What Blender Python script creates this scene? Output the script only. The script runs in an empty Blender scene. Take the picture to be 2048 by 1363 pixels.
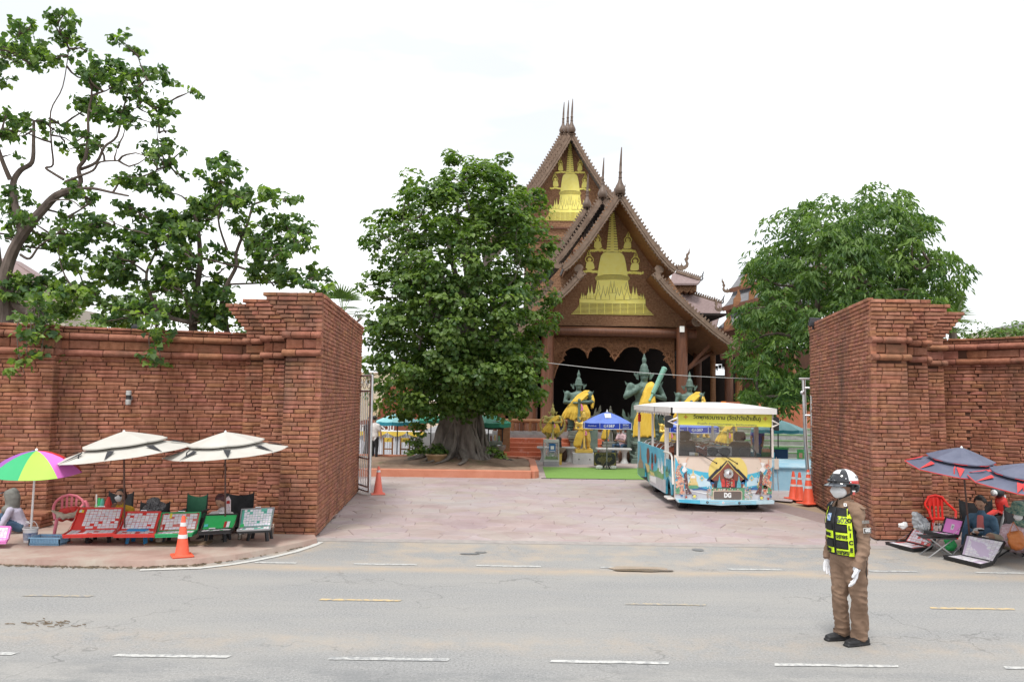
import bpy, bmesh, math, random
import numpy as np
from mathutils import Vector, Matrix, Euler, noise
random.seed(7); np.random.seed(7)
R = math.radians; PI = math.pi
sc = bpy.context.scene
COL = sc.collection
FPX, W0, H0 = 1650.0,2048.0,1363.0
PITCH = math.atan(115.5/FPX); ROLL = R(0.8); CAMZ = 2.4
_F = Vector((0, math.cos(PITCH), math.sin(PITCH)))
_U0 = Vector((0,-math.sin(PITCH), math.cos(PITCH))); _R0 = Vector((1,0,0))
_U = _U0*math.cos(ROLL) - _R0*math.sin(ROLL)
_Rt = _R0*math.cos(ROLL) + _U0*math.sin(ROLL)
cam = bpy.data.cameras.new('camera'); camo = bpy.data.objects.new('camera', cam); COL.objects.link(camo)
cam.sensor_width = 36; cam.lens = 36*FPX/W0; cam.clip_end = 2000; cam.clip_start = 0.1
m = Matrix((( _Rt.x, _U.x, -_F.x, 0),(_Rt.y, _U.y, -_F.y, 0),(_Rt.z, _U.z, -_F.z, CAMZ),(0,0,0,1)))
camo.matrix_world = m
sc.camera = camo
def ray(px, py):
    u = (px-W0/2)/FPX; v = (H0/2-py)/FPX
    return _F + _Rt*u + _U*v
def P(px, py, Y):
    d = ray(px, py); return Vector((0,0, CAMZ)) + d*(Y/d.y)
def G(px, py, z=0.0):
    d = ray(px, py); return Vector((0,0, CAMZ)) + d*((z-CAMZ)/d.z)
world = bpy.data.worlds.new('World'); sc.world = world; world.use_nodes = True
wn = world.node_tree; wn.nodes.clear()
SUN_EL, SUN_AZ = 62,200     # high sun behind thin cloud, a little behind the camera's left
def wN(t): return wn.nodes.new(t)
out = wN('ShaderNodeOutputWorld'); bg = wN('ShaderNodeBackground'); sky = wN('ShaderNodeTexSky')
sky.sky_type = 'NISHITA'; sky.sun_disc = False; sky.sun_elevation = R(SUN_EL); sky.sun_rotation = R(SUN_AZ)
sky.air_density = 1.0; sky.dust_density = 3.0; sky.ozone_density = 1.0
bg.inputs[1].default_value = 0.12
tc = wN('ShaderNodeTexCoord'); mp = wN('ShaderNodeMapping'); mp.inputs['Scale'].default_value = (1.2,1.2,4.0)
nz = wN('ShaderNodeTexNoise'); nz.inputs['Scale'].default_value = 1.6; nz.inputs['Detail'].default_value = 6
rp = wN('ShaderNodeValToRGB'); rp.color_ramp.elements[0].position = 0.25; rp.color_ramp.elements[1].position = 0.75
rp.color_ramp.elements[0].color = (0.85,0.85,0.85,1); rp.color_ramp.elements[1].color = (1,1,1,1)
mx = wN('ShaderNodeMix'); mx.data_type = 'RGBA'
CLOUD = (9.3,9.45,9.6,1)
cr = wN('ShaderNodeValToRGB'); cr.color_ramp.elements[0].position = .34; cr.color_ramp.elements[1].position = .68; cr.color_ramp.elements[0].color = (5.6,5.8,6.0,1); cr.color_ramp.elements[1].color = (9.6,9.7,9.8,1)
nz2 = wN('ShaderNodeTexNoise'); nz2.inputs['Scale'].default_value = 2.3; nz2.inputs['Detail'].default_value = 5; nz2.inputs['Roughness'].default_value = .5; wn.links.new(mp.outputs[0], nz2.inputs[0]) if False else None
wn.links.new(tc.outputs['Generated'], mp.inputs[0]); wn.links.new(mp.outputs[0], nz.inputs[0]); wn.links.new(nz.outputs[0], rp.inputs[0])
wn.links.new(mp.outputs[0], nz2.inputs[0]); wn.links.new(nz2.outputs[0], cr.inputs[0]); wn.links.new(cr.outputs[0], mx.inputs[7]); wn.links.new(rp.outputs[0], mx.inputs[0]); wn.links.new(sky.outputs[0], mx.inputs[6]); wn.links.new(mx.outputs[2], bg.inputs[0]); wn.links.new(bg.outputs[0], out.inputs[0])
sl = bpy.data.lights.new('sun', 'SUN'); sl.energy = 1.8; sl.angle = R(13); sl.color = (1.0,0.96,0.9)
so = bpy.data.objects.new('sun', sl); COL.objects.link(so)
az = R(SUN_AZ); el = R(SUN_EL)
sd = Vector((math.sin(az)*math.cos(el), math.cos(az)*math.cos(el), math.sin(el)))
so.rotation_euler = sd.to_track_quat('Z', 'Y').to_euler(); so.location = (0,0,40)
sc.view_settings.view_transform = 'Standard'; sc.view_settings.look = 'None'; sc.view_settings.gamma = 1
sc.view_settings.exposure = 0.60
try: sc.view_settings.use_curve_mapping = False
except Exception: pass
MATS = {}
def srgb(r, g, b):
    f = lambda c: (c/255/12.92) if c <= 10 else (((c/255)+0.055)/1.055)**2.4
    return (f(r), f(g), f(b))
def mat(name, c1, c2=None, scale=3.0, rough=0.7, metal=0.0, bump=0.0, bscale=40.0, detail=5, spec=0.4, c3=None, c3scale=0.6, c3lo=0.5, c3hi=0.65,
        stretch=(1,1,1), trans=0.0, alpha=1.0, emit=None, tint=0.0, obj=False, sheen=0.0, bdist=0.01, coat=0.0):
    if name in MATS: return MATS[name]
    m = bpy.data.materials.new(name); m.use_nodes = True; MATS[name] = m
    nt = m.node_tree; b = nt.nodes['Principled BSDF']; L = nt.links.new
    b.inputs['Roughness'].default_value = rough; b.inputs['Metallic'].default_value = metal
    b.inputs['Specular IOR Level'].default_value = spec
    b.inputs['Base Color'].default_value = (*c1,1)
    if coat: b.inputs['Coat Weight'].default_value = coat
    if trans: b.inputs['Transmission Weight'].default_value = trans
    if alpha < 1: b.inputs['Alpha'].default_value = alpha
    m.diffuse_color = (*c1,1)
    if c2 is None and not bump and not tint and c3 is None: return m
    g = nt.nodes.new('ShaderNodeNewGeometry'); t = nt.nodes.new('ShaderNodeTexCoord')
    mp = nt.nodes.new('ShaderNodeMapping'); mp.inputs['Scale'].default_value = stretch
    L(t.outputs['Object'] if obj else g.outputs['Position'], mp.inputs[0])
    src = mp.outputs[0]
    cur = None
    if c2 is not None:
        n = nt.nodes.new('ShaderNodeTexNoise'); n.inputs['Scale'].default_value = scale; n.inputs['Detail'].default_value = detail; n.inputs['Roughness'].default_value = 0.65
        L(src, n.inputs[0])
        r = nt.nodes.new('ShaderNodeValToRGB'); r.color_ramp.elements[0].position = 0.32; r.color_ramp.elements[1].position = 0.68
        r.color_ramp.elements[0].color = (*c1,1); r.color_ramp.elements[1].color = (*c2,1)
        L(n.outputs[0], r.inputs[0]); cur = r.outputs[0]
    if c3 is not None:
        n = nt.nodes.new('ShaderNodeTexNoise'); n.inputs['Scale'].default_value = c3scale; n.inputs['Detail'].default_value = 8; n.inputs['Roughness'].default_value = 0.7
        L(src, n.inputs[0])
        r = nt.nodes.new('ShaderNodeMapRange'); r.inputs[1].default_value = c3lo; r.inputs[2].default_value = c3hi
        L(n.outputs[0], r.inputs[0])
        x = nt.nodes.new('ShaderNodeMix'); x.data_type = 'RGBA'; L(r.outputs[0], x.inputs[0])
        if cur: L(cur, x.inputs[6])
        else: x.inputs[6].default_value = (*c1,1)
        x.inputs[7].default_value = (*c3,1); cur = x.outputs[2]
    if tint:
        a = nt.nodes.new('ShaderNodeAttribute'); a.attribute_name = 'tint'
        hs = nt.nodes.new('ShaderNodeMix'); hs.data_type = 'RGBA'; hs.blend_type = 'MULTIPLY'; hs.inputs[0].default_value = tint
        if cur: L(cur, hs.inputs[6])
        else: hs.inputs[6].default_value = (*c1,1)
        L(a.outputs['Color'], hs.inputs[7]); cur = hs.outputs[2]
    if cur: L(cur, b.inputs['Base Color'])
    if tint: m['uses_tint'] = 1
    if bump:
        n = nt.nodes.new('ShaderNodeTexNoise'); n.inputs['Scale'].default_value = bscale; n.inputs['Detail'].default_value = 6; n.inputs['Roughness'].default_value = 0.7
        L(src, n.inputs[0])
        bp = nt.nodes.new('ShaderNodeBump'); bp.inputs['Strength'].default_value = bump; bp.inputs['Distance'].default_value = bdist
        L(n.outputs[0], bp.inputs['Height']); L(bp.outputs[0], b.inputs['Normal'])
    return m
class MB:
    def __init__(s): s.v = []; s.f = []; s.mi = []; s.t = []; s.cm = 0; s.ct = None
    def add(s, vs, fs, mi=None, tint=None):
        o = len(s.v); s.v.extend([tuple(v) for v in vs]); s.f.extend([tuple(i+o for i in f) for f in fs])
        s.mi.extend([s.cm if mi is None else mi]*len(fs))
        s.t.extend([(tint if tint is not None else (1,1,1))]*len(vs)); return s
    def box(s, c, d, rot=None, bev=0.0, **k):
        c = Vector(c); hx, hy, hz = d[0]/2, d[1]/2, d[2]/2
        M = rot if isinstance(rot, Matrix) else (Euler(rot).to_matrix() if rot is not None else None)
        if bev <= 0:
            vs = [Vector((x*hx, y*hy, z*hz)) for z in (-1,1) for y in (-1,1) for x in (-1,1)]
            fs = [(0,2,3,1),(4,5,7,6),(0,1,5,4),(2,6,7,3),(0,4,6,2),(1,3,7,5)]
        else:
            b = min(bev, hx*.9, hy*.9, hz*.9); vs = []; idx = {}
            for X in (-1,1):
                for Y in (-1,1):
                    for Z in (-1,1):
                        for a in range(3):
                            q = [X*(hx-b), Y*(hy-b), Z*(hz-b)]; q[a] = (X*hx, Y*hy, Z*hz)[a]
                            idx[(X, Y, Z, a)] = len(vs); vs.append(Vector(q))
            fs = []
            for a in range(3):
                o1, o2 = [i for i in range(3) if i != a]
                for S in (-1,1):
                    loop = []
                    for (p, q) in ((-1,-1),(1,-1),(1,1),(-1,1)):
                        k3 = [0,0,0]; k3[a] = S; k3[o1] = p; k3[o2] = q; loop.append(idx[(*k3, a)])
                    fs.append(tuple(loop))
                for p in (-1,1):
                    for q in (-1,1):
                        l = []
                        for S, order in ((-1,(o1, o2)),(1,(o2, o1))):
                            k3 = [0,0,0]; k3[a] = S; k3[o1] = p; k3[o2] = q
                            l += [idx[(*k3, order[0])], idx[(*k3, order[1])]]
                        fs.append(tuple(l))
            for X in (-1,1):
                for Y in (-1,1):
                    for Z in (-1,1): fs.append(tuple(idx[(X, Y, Z, a)] for a in range(3)))
            ff = []
            for f in fs:
                ctr = sum((vs[i] for i in f), Vector())/len(f)
                n = (vs[f[1]]-vs[f[0]]).cross(vs[f[2]]-vs[f[0]])
                ff.append(f if n.dot(ctr) > 0 else tuple(reversed(f)))
            fs = ff
        if M is not None: vs = [M @ v for v in vs]
        return s.add([v+c for v in vs], fs, **k)
    def bar(s, a, b, w, h=None, bev=0.0, **k):
        a = Vector(a); b = Vector(b); d = b-a; L = d.length
        if L < 1e-6: return s
        q = d.to_track_quat('Y', 'Z').to_matrix()
        return s.box((a+b)/2,(w, L, h or w), rot=q, bev=bev, **k)
    def tube(s, pts, r, n=8, caps=True, ell=None, ref=None, **k):
        pts = [Vector(p) for p in pts]; N = len(pts)
        if not hasattr(r, '__len__'): r = [r]*N
        vs = []; up = Vector(ref) if ref is not None else None
        prev = None
        for i, p in enumerate(pts):
            t = (pts[min(i+1, N-1)]-pts[max(i-1,0)]).normalized()
            if up is not None:
                u = (up - t*up.dot(t))
                u = u.normalized() if u.length > 1e-4 else (prev or t.orthogonal().normalized())
            elif prev is None: u = t.orthogonal().normalized()
            else:
                u = prev - t*prev.dot(t); u = u.normalized() if u.length > 1e-5 else t.orthogonal().normalized()
            prev = u; w = t.cross(u)
            ra = r[i]; rb = ra
            if hasattr(ra, '__len__'): ra, rb = ra
            if ell: rb = ra*ell
            for j in range(n):
                a = 2*PI*j/n; vs.append(p + u*(math.cos(a)*ra) + w*(math.sin(a)*rb))
        fs = [(i*n+j, i*n+(j+1) % n, (i+1)*n+(j+1) % n, (i+1)*n+j) for i in range(N-1) for j in range(n)]
        if caps: fs += [tuple(reversed(range(n))), tuple((N-1)*n+j for j in range(n))]
        return s.add(vs, fs, **k)
    def lathe(s, prof, c=(0,0,0), n=16, M=None, sx=1, sy=1, **k):
        c = Vector(c); vs = []; N = len(prof)
        for (r, z) in prof:
            for j in range(n):
                a = 2*PI*j/n; v = Vector((math.cos(a)*r*sx, math.sin(a)*r*sy, z)); vs.append((M @ v if M is not None else v)+c)
        fs = [(i*n+j, i*n+(j+1) % n, (i+1)*n+(j+1) % n, (i+1)*n+j) for i in range(N-1) for j in range(n)]
        if prof[0][0] > 1e-4: fs.append(tuple(reversed(range(n))))
        if prof[-1][0] > 1e-4: fs.append(tuple((N-1)*n+j for j in range(n)))
        return s.add(vs, fs, **k)
    def ball(s, c, r, n=10, m=7, M=None, **k):
        if not hasattr(r, '__len__'): r = (r, r, r)
        c = Vector(c); vs = [Vector((0,0,-r[2]))]; fs = []
        for i in range(1, m):
            a = -PI/2+PI*i/m
            for j in range(n):
                b = 2*PI*j/n; vs.append(Vector((r[0]*math.cos(a)*math.cos(b), r[1]*math.cos(a)*math.sin(b), r[2]*math.sin(a))))
        vs.append(Vector((0,0, r[2])))
        for j in range(n): fs.append((0,1+(j+1) % n, 1+j))
        for i in range(m-2):
            for j in range(n): fs.append((1+i*n+j, 1+i*n+(j+1) % n, 1+(i+1)*n+(j+1) % n, 1+(i+1)*n+j))
        e = len(vs)-1
        for j in range(n): fs.append((e, 1+(m-2)*n+j, 1+(m-2)*n+(j+1) % n))
        if M is not None: vs = [M @ v for v in vs]
        return s.add([v+c for v in vs], fs, **k)
    def prism(s, poly, dv, **k):
        """closed polygon (3D points) pushed along dv"""
        poly = [Vector(p) for p in poly]; dv = Vector(dv); n = len(poly)
        vs = poly+[p+dv for p in poly]
        fs = [tuple(range(n)), tuple(reversed(range(n, 2*n)))]+[(i, i+n, (i+1) % n+n, (i+1) % n) for i in range(n)]
        nrm = Vector()
        for i in range(n): nrm += poly[i].cross(poly[(i+1) % n])
        if nrm.dot(dv) > 0: fs = [tuple(reversed(f)) for f in fs]
        return s.add(vs, fs, **k)
    def strip(s, A, B, dv, **k):
        """ribbon between two polylines A and B, thickened along dv"""
        n = len(A); A = [Vector(p) for p in A]; B = [Vector(p) for p in B]; dv = Vector(dv)
        vs = A+B+[p+dv for p in A]+[p+dv for p in B]; fs = []
        for i in range(n-1):
            fs += [(i, i+1, n+i+1, n+i),(2*n+i, 3*n+i, 3*n+i+1,2*n+i+1),(i, 2*n+i, 2*n+i+1, i+1),(n+i, n+i+1,3*n+i+1,3*n+i)]
        fs += [(0, n, 3*n, 2*n),(n-1,3*n-1,4*n-1,2*n-1)]
        return s.add(vs, fs, **k)
    def quad(s, a, b, c, d, **k): return s.add([a, b, c, d], [(0,1,2,3)], **k)
    def mesh(s, name, mats, smooth=35):
        me = bpy.data.meshes.new(name); me.from_pydata([tuple(v) for v in s.v], [], s.f)
        ms = mats if isinstance(mats, (list, tuple)) else [mats]
        for m_ in ms: me.materials.append(m_)
        if len(ms) > 1: me.polygons.foreach_set('material_index', s.mi)
        if any(m_.get('uses_tint') for m_ in ms):
            a = me.color_attributes.new('tint', 'FLOAT_COLOR', 'POINT')
            a.data.foreach_set('color', np.array([(*t, 1) for t in s.t], dtype=np.float32).ravel())
        if smooth:
            me.polygons.foreach_set('use_smooth', [True]*len(me.polygons))
            try: me.set_sharp_from_angle(angle=R(smooth))
            except Exception: pass
        me.update(); return me
    def build(s, name, mats, parent=None, smooth=35, world=True, label=None, kind=None, fixn=False):
        if parent is not None and world:
            o = ORG.get(parent.name, Vector())
            if o.length > 0: s.v = [(v[0]-o.x, v[1]-o.y, v[2]-o.z) for v in s.v]
        me = s.mesh(name, mats, smooth)
        if fixn:
            bm = bmesh.new(); bm.from_mesh(me); bmesh.ops.recalc_face_normals(bm, faces=bm.faces); bm.to_mesh(me); bm.free()
        ob = bpy.data.objects.new(name, me); COL.objects.link(ob)
        if parent is not None:
            ob.parent = parent; ORG[ob.name] = ORG.get(parent.name, Vector())
        if label: ob['label'] = label
        if kind: ob['kind'] = kind
        return ob
ORG = {}
SF = dict(smooth=0, fixn=True); S0 = dict(smooth=0)
def thing(name, label, cat, loc=(0,0,0), rotz=0.0, group=None):
    o = bpy.data.objects.new(name, None); COL.objects.link(o); o.empty_display_size = 0.2
    o.location = loc; o.rotation_euler = (0,0, rotz); o['label'] = label; o['category'] = cat
    if group: o['group'] = group
    ORG[o.name] = Vector(loc) if not rotz else Vector()
    return o
def tag(o, label, cat, group=None):
    o['label'] = label; o['category'] = cat
    if group: o['group'] = group
    return o
def struct(o): o['kind'] = 'structure'; return o
def copy_thing(root, loc, rotz=0.0, label=None, scale=None):
    r = root.copy(); COL.objects.link(r); r.location = loc; r.rotation_euler = (0,0, rotz)
    if scale: r.scale = (scale,)*3
    if label: r['label'] = label
    for ch in list(root.children):
        c = ch.copy(); COL.objects.link(c); c.parent = r
        for g in list(ch.children):
            d = g.copy(); COL.objects.link(d); d.parent = c
    return r
def text(s_, size, loc, rot, material, parent, name='lettering', ext=0.002, align='CENTER', world=True, sx=1.0, width=None, bold=0.0):
    cu = bpy.data.curves.new(name, 'FONT'); cu.body = s_; cu.size = size; cu.extrude = ext; cu.align_x = align; cu.align_y = 'CENTER'; cu.resolution_u = 3; cu.offset = bold
    tmp = bpy.data.objects.new('tmp_text', cu); COL.objects.link(tmp)
    dg = bpy.context.evaluated_depsgraph_get(); me = bpy.data.meshes.new_from_object(tmp.evaluated_get(dg))
    bpy.data.objects.remove(tmp); bpy.data.curves.remove(cu)
    me.name = name; me.materials.clear(); me.materials.append(material)
    if width and len(me.vertices):
        xs = [v.co.x for v in me.vertices]; w = max(xs)-min(xs); sx = width/w if w > 0 else 1
    Mx = Matrix.Translation(Vector(loc) - (ORG.get(parent.name, Vector()) if (parent and world) else Vector())) @ Euler(rot).to_matrix().to_4x4() @ Matrix.Diagonal((sx, 1,1,1))
    me.transform(Mx)
    o = bpy.data.objects.new(name, me); COL.objects.link(o)
    if parent: o.parent = parent; ORG[o.name] = ORG.get(parent.name, Vector())
    return o
def lerp(a, b, t): return a+(b-a)*t
def blob_mesh(name, prims, voxel, mats, parent, world=True, smooth_it=4, disp=0.0, label=None):
    mb=MB(); samples = []
    for p in prims:
        pts = [Vector(q) for q in p['pts']]; rr = p['r']
        if not hasattr(rr, '__len__'): rr = [rr]*len(pts)
        rr = [x if hasattr(x, '__len__') else (x, x) for x in rr]
        if len(pts) == 1:
            mb.ball(pts[0], p['r3'], 14,10, M=p.get('M'));
            samples.append((pts[0], max(p['r3']), p['m'])); continue
        d0 = (pts[0]-pts[1]).normalized(); d1 = (pts[-1]-pts[-2]).normalized(); f = p.get('cap', 0.6)
        P2 = [pts[0]+d0*min(rr[0])*f, pts[0]+d0*min(rr[0])*f*0.75]+pts+[pts[-1]+d1*min(rr[-1])*f*0.75, pts[-1]+d1*min(rr[-1])*f]
        R2 = [(rr[0][0]*.3, rr[0][1]*.3),(rr[0][0]*.72, rr[0][1]*.72)]+rr+[(rr[-1][0]*.72, rr[-1][1]*.72),(rr[-1][0]*.3, rr[-1][1]*.3)]
        mb.tube(P2, R2,14, ref=p.get('ref'))
        for i in range(len(pts)-1):
            for t in (0,.25,.5,.75,1): samples.append((pts[i].lerp(pts[i+1], t), lerp(max(rr[i]), max(rr[i+1]), t), p['m']))
    me = mb.mesh(name+'_src', mats[0], 0); ob = bpy.data.objects.new('tmp_fig', me); COL.objects.link(ob)
    md = ob.modifiers.new('r', 'REMESH'); md.mode = 'VOXEL'; md.voxel_size = voxel
    ms = ob.modifiers.new('s', 'SMOOTH'); ms.factor = 0.5; ms.iterations = smooth_it
    dg = bpy.context.evaluated_depsgraph_get(); res = bpy.data.meshes.new_from_object(ob.evaluated_get(dg))
    bpy.data.objects.remove(ob); bpy.data.meshes.remove(me)
    res.name = name; res.materials.clear()
    for m_ in mats: res.materials.append(m_)
    nv = len(res.vertices); co = np.empty(nv*3, np.float32); res.vertices.foreach_get('co', co); co = co.reshape(-1,3)
    if disp:
        no = np.empty(nv*3, np.float32); res.vertices.foreach_get('normal', no); no = no.reshape(-1,3)
        for i in range(nv):
            c = co[i]; co[i] += no[i]*disp*(noise.noise(Vector((c[0]*9, c[1]*9, c[2]*6+c[0]*7)))+.7*(.35-abs(noise.noise(Vector((c[0]*11+c[2]*8, c[1]*11, c[2]*17))))*1.6))
        res.vertices.foreach_set('co', co.ravel())
    if len(mats) > 1:
        S = np.array([s_[0][:] for s_ in samples]); SR = np.array([s_[1] for s_ in samples]); SM = np.array([s_[2] for s_ in samples])
        nf = len(res.polygons); ce = np.empty(nf*3, np.float32); res.polygons.foreach_get('center', ce); ce = ce.reshape(-1,3)
        mi = np.empty(nf, np.int32)
        for k in range(0, nf, 4000):
            d = np.linalg.norm(ce[k:k+4000, None, :]-S[None], axis=2)-SR[None]
            mi[k:k+4000] = SM[np.argmin(d, axis=1)]
        res.polygons.foreach_set('material_index', mi)
    res.polygons.foreach_set('use_smooth', [True]*len(res.polygons))
    if parent is not None and world:
        o = ORG.get(parent.name, Vector()); res.transform(Matrix.Translation(-o))
    res.update()
    fo = bpy.data.objects.new(name, res); COL.objects.link(fo)
    if parent is not None: fo.parent = parent; ORG[fo.name] = ORG.get(parent.name, Vector())
    if label: fo['label'] = label
    return fo
# ================================================================== GROUND
def asphalt_mat(name, dust=0.0):
    m = bpy.data.materials.new(name); m.use_nodes = True; nt = m.node_tree; b = nt.nodes['Principled BSDF']; L = nt.links.new
    g = nt.nodes.new('ShaderNodeNewGeometry')
    def nz(scale, det=6, rough=.6, st=None):
        n = nt.nodes.new('ShaderNodeTexNoise'); n.inputs['Scale'].default_value = scale; n.inputs['Detail'].default_value = det; n.inputs['Roughness'].default_value = rough
        if st:
            mp = nt.nodes.new('ShaderNodeMapping'); mp.inputs['Scale'].default_value = st; L(g.outputs['Position'], mp.inputs[0]); L(mp.outputs[0], n.inputs[0])
        else: L(g.outputs['Position'], n.inputs[0])
        return n.outputs[0]
    def mr(src, a, c, d0=0., d1=1.):
        r = nt.nodes.new('ShaderNodeMapRange'); L(src, r.inputs[0]); r.inputs[1].default_value = a; r.inputs[2].default_value = c; r.inputs[3].default_value = d0; r.inputs[4].default_value = d1; return r.outputs[0]
    def mix(f, a, c, mode='MIX'):
        x = nt.nodes.new('ShaderNodeMix'); x.data_type = 'RGBA'; x.blend_type = mode
        if isinstance(f, float): x.inputs[0].default_value = f
        else: L(f, x.inputs[0])
        for i, q in ((6, a),(7, c)):
            if isinstance(q, tuple): x.inputs[i].default_value = (*q, 1)
            else: L(q, x.inputs[i])
        return x.outputs[2]
    def math_(op, a, c):
        x = nt.nodes.new('ShaderNodeMath'); x.operation = op
        for i, q in ((0, a),(1, c)):
            if isinstance(q, (int, float)): x.inputs[i].default_value = q
            else: L(q, x.inputs[i])
        return x.outputs[0]
    c = mix(mr(nz(38,5,.75),.34,.66),(.19,.19,.19),(.33,.33,.325))
    c = mix(mr(nz(60,2),.60,.72), c, (.44,.44,.43))
    c = mix(mr(nz(47,2),.62,.72), c, (.08,.08,.085))
    c = mix(mr(nz(0.7,6,.6,(.5,1.6,1)),.38,.66,0,.5), c, (.34,.325,.30))
    c = mix(mr(nz(2.2,9,.8,(.12,2.2,1)),.55,.75,0,.3), c, (.19,.19,.19))
    sx = nt.nodes.new('ShaderNodeSeparateXYZ'); L(g.outputs['Position'], sx.inputs[0]); y = sx.outputs[1]
    near = mr(y, 8.0,7.2,0,1)
    dk = math_('MULTIPLY', near, mr(nz(1.7,9,.75,(.6,1.5,1)),.45,.62))
    c = mix(math_('MULTIPLY', dk, .55), c, (.13,.14,.15))
    vo = nt.nodes.new('ShaderNodeTexVoronoi'); vo.feature = 'DISTANCE_TO_EDGE'; vo.inputs['Scale'].default_value = .42; wv = nt.nodes.new('ShaderNodeVectorMath'); wv.operation = 'ADD'; nn = nt.nodes.new('ShaderNodeTexNoise'); nn.inputs['Scale'].default_value = 2.5; nn.inputs['Detail'].default_value = 8; L(g.outputs['Position'], nn.inputs[0]); L(g.outputs['Position'], wv.inputs[0]); L(nn.outputs['Color'], wv.inputs[1]); L(wv.outputs[0], vo.inputs[0])
    c = mix(math_('MULTIPLY', mr(vo.outputs[0], .008,.0,0,.55), mr(nz(.35,3),.50,.58)), c, (.09,.09,.09))
    def band(c0, w, wob=.25):
        yy = math_('ADD', y, math_('MULTIPLY', math_('SUBTRACT', nz(1.1,8,.7,(.6,1,1)),.5), wob*4))
        d = math_('ABSOLUTE', math_('SUBTRACT', yy, c0),0)
        return mr(d, w, 0,0,1)
    s1 = math_('MULTIPLY', band(11.75,.30,.16), mr(nz(3,7,.7),.25,.6,.25,1.0))
    c = mix(math_('MULTIPLY', s1,.8), c, (.42,.33,.24))
    s2 = math_('MULTIPLY', band(8.3,.5,.2), mr(nz(3,6,.7),.4,.7))
    c = mix(math_('MULTIPLY', s2,.5), c, (.42,.335,.25))
    s3 = math_('MULTIPLY', mr(y, 11.8,12.4,0,1), mr(nz(1.0,7,.7),.45,.62))
    c = mix(math_('MULTIPLY', s3,.55), c, (.44,.35,.26))
    L(c, b.inputs['Base Color']); b.inputs['Roughness'].default_value = .88
    bp = nt.nodes.new('ShaderNodeBump'); bp.inputs['Strength'].default_value = .5; bp.inputs['Distance'].default_value = .006; L(nz(130,4), bp.inputs['Height']); L(bp.outputs[0], b.inputs['Normal'])
    return m
M_road = asphalt_mat('asphalt')
def sheet(name, pts, z, m, parent=None, world=True):
    mb=MB(); mb.add([(p[0], p[1], z) for p in pts], [tuple(range(len(pts)))])
    return mb.build(name, m, parent, **S0)
M_dirt = mat('dirt', (.30,.22,.15),(.40,.30,.21),2.0,.95, bump=.4, bscale=20)
ground = struct(sheet('ground', [(-400,-100),(400,-100),(400,700),(-400,700)], -0.03, M_dirt))
mb = MB()
xs = [-40,-20,-12,-6,0,6,12,20,40]
for i in range(len(xs)-1): mb.quad((xs[i], -8,0),(xs[i+1], -8,0),(xs[i+1], 14.2,0),(xs[i], 14.2,0))
road = struct(mb.build('road', M_road, **S0))
def paint_mat(name, col, wear=.5, under=(.27,.275,.28)):
    return mat(name, col, tuple(c*.86 for c in col),9,.7, c3=under, c3scale=16, c3lo=wear, c3hi=wear+.16)
M_white = paint_mat('road_paint_white', (.56,.56,.54),.46)
M_whitew = paint_mat('road_paint_white_worn', (.56,.56,.54),.40)
M_yel = paint_mat('road_paint_yellow', (.64,.48,.25),.46)
M_yelw = paint_mat('road_paint_yellow_worn', (.54,.44,.28),.38)
def dash(x0, x1, Y, w, m, tilt=0.0):
    mb=MB(); n = 14; vs = [];
    for i in range(n+1):
        x = lerp(x0, x1, i/n); j = random.uniform(-.008,.008)
        vs.append((x+(w*.35 if tilt else 0), Y+w/2+j, .006))
    for i in range(n, -1,-1):
        x = lerp(x0, x1, i/n); vs.append((x, Y-w/2+random.uniform(-.008,.008),.006))
    mb.add(vs, [tuple(range(len(vs)))]); o = mb.build('lane_marking', m, road, **S0); return o
for (a, b_, m_) in ((-230,58, M_white),(253,477, M_white),(673,907, M_whitew),(1105,1337, M_white),(1543,1785, M_white),(1993,2240, M_white)):
    xa = (a-1024)/1650*7.75; xb = (b_-1024)/1650*7.75; sh = (1300-681)*math.sin(ROLL)/1650*7.75
    dash(xa-sh*0+.0, xb, 7.76,.075, m_, 1)
for (a, b_, m_) in ((72,205, M_yelw),(653,811, M_yel),(1252,1409, M_yelw),(1850,2015, M_yel)):
    dash((a-1024)/1650*9.95,(b_-1024)/1650*9.95,9.95,.075, m_, 1)
for (a, b_, m_) in ((523,606, M_white),(719,843, M_white),(960,1087, M_white),(1203,1330, M_whitew),(1455,1562, M_white),(1735,1828, M_whitew),(1943,2070, M_white)):
    dash((a-1024)/1650*12.05,(b_-1024)/1650*12.05,12.06,.085, m_)
ZP = 0.08
edge = [G(x, y-1, ZP) for x, y in ((-420,1111),(-200,1114),(0,1117),(150,1121),(285,1122),(400,1117),(470,1109),(530,1099),(590,1087),(634,1077))]
M_pave = mat('pavement', (.33,.215,.18),(.42,.30,.255),1.6,.85, bump=.25, bscale=60, c3=(.45,.40,.34), c3scale=.9, c3lo=.45, c3hi=.7)
mb=MB(); top = [(p.x, p.y, ZP) for p in edge]; n = len(top)
back = [(-3.4,14.4, ZP),(-3.4,16.6, ZP),(-16,16.6, ZP)]
mb.add(top+back, [tuple(range(n+3))])
low = [(p.x+.01, p.y-.025,-.01) for p in edge]
mb.add(top+low, [(i, n+i, n+i+1, i+1) for i in range(n-1)])
pavement = struct(mb.build('pavement', M_pave, smooth=0, fixn=False))
def ribbon(pts, w, z, m, parent, name='edge_line'):
    A = []; B = []
    for i, p in enumerate(pts):
        t = Vector(pts[min(i+1, len(pts)-1)])-Vector(pts[max(i-1,0)]); t.z = 0; t.normalize(); nn = Vector((-t.y, t.x, 0))
        A.append((p[0]+nn.x*w/2, p[1]+nn.y*w/2, z)); B.append((p[0]-nn.x*w/2, p[1]-nn.y*w/2, z))
    mb=MB(); k = len(A); mb.add(A+B, [(i, k+i, k+i+1, i+1) for i in range(k-1)])
    return mb.build(name, m, parent, **S0)
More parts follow.
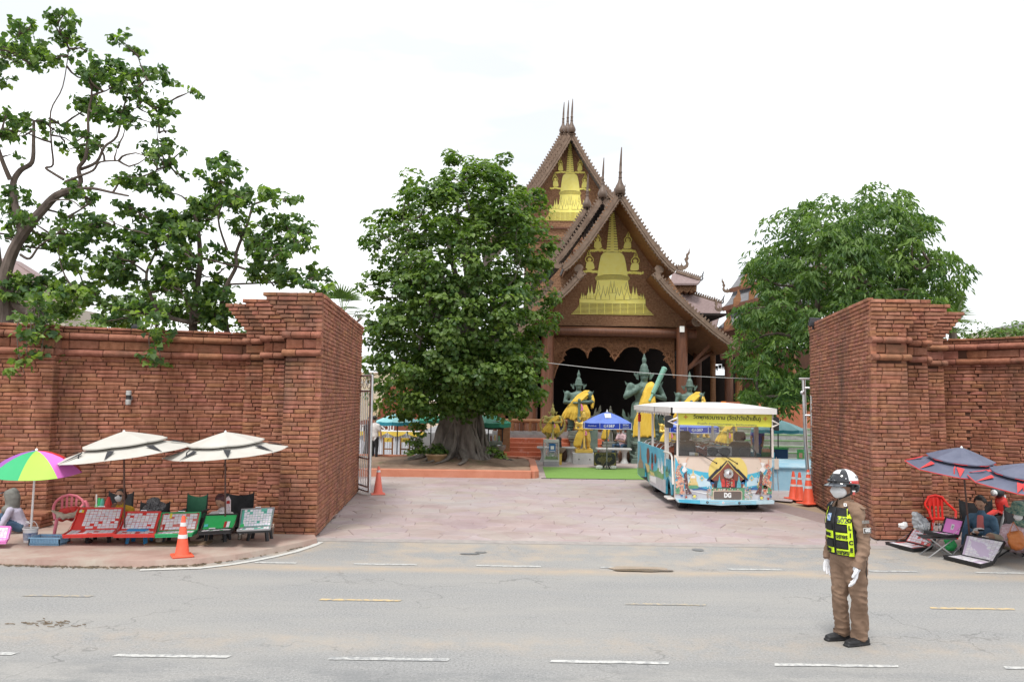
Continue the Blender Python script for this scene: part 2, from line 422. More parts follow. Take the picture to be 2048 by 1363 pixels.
ln = [G(x, y, .006) for x, y in ((280,1139),(400,1135),(455,1129),(505,1121),(550,1112),(592,1102),(625,1091),(642,1083))]
ribbon(ln, .10,.009, mat('edge_paint', (.62,.62,.59),(.5,.5,.48),9,.7), road)
M_debris = mat('leaf_litter', (.10,.075,.05),(.24,.18,.12),20,.95)
mb = MB()
for i in range(420):
    t = random.random()*5.2 if i < 340 else random.random()*8.9; k = int(t); f = t-k
    if k+1 >= len(edge): continue
    p = edge[k].lerp(edge[k+1], f); q = Vector((p.x+random.gauss(0,.02), p.y-.05-abs(random.gauss(0,.05)),.012)); s = random.uniform(.008,.03)
    a = random.random()*PI; mb.box(q, (s*2.4, s*.7,.008), rot=(0,0, a))
for i in range(40):
    q = Vector((random.gauss(G(90,1247).x, .22), random.gauss(G(90,1247).y, .06),.01)); mb.box(q, (random.uniform(.03,.09),.006,.006), rot=(0,0, random.gauss(0,.6)))
o = mb.build('leaf_litter', M_debris, **S0); o['kind'] = 'stuff'
M_wet = mat('wet_ground', (.12,.095,.07),(.2,.15,.11),6,.25, spec=.6)
def patch(name, px, py, rx, ry, z, m, n=28, parent=None):
    c = G(px, py, z); e = G(px+rx, py, z); rr = abs(e.x-c.x); f = G(px, py+ry, z); rd = abs(f.y-c.y); vs = []
    for i in range(n):
        a = 2*PI*i/n; k = 1+.25*noise.noise(Vector((math.cos(a)*2+px, math.sin(a)*2,3)))
        vs.append((c.x+math.cos(a)*rr*k, c.y+math.sin(a)*rd*k, z))
    mb=MB(); mb.add(vs, [tuple(range(n))]); return mb.build(name, m, parent, **S0)
M_mud = mat('mud', (.35,.28,.215),(.29,.235,.18),9,.6)
patch('mud_patch', 1275,1136,58,4.5,.010, M_mud, parent=road)
patch('puddle', 1285,1139,60,2.6,.014, M_wet, parent=road)
M_stain = mat('oil_stain', (.16,.165,.17),(.20,.20,.20),6,.8)
patch('oil_stain', 1396,1098,11,2.6,.010, M_stain, parent=road)
patch('oil_stain', 940,1106,20,1.6,.010, M_stain, parent=road); patch('oil_stain', 962,1103,12,1.3,.010, M_stain, parent=road)
pc = G(286,1122,.05)
mb=MB(); mb.tube([(pc.x, pc.y-.04,.03),(pc.x+.02, pc.y+.12,.035)], [.024,.024], 14, caps=False); mb.tube([(pc.x, pc.y+.06,.03),(pc.x, pc.y-.01,.03)], [.019,.019], 14, caps=True)
tag(mb.build('drain_pipe', mat('pipe_black', (.015,.015,.015), rough=.5)), 'black drain pipe end poking from the kerb of the left pavement', 'pipe')
M_joint = mat('driveway_joint', (.25,.185,.175),(.31,.24,.23),8,.9)
M_stone = mat('stamped_concrete', (.335,.26,.25),(.42,.345,.335),1.1,.62, bump=.35, bscale=14, tint=1.0, c3=(.42,.38,.37), c3scale=.35, c3lo=.45, c3hi=.7, spec=.5)
drive_poly = [(-3.42,14.1),(7.9,14.1),(10.5,16.5),(10.5,18),(6.8,18),(6.3,20.5),(14,21),(14,60),(-16,60),(-16,21),(-3.9,21),(-3.42,14.3)]
driveway = struct(sheet('driveway', drive_poly, .012, M_joint))
def voronoi(x0, x1, y0, y1, s, grow):
    pts = {}; j = 0; y = y0-s
    row = 0; ys = []
    while y < y1+s*3:
        ss = s*(1+grow*max(0, y-y0)); x = x0-ss; i = 0
        while x < x1+ss:
            pts[(i, row)] = Vector((x+random.uniform(-.36,.36)*ss+(ss/2 if row % 2 else 0), y+random.uniform(-.34,.34)*ss, 0)); x += ss; i += 1
        y += ss*.85; row += 1
    allp = list(pts.values()); cells = []
    A = np.array([p[:2] for p in allp])
    for c in allp:
        if not (x0-s < c.x < x1+s and y0-s < c.y < y1+s): continue
        d = np.hypot(A[:, 0]-c.x, A[:, 1]-c.y); idx = np.argsort(d)[1:18]
        B = s*3*(1+grow*max(0, c.y-y0)); poly = [(c.x-B, c.y-B),(c.x+B, c.y-B),(c.x+B, c.y+B),(c.x-B, c.y+B)]
        for k in idx:
            q = A[k]; mx_, my_ = (q[0]+c.x)/2,(q[1]+c.y)/2; nx, ny = q[0]-c.x, q[1]-c.y
            poly = clip(poly, nx, ny, mx_*nx+my_*ny)
        cells.append((c, poly))
    return cells
def clip(poly, nx, ny, d):
    o = []; n = len(poly)
    for i in range(n):
        a = poly[i]; b_ = poly[(i+1) % n]; da = a[0]*nx+a[1]*ny-d; db = b_[0]*nx+b_[1]*ny-d
        if da <= 0: o.append(a)
        if da*db < 0: t = da/(da-db); o.append((a[0]+(b_[0]-a[0])*t, a[1]+(b_[1]-a[1])*t))
    return o
def lineclip(poly, a, b_):
    nx, ny = (b_[1]-a[1]),-(b_[0]-a[0]); return clip(poly, nx, ny, a[0]*nx+a[1]*ny)
mb=MB(); mb.add([(-3.4,14.11,.020),(8,14.11,.020),(8,13.9,.003),(-3.3,13.9,.003)], [(3,2,1,0)]); mb.build('drive_lip', mat('lip_concrete', (.27,.245,.235),(.36,.33,.31),5,.85, bump=.3), driveway, **S0)
cells = voronoi(-4,8,14.1,27,.52,.045)
allstones = MB(); cnt = 0; base_stuff = MB()
LINES = [((-3.40,14.104),(7.5,14.104)),((-3.87,21),(-3.38,14.2)),((7.0,13.0),(5.62,20.6))]
for c, poly in sorted(cells, key=lambda q: q[0].y):
    for (a, b_) in LINES[:1]: poly = lineclip(poly, a, b_)
    if c.y < 21: poly = lineclip(poly, (-3.87,21),(-3.38,14.2))
    if c.y < 20.5: poly = lineclip(poly, (6.52,14.9),(5.62,20.3)) if c.y > 14.95 else poly
    if len(poly) < 3: continue
    cx = sum(p[0] for p in poly)/len(poly); cy = sum(p[1] for p in poly)/len(poly)
    if cy > 26.2: continue
    g_ = .006
    def ins(k):
        out_ = []
        for p in poly:
            d = Vector((cx-p[0], cy-p[1])); L_ = d.length
            out_.append((p[0]+d.x/L_*k, p[1]+d.y/L_*k) if L_ > k else (cx, cy))
        return out_
    o_, i_ = ins(g_), ins(g_+.013); n = len(poly); h = .022+random.uniform(-.0015,.0015)
    mbs = base_stuff if cnt >= 300 else MB()
    sh = random.uniform(.95,1.04); tn = (sh, sh*random.uniform(.96,1.03), sh*random.uniform(.94,1.04))
    mbs.add([(p[0], p[1], .013) for p in o_]+[(p[0], p[1], h) for p in i_], [tuple(range(n, 2*n))]+[(j, (j+1) % n, n+(j+1) % n, n+j) for j in range(n)], tint=tn)
    if cnt < 300: mbs.build('flagstone', M_stone, driveway, **S0)
    cnt += 1
o = base_stuff.build('flagstones', M_stone, driveway, smooth=0, kind='stuff')
M_court = mat('courtyard_concrete', (.33,.27,.25),(.42,.36,.34),.9,.7, c3=(.28,.225,.21), c3scale=.5, c3lo=.5, c3hi=.7)
court = struct(sheet('courtyard', [(-16,26.0),(14,26.0),(14,60),(-16,60)], .026, M_court))
# ================================================================== BRICK WALLS
M_brick = mat('laterite_brick', (.25,.097,.054),(.43,.19,.118),7,.92, bump=1.0, bscale=75, tint=1.0, c3=(.10,.060,.042), c3scale=1.15, c3lo=.50, c3hi=.76, bdist=.012, stretch=(1,1,.32))
M_block = mat('laterite_block', (.24,.095,.052),(.38,.165,.10),9,.92, bump=1.0, bscale=70, tint=1.0, c3=(.12,.075,.045), c3scale=1.3, c3lo=.5, c3hi=.75, bdist=.012)
M_mortar = mat('wall_core', (.07,.032,.02),(.10,.045,.03),5,.95)
def tint_rnd():
    s_ = random.uniform(.84,1.12)
    return (s_, s_*random.uniform(.93,1.08), s_*random.uniform(.92,1.14))
def brick_geo(L_, H_, D_, kind='b', jit=.004):
    """front faces -Y, centred on x/z, back at y=+D; open at the back"""
    hx, hz = L_/2, H_/2; ch = min(.010, H_*.16)
    if kind == 'roll':
        vs = []; ns = 7
        for i in range(ns):
            a = -PI/2+PI*i/(ns-1)
            for x in (-hx, -hx+.012, hx-.012, hx):
                rr = .93 if abs(x) == hx else 1
                vs.append((x, -math.cos(a)*hz*rr*1.05, math.sin(a)*hz*rr))
        fs = [(i*4+j, i*4+j+1,(i+1)*4+j+1,(i+1)*4+j) for i in range(ns-1) for j in range(3)]
        n0 = len(vs); vs += [(-hx, D_, hz*.9),(-hx, D_, -hz*.9),(hx, D_, hz*.9),(hx, D_, -hz*.9)]
        t = (ns-1)*4
        fs += [(t, t+1, t+2, t+3, n0+2, n0),(3,2,1,0, n0+1, n0+3)]
        fs += [tuple([i*4 for i in range(ns-1,-1,-1)]+[n0+1, n0])[::-1], tuple([i*4+3 for i in range(ns)]+[n0+2, n0+3])[::-1]]
        return vs, fs
    X = (-hx, -hx*.33, hx*.33, hx)
    j = lambda k=1: random.uniform(-jit, jit)*k
    ring = [(x, -hz) for x in X]+[(x, hz) for x in reversed(X)]
    back = [(x, D_, z) for x, z in ring]
    outer = [(x+j(.6), ch+j(.3), z+j(.8)) for x, z in ring]
    inner = []
    for k, (x, z) in enumerate(ring):
        ix = x-math.copysign(ch*1.2, x) if abs(x) == hx else x
        inner.append((ix+j(),0+j(1.3), z-math.copysign(ch, z)+j(.8)))
    vs = back+outer+inner; fs = []
    for k in range(8):
        q = (k+1) % 8
        fs.append((k, 8+k, 8+q, q)[::-1]); fs.append((8+k, 16+k, 16+q, 8+q)[::-1])
    fs += [(16,17,22,23),(17,18,21,22),(18,19,20,21)]
    return vs, fs
BRV = {}
def brick_var(kind, m):
    """shared meshes of size .33 x .062, scaled a little per object"""
    key = (kind, m.name)
    if key not in BRV:
        BRV[key] = []
        for k in range(14):
            mb=MB(); vs, fs = brick_geo(.33 if kind == 'b' else .5,.064 if kind == 'b' else .15,.10, kind); mb.add(vs, fs, tint=tint_rnd()); BRV[key].append(mb.mesh('brick', m, 30))
    return random.choice(BRV[key])
class Wall:
    """collects bricks; the nearest 300 become objects, the rest one mesh"""
    def __init__(s, root): s.root = root; s.items = []
    def brick(s, c, L_, H_, nrm, kind='b', m=None, D_=.10, near=True):
        s.items.append((Vector(c), L_, H_, nrm, kind, m or M_brick, D_, near))
    def flush(s):
        it = [q for q in s.items if q[7]]; far = [q for q in s.items if not q[7]]
        it.sort(key=lambda q: -(q[1]*q[2])/max(1, q[0].y)**2*random.uniform(.93,1.07)); ob = it[:296]; far += it[296:]
        org = ORG[s.root.name]
        for (c, L_, H_, nr, kind, m, D_, _) in ob:
            k2 = 'roll' if kind == 'roll' else 'b'
            me = brick_var(k2, m); o = bpy.data.objects.new('brick', me); COL.objects.link(o); o.parent = s.root
            o.location = c-org; a = math.atan2(nr[1], nr[0])+PI/2; o.rotation_euler = (random.uniform(-.01,.01),0, a+random.uniform(-.008,.008))
            bl, bh = (.33,.064) if k2 == 'b' else (.5,.15)
            o.scale = (L_/bl, 1, H_/bh)
        byM = {}
        for (c, L_, H_, nr, kind, m, D_, _) in far: byM.setdefault(m.name, []).append((c, L_, H_, nr, kind, D_, m))
        mb=MB(); names = list(byM)
        for mi, k in enumerate(names):
            for (c, L_, H_, nr, kind, D_, m) in byM[k]:
                vs, fs = brick_geo(L_, H_, D_, kind); a = math.atan2(nr[1], nr[0])+PI/2; ca, sa = math.cos(a), math.sin(a)
                mb.add([(c.x+v[0]*ca-v[1]*sa, c.y+v[0]*sa+v[1]*ca, c.z+v[2]) for v in vs], fs, mi=mi, tint=tint_rnd())
        if mb.v: mb.build('bricks', [MATS[k] for k in names], s.root, smooth=30, kind='stuff')
    def run(s, path, z, H_, Lm, proud=0.0, kind='b', m=None, near=True, off=None, jit=.005, hjit=0.0):
        """one course along a polyline path (camera side is to the right of travel direction rotated -90)"""
        segs = []; tot = 0
        for i in range(len(path)-1):
            a = Vector((*path[i], 0)); b_ = Vector((*path[i+1], 0)); l = (b_-a).length; segs.append((a, b_, l, tot)); tot += l
        pos = 0.0; gap = .011; first = True
        while pos < tot-.02:
            L_ = Lm*random.uniform(.72,1.2)
            if first: L_ *= (off if off is not None else random.uniform(.35,1)); first = False
            if pos+L_ > tot-.10: L_ = tot-pos
            mid = pos+L_/2
            for (a, b_, l, t0) in segs:
                if mid <= t0+l+1e-6: break
            d = (b_-a).normalized(); p = a+d*(mid-t0); nr = (d.y, -d.x)
            pr = proud+random.uniform(-jit, jit)
            s.brick((p.x+nr[0]*pr, p.y+nr[1]*pr, z), max(.03, L_-gap), H_-.010+random.uniform(-.004,.003), nr, kind, m, near=near)
            pos += L_
def core_path(root, path, thick, z0, z1, inset=.028):
    """dark core behind the bricks, a solid wall"""
    mb=MB(); A = []; B = []
    for i, p in enumerate(path):
        a = Vector(path[max(i-1,0)]); b_ = Vector(path[min(i+1, len(path)-1)]); d = (b_-a).normalized(); nr = Vector((d.y, -d.x))
        q = Vector(p)
        A.append((q.x-nr.x*inset, q.y-nr.y*inset, z0)); B.append((q.x-nr.x*thick, q.y-nr.y*thick, z0))
    mb.strip(A, B, (0,0, z1-z0)); return mb.build('wall_core', M_mortar, root, **SF)
CH = .0735
def dense(pts, n=6):
    o_ = []
    for i in range(len(pts)-1):
        for k in range(n): o_.append(tuple(lerp(pts[i][j], pts[i+1][j], k/n) for j in (0,1)))
    o_.append(tuple(pts[-1])); return o_
def boundary_wall(label, path, ztop, butt=None):
    paths = path if isinstance(path[0][0], tuple) else [path]
    root = thing('boundary_wall', label, 'wall', (paths[0][0][0], paths[0][0][1], 0))
    w = Wall(root)
    for path in paths: course_stack(w, root, path, ztop)
    w.flush(); return root
def course_stack(w, root, path, ztop):
    core_path(root, path, .5,0, ztop-.02)
    zr = ztop-.485   # centre-ish of the lower roll
    z = .04+CH/2
    while z < zr-.10:
        w.run(path, z, CH, .33, hjit=.01); z += CH
    w.run(path, zr-.085,.05,.40, proud=.015)
    w.run(path, zr, .135,.55, proud=.025, kind='roll', m=M_block)
    w.run(path, zr+.155,.175,.52, proud=.012, m=M_block)
    w.run(path, zr+.31,.135,.55, proud=.03, kind='roll', m=M_block)
    w.run(path, zr+.41,.06,.34, proud=.02); w.run(path, zr+.47,.055,.34, proud=.05)
def XY(px, Y, py=900): p = P(px, py, Y); return (p.x, p.y)
PWL = [[XY(98,14.98),(XY(98,14.98)[0], 15.2)], dense([XY(-600,13.6), XY(-250,14.2), XY(98,14.98)], 6), dense([XY(85,15.12), XY(240,15.6), XY(360,15.95), XY(505,16.4)], 5)]
boundary_wall('long laterite brick wall behind the ticket sellers on the left, creeper hanging over it', PWL, 3.62)
PWR = dense([XY(1886,17.6), XY(1950,17.3), XY(2048,16.6), XY(2200,15.5), XY(2500,14.2)], 4)
boundary_wall('laterite brick wall curving away behind the navy umbrellas on the right', PWR, 3.79)
def pier(label, tiers, side, far, ztop, zr, sgn):
    """tiers: list of (Xinner, Xouter, Y); sgn=-1 pier left of the gate (outer side to -X), +1 right"""
    x1, xo, Y1 = tiers[0]; root = thing('gate_pier', label, 'wall', (x1, Y1,0)); w = Wall(root)
    for ti, (xi, xo, Y) in enumerate(tiers):
        zt = ztop
        L_, R_ = (xo, xi) if sgn < 0 else (xi, xo)
        def pth(e=0.0, f=0.0):   # e: corbel outward, f: forward
            return [(L_-(e if sgn < 0 else 0), Y-f),(R_+(e if sgn > 0 else 0), Y-f)]
        z = .04+CH/2; k = 0
        while z < zr-.09:
            f = .06 if (z < .30 and ti == 0) else 0
            lean = (1-z/zr)*.05
            a, b_ = pth(lean+f*.6, f+lean*.4)
            w.run([a, b_], z, CH, .33, jit=.006); z += CH; k += 1
        w.run(pth(.05,.02), zr, .125,.38, kind='roll', m=M_block); w.run(pth(.0,0), zr+.155,.165,.34, m=M_block); w.run(pth(.06,.02), zr+.31,.125,.38, kind='roll', m=M_block)
        zz = zr+.31+.0625+CH/2+.004; e = 0; nrow = int(round((zt-zz)/CH))+1
        for i in range(nrow):
            e = 0 if i < 2 else (i-1)*.058
            w.run(pth(e, .012*max(0, i-1)), zz, CH, .30, jit=.006)
            xe = xo+sgn*e;
            w.run([(xe, Y-.0),(xe, Y+.62)] if sgn > 0 else [(xe, Y+.62),(xe, Y-.0)], zz, CH, .33, near=False)
            zz += CH
        ztrue = zz-CH/2
        z = .04+CH/2
        while z < zr+.36:
            w.run([(xo, Y+.02),(xo, Y+.75)] if sgn > 0 else [(xo, Y+.75),(xo, Y+.02)], z, CH, .33, near=False); z += CH
        mb=MB(); xm0, xm1 = sorted((xo+(-sgn)*.03, xi+(0.0)))
        far_y = far[1] if ti == 0 else Y+1.2
        if ti == 0:
            mb.prism([(xi+(-.03 if sgn < 0 else .03), Y+.03,.0),(far[0]+(-.03 if sgn < 0 else .03), far[1]-.03,0),(far[0]+sgn*.9, far[1]-.03,0),(xo-sgn*.03, Y+.03,0)], (0,0, ztrue-.02))
        else: mb.box(((xo-sgn*.03+xi)/2,(Y+.03+far_y)/2,(ztrue-.02)/2),(abs(xi-xo)-.03, far_y-Y-.06, ztrue-.02))
        for i in range(2, nrow):
            e = (i-1)*.058; zc = zr+.31+.0625+.004+CH*i+CH/2
            mb.box((xo+sgn*(e/2-.03), Y+.32, zc),(e+.01,.58, CH*1.0))
        mb.build('wall_core', M_mortar, root, **SF)
    xi = tiers[0][0]; a = (xi, Y1+.0); b_ = far
    nrow = int((ztop-.04)/CH)+1; z = .04+CH/2
    for i in range(nrow):
        fl = max(0, i-(nrow-4))*.012
        lean = 0.0
        A = (a[0]-sgn*(fl), a[1]); B_ = (b_[0]-sgn*(fl+.0), b_[1])
        w.run([A, B_] if sgn > 0 and False else ([B_, A] if sgn > 0 else [A, B_]), z, CH, .33, near=False, jit=.007); z += CH
    z = .04+CH/2
    for i in range(nrow):
        w.run([(far[0], far[1]),(far[0]+sgn*1.0, far[1])][::-1] if sgn > 0 else [(far[0], far[1]),(far[0]-1.0, far[1])], z, CH, .33, near=False); z += CH
    mb = MB()
    mb.prism([(xi-sgn*0, Y1, ztop-.03),(far[0], far[1], ztop-.03),(far[0]+sgn*1.0, far[1], ztop-.03),(tiers[0][1], Y1, ztop-.03)], (0,0,.035))
    mb.build('coping', M_brick, root, **SF)
    w.flush(); return root
xL1 = P(640,830,14.15).x;
pier('left brick gate pier, its stepped corners beside the second white umbrella', [(xL1, P(567,830,14.15).x, 14.15),(P(567,830,15.2).x, P(523,830,15.2).x, 15.2),(P(523,830,16.05).x, P(487,830,16.05).x, 16.05)], None, (P(721,830,20.8).x, 20.8),4.10,3.135,-1)
xR1 = P(1743,830,14.7).x
pier('right brick gate pier behind the officer and three traffic cones', [(xR1, P(1817,830,14.7).x, 14.7),(P(1817,830,15.35).x, P(1858,830,15.35).x, 15.35),(P(1858,830,16.6).x, P(1890,830,16.6).x, 16.6)], None, (P(1620,830,20.1).x, 20.1),4.25,3.23,1)
# ================================================================== TEMPLE
M_wood = mat('dark_red_wood', (.095,.036,.019),(.165,.066,.034),3,.45, stretch=(6,6,.7), bump=.2, bscale=12)
M_woodl = mat('warm_wood', (.20,.085,.035),(.32,.15,.065),3,.5, stretch=(1,1,5), bump=.2, bscale=12)
M_carved = mat('carved_wood', (.21,.10,.05),(.38,.21,.115),9,.65, bump=1.0, bscale=7, bdist=.12, stretch=(1,1,1.3))
M_carved2 = mat('carved_wood_warm', (.15,.062,.028),(.30,.14,.065),11,.6, bump=1.0, bscale=9, bdist=.10)
M_barge = mat('barge_board', (.135,.088,.062),(.235,.168,.125),4,.75, bump=.5, bscale=18)
M_slate = mat('roof_shingles_grey', (.13,.13,.14),(.21,.21,.22),5,.7, bump=.6, bscale=14, stretch=(1,1,6))
M_pinkroof = mat('roof_shingles_pink', (.20,.14,.135),(.30,.225,.22),7,.75, bump=.7, bscale=10, stretch=(1,1,6))
M_gold = mat('gold_paint', (.90,.80,.17),(.93,.86,.26),4,.5)
M_goldline = mat('gold_groove', (.33,.27,.10))
M_dark = mat('interior_shade_tone', (.012,.008,.007),(.02,.012,.01),2,.8)  # near-black colour puts the hall's inner shade into its surfaces
M_bulb = mat('finial_wood', (.085,.055,.040),(.15,.105,.08),5,.5)
temple = thing('temple_hall', 'large wooden temple hall with steep tiered gables and gold stupa reliefs', 'temple', P(1240,900,38))
def offs(pts, d):
    o_ = []
    for i, p in enumerate(pts):
        t = (pts[min(i+1, len(pts)-1)]-pts[max(i-1,0)]).normalized(); n_ = Vector((-t.z, 0, t.x))
        o_.append(p+n_*d)
    return o_
def mirror(pts, cx): return [Vector((2*cx-p.x, p.y, p.z)) for p in pts]
def resample(pts, step):
    o_ = [];
    for i in range(len(pts)-1):
        l = (pts[i+1]-pts[i]).length; k = max(1, round(l/step))
        for j in range(k): o_.append(pts[i].lerp(pts[i+1], j/k))
    o_.append(pts[-1]); return o_
def roof_side(pts, sgn, y1, name, root, w=.30, tooth=.17, mroof=None, board=M_barge, teeth_low=True):
    """pts: outer curve from ridge to eave; sgn=+1 right slope, -1 left. inward normal is below."""
    Y = pts[0].y
    mb=MB(); inn = offs(pts, -.10*sgn)   # below
    A = [Vector((p.x, Y+.08, p.z)) for p in pts]; B = [Vector((p.x, Y+.08, p.z)) for p in inn]
    mb.strip(A, B, (0, y1-Y-.08,0)); mb.build(name, mroof or M_slate, root, **SF)
    fp = resample(pts, .3); a = offs(fp, .07*sgn); b_ = offs(fp, -(w-.07)*sgn)
    mb=MB(); mb.strip(a, b_, (0,.09,0))
    a2 = offs(fp, -.02*sgn); b2 = offs(fp, -.10*sgn); mb.strip([p+Vector((0,-.03,0)) for p in a2], [p+Vector((0,-.03,0)) for p in b2], (0,.03,0))
    a2 = offs(fp, -(w-.13)*sgn); mb.strip([p+Vector((0,-.03,0)) for p in a2], [p+Vector((0,-.03,0)) for p in b_], (0,.03,0))
    mb.build('barge_board', board, root, **SF)
    mb=MB(); tp = resample(pts, tooth)
    for i in range(len(tp)-1):
        t = (tp[i+1]-tp[i]).normalized(); n_ = Vector((-t.z, 0, t.x))*sgn; c = tp[i]
        for (d0, hgt) in ((.06,.13),)+(((-(w-.09),-.07),) if teeth_low else ()):
            q = c+n_*d0;
            mb.prism([q-t*.01, q+t*(tooth*.55), q+t*(tooth*.45)+n_*hgt*.7, q+t*(tooth*.05)+n_*hgt], (0,.07,0))
    mb.build('ridge_teeth', board, root, smooth=0, kind='stuff', fixn=True)
def finial(base, h, name, root, m=M_bulb, r=.2, lean=.03):
    prof = [(r*.75,0),(r*.95, h*.04),(r, h*.09),(r*.8, h*.16),(r*.45, h*.24),(r*.28, h*.32),(r*.36, h*.34),(r*.30, h*.36),(r*.27, h*.44),(r*.36, h*.46),(r*.25, h*.48),(r*.24, h*.62),(r*.17, h*.82),(.02, h)]
    mb=MB(); mb.lathe([(a, b_) for a, b_ in prof], base, 12)
    mb.v = [(v[0]+lean*((v[2]-base.z)/h)**2*h, v[1], v[2]) for v in mb.v]
    return mb.build(name, m, root)
NAGA = [(0,0),(.25,-.06),(.5,.0),(.66,.14),(.70,.34),(.62,.5),(.70,.62),(.66,.8),(.76,.95),(.74,1.25),(.68,1.02),(.56,.92),(.55,.75),(.44,.62),(.50,.5),(.55,.36),(.5,.25),(.38,.2),(.30,.28),(.30,.42),(.24,.28),(.16,.2),(.10,.3),(.06,.2),(-.05,.12)]
def naga(p, s, sgn, root, m=M_barge, name='naga_finial'):
    mb=MB(); mb.prism([(p.x+sgn*a*s, p.y, p.z+b_*s) for a, b_ in NAGA], (0,.1,0)); return mb.build(name, m, root, **SF)
def gable(apx, apy, Y, pr_px, y1, root, spire_h, w=.30, tooth=.17, nag=.6, mroof=None, mirror_ok=True, r=.2):
    ap = P(apx, apy, Y); ptsR = [P(x, y, Y) for x, y in pr_px]
    ptsL = mirror(ptsR, ap.x)
    roof_side(ptsR, 1, y1, 'roof_slope', root, w, tooth, mroof); roof_side(ptsL, -1, y1, 'roof_slope', root, w, tooth, mroof)
    finial(ap+Vector((0,.0,-.1)), spire_h, 'spire_finial', root, r=r)
    if nag: naga(ptsR[-1], nag, 1, root); naga(ptsL[-1], nag, -1, root)
    return ap, ptsR, ptsL
UPR = [(1240,383),(1259,413),(1281,447),(1303,480),(1325,510),(1343,530),(1354,538)]
ap1, uR, uL = gable(1240,383,36.0, UPR, 40.2, temple, 2.1, w=.27, nag=.75, r=.25)
LWR = [(1311,543),(1340,577),(1370,606),(1400,633),(1430,659),(1458,680),(1478,693)]
lR = [P(x, y, 36.25) for x, y in LWR]; lL = mirror(lR, ap1.x)
roof_side(lR, 1,48, 'roof_slope', temple, .27,.17, M_slate); roof_side(lL, -1,48, 'roof_slope', temple, .27,.17, M_slate)
def shift_profile(dx, dy, s=1.0): return [(1240+dx+(x-1240)*s, 383+dy+(y-383)*s) for x, y in UPR]
g2 = gable(1205,391,40.2, shift_profile(-35,8,.95),45, temple, 2.0, w=.24, r=.24)
g3 = gable(1174,411,45.0, shift_profile(-66,28,.95),51, temple, 1.9, w=.24, r=.24)
for dx, dy, Y in ((-35,8,40.5),(-66,28,45.3)):
    q = [P(1240+dx+(x-1240)*.95,383+dy+(y-383)*.95, Y) for x, y in LWR]; cx = P(1240+dx, 383+dy, Y).x
    roof_side(mirror(q, cx),-1, Y+5, 'roof_slope', temple, .3,.17, M_slate)
    roof_side(q[:4], 1, Y+5, 'roof_slope', temple, .3,.17, M_slate)
YW = 38.0
def pw(x, y, Y=YW): return P(x, y, Y)
def symm(pts, cx): return pts+[Vector((2*cx-p.x, p.y, p.z)) for p in reversed(pts)]
cxw = ap1.x
rt = [pw(1234,396), pw(1262,440), pw(1300,497), pw(1322,528), pw(1362,590), pw(1392,622), pw(1392,654)]
mb=MB(); mb.prism(symm(rt, cxw),(0,.15,0)); mb.build('gable_wall', M_carved, temple, **SF)
mb = MB()
for s_ in (1,-1):
    base = uR if s_ > 0 else uL
    A = offs(base, -.14*s_); B = offs(base, -.20*s_); mb.strip([Vector((p.x, 36.12, p.z)) for p in A], [Vector((p.x, 36.12, p.z)) for p in B], (0,1.95,0))
    base = lR if s_ > 0 else lL
    A = offs(base, -.14*s_); B = offs(base, -.20*s_); mb.strip([Vector((p.x, 36.37, p.z)) for p in A], [Vector((p.x, 36.37, p.z)) for p in B], (0,8,0))
mb.build('soffit', M_woodl, temple, **SF)
b0 = P(1078,660,37.4); b1 = P(1392,668,37.4)
mb=MB(); mb.tube([b0, b1], .21,14); mb.build('round_beam', M_wood, temple)
for (x, y, Y) in ((1393,643,36.6),):
    c = P(x, y, Y); mb=MB(); mb.tube([c, c+Vector((0,3,0))], .20,16); mb.build('purlin', M_wood, temple)
    c2 = P(x+1, y-1, Y-.05); mb=MB(); mb.lathe([(.01,0),(.08,-.03),(.12,0),(.2,-.04),(.25,0),(.25,.06)], (0,0,0),20, M=Matrix.Rotation(R(90),3, 'X')); mb.v = [(v[0]+c2.x, v[1]+c2.y, v[2]+c2.z) for v in mb.v]
    mb.build('carved_disc', M_barge, temple)
for s_ in (1,-1):   # hanging scroll brackets where the tiers meet
    c = uR[-1] if s_ > 0 else uL[-1]
    c = Vector((c.x-s_*.85,36.2, c.z-.15))
    mb=MB(); mb.prism([(c.x+s_*a*.7, c.y, c.z+b_*.7) for a, b_ in ((0,.5),(.25,.45),(.45,.25),(.4,.05),(.2,.0),(.3,-.3),(.1,-.5),(-.1,-.25),(-.05,.1),(-.15,.3))], (0,.12,0)); mb.build('scroll_bracket', M_barge, temple, **SF)
zo = lambda a, b_: pw(1060+a/3.786,640+b_/3.786,37.7)
scall = [(180,430),(192,385),(215,332),(243,300),(250,262),(262,232),(300,208),(340,200),(375,206),(402,225),(420,240),(433,285),(446,222),(470,203),(510,193),(545,197),(575,208),(604,240),(640,307),(678,250),(708,215),(740,200),(775,195),(812,200),(845,222),(862,262),(880,222),(905,208),(945,210),(985,222),(1015,245),(1032,275),(1045,320),(1072,370),(1088,430)]
poly = [zo(172,440), zo(172,88)]+[zo(1094,88), zo(1094,440)]+[zo(a, b_) for a, b_ in reversed(scall)]
mb=MB(); mb.prism(poly, (0,.12,0)); mb.build('carved_screen', M_carved2, temple, **SF)
mb=MB(); sp = [zo(a, b_)+Vector((0,-.04,0)) for a, b_ in scall]
mb.tube(sp, .045,6); mb.tube([zo(178,440), zo(178,134), zo(1090,134), zo(1090,440)], .05,6)
for i in range(46):
    a = random.uniform(200,1070); b_ = random.uniform(145,185); c = zo(a, b_)+Vector((0,-.02,0)); r_ = random.uniform(.06,.12)
    mb.tube([c+Vector((math.cos(t)*r_*(1-t/9),0, math.sin(t)*r_*(1-t/9))) for t in np.linspace(0,5.5,9)], .018,4)
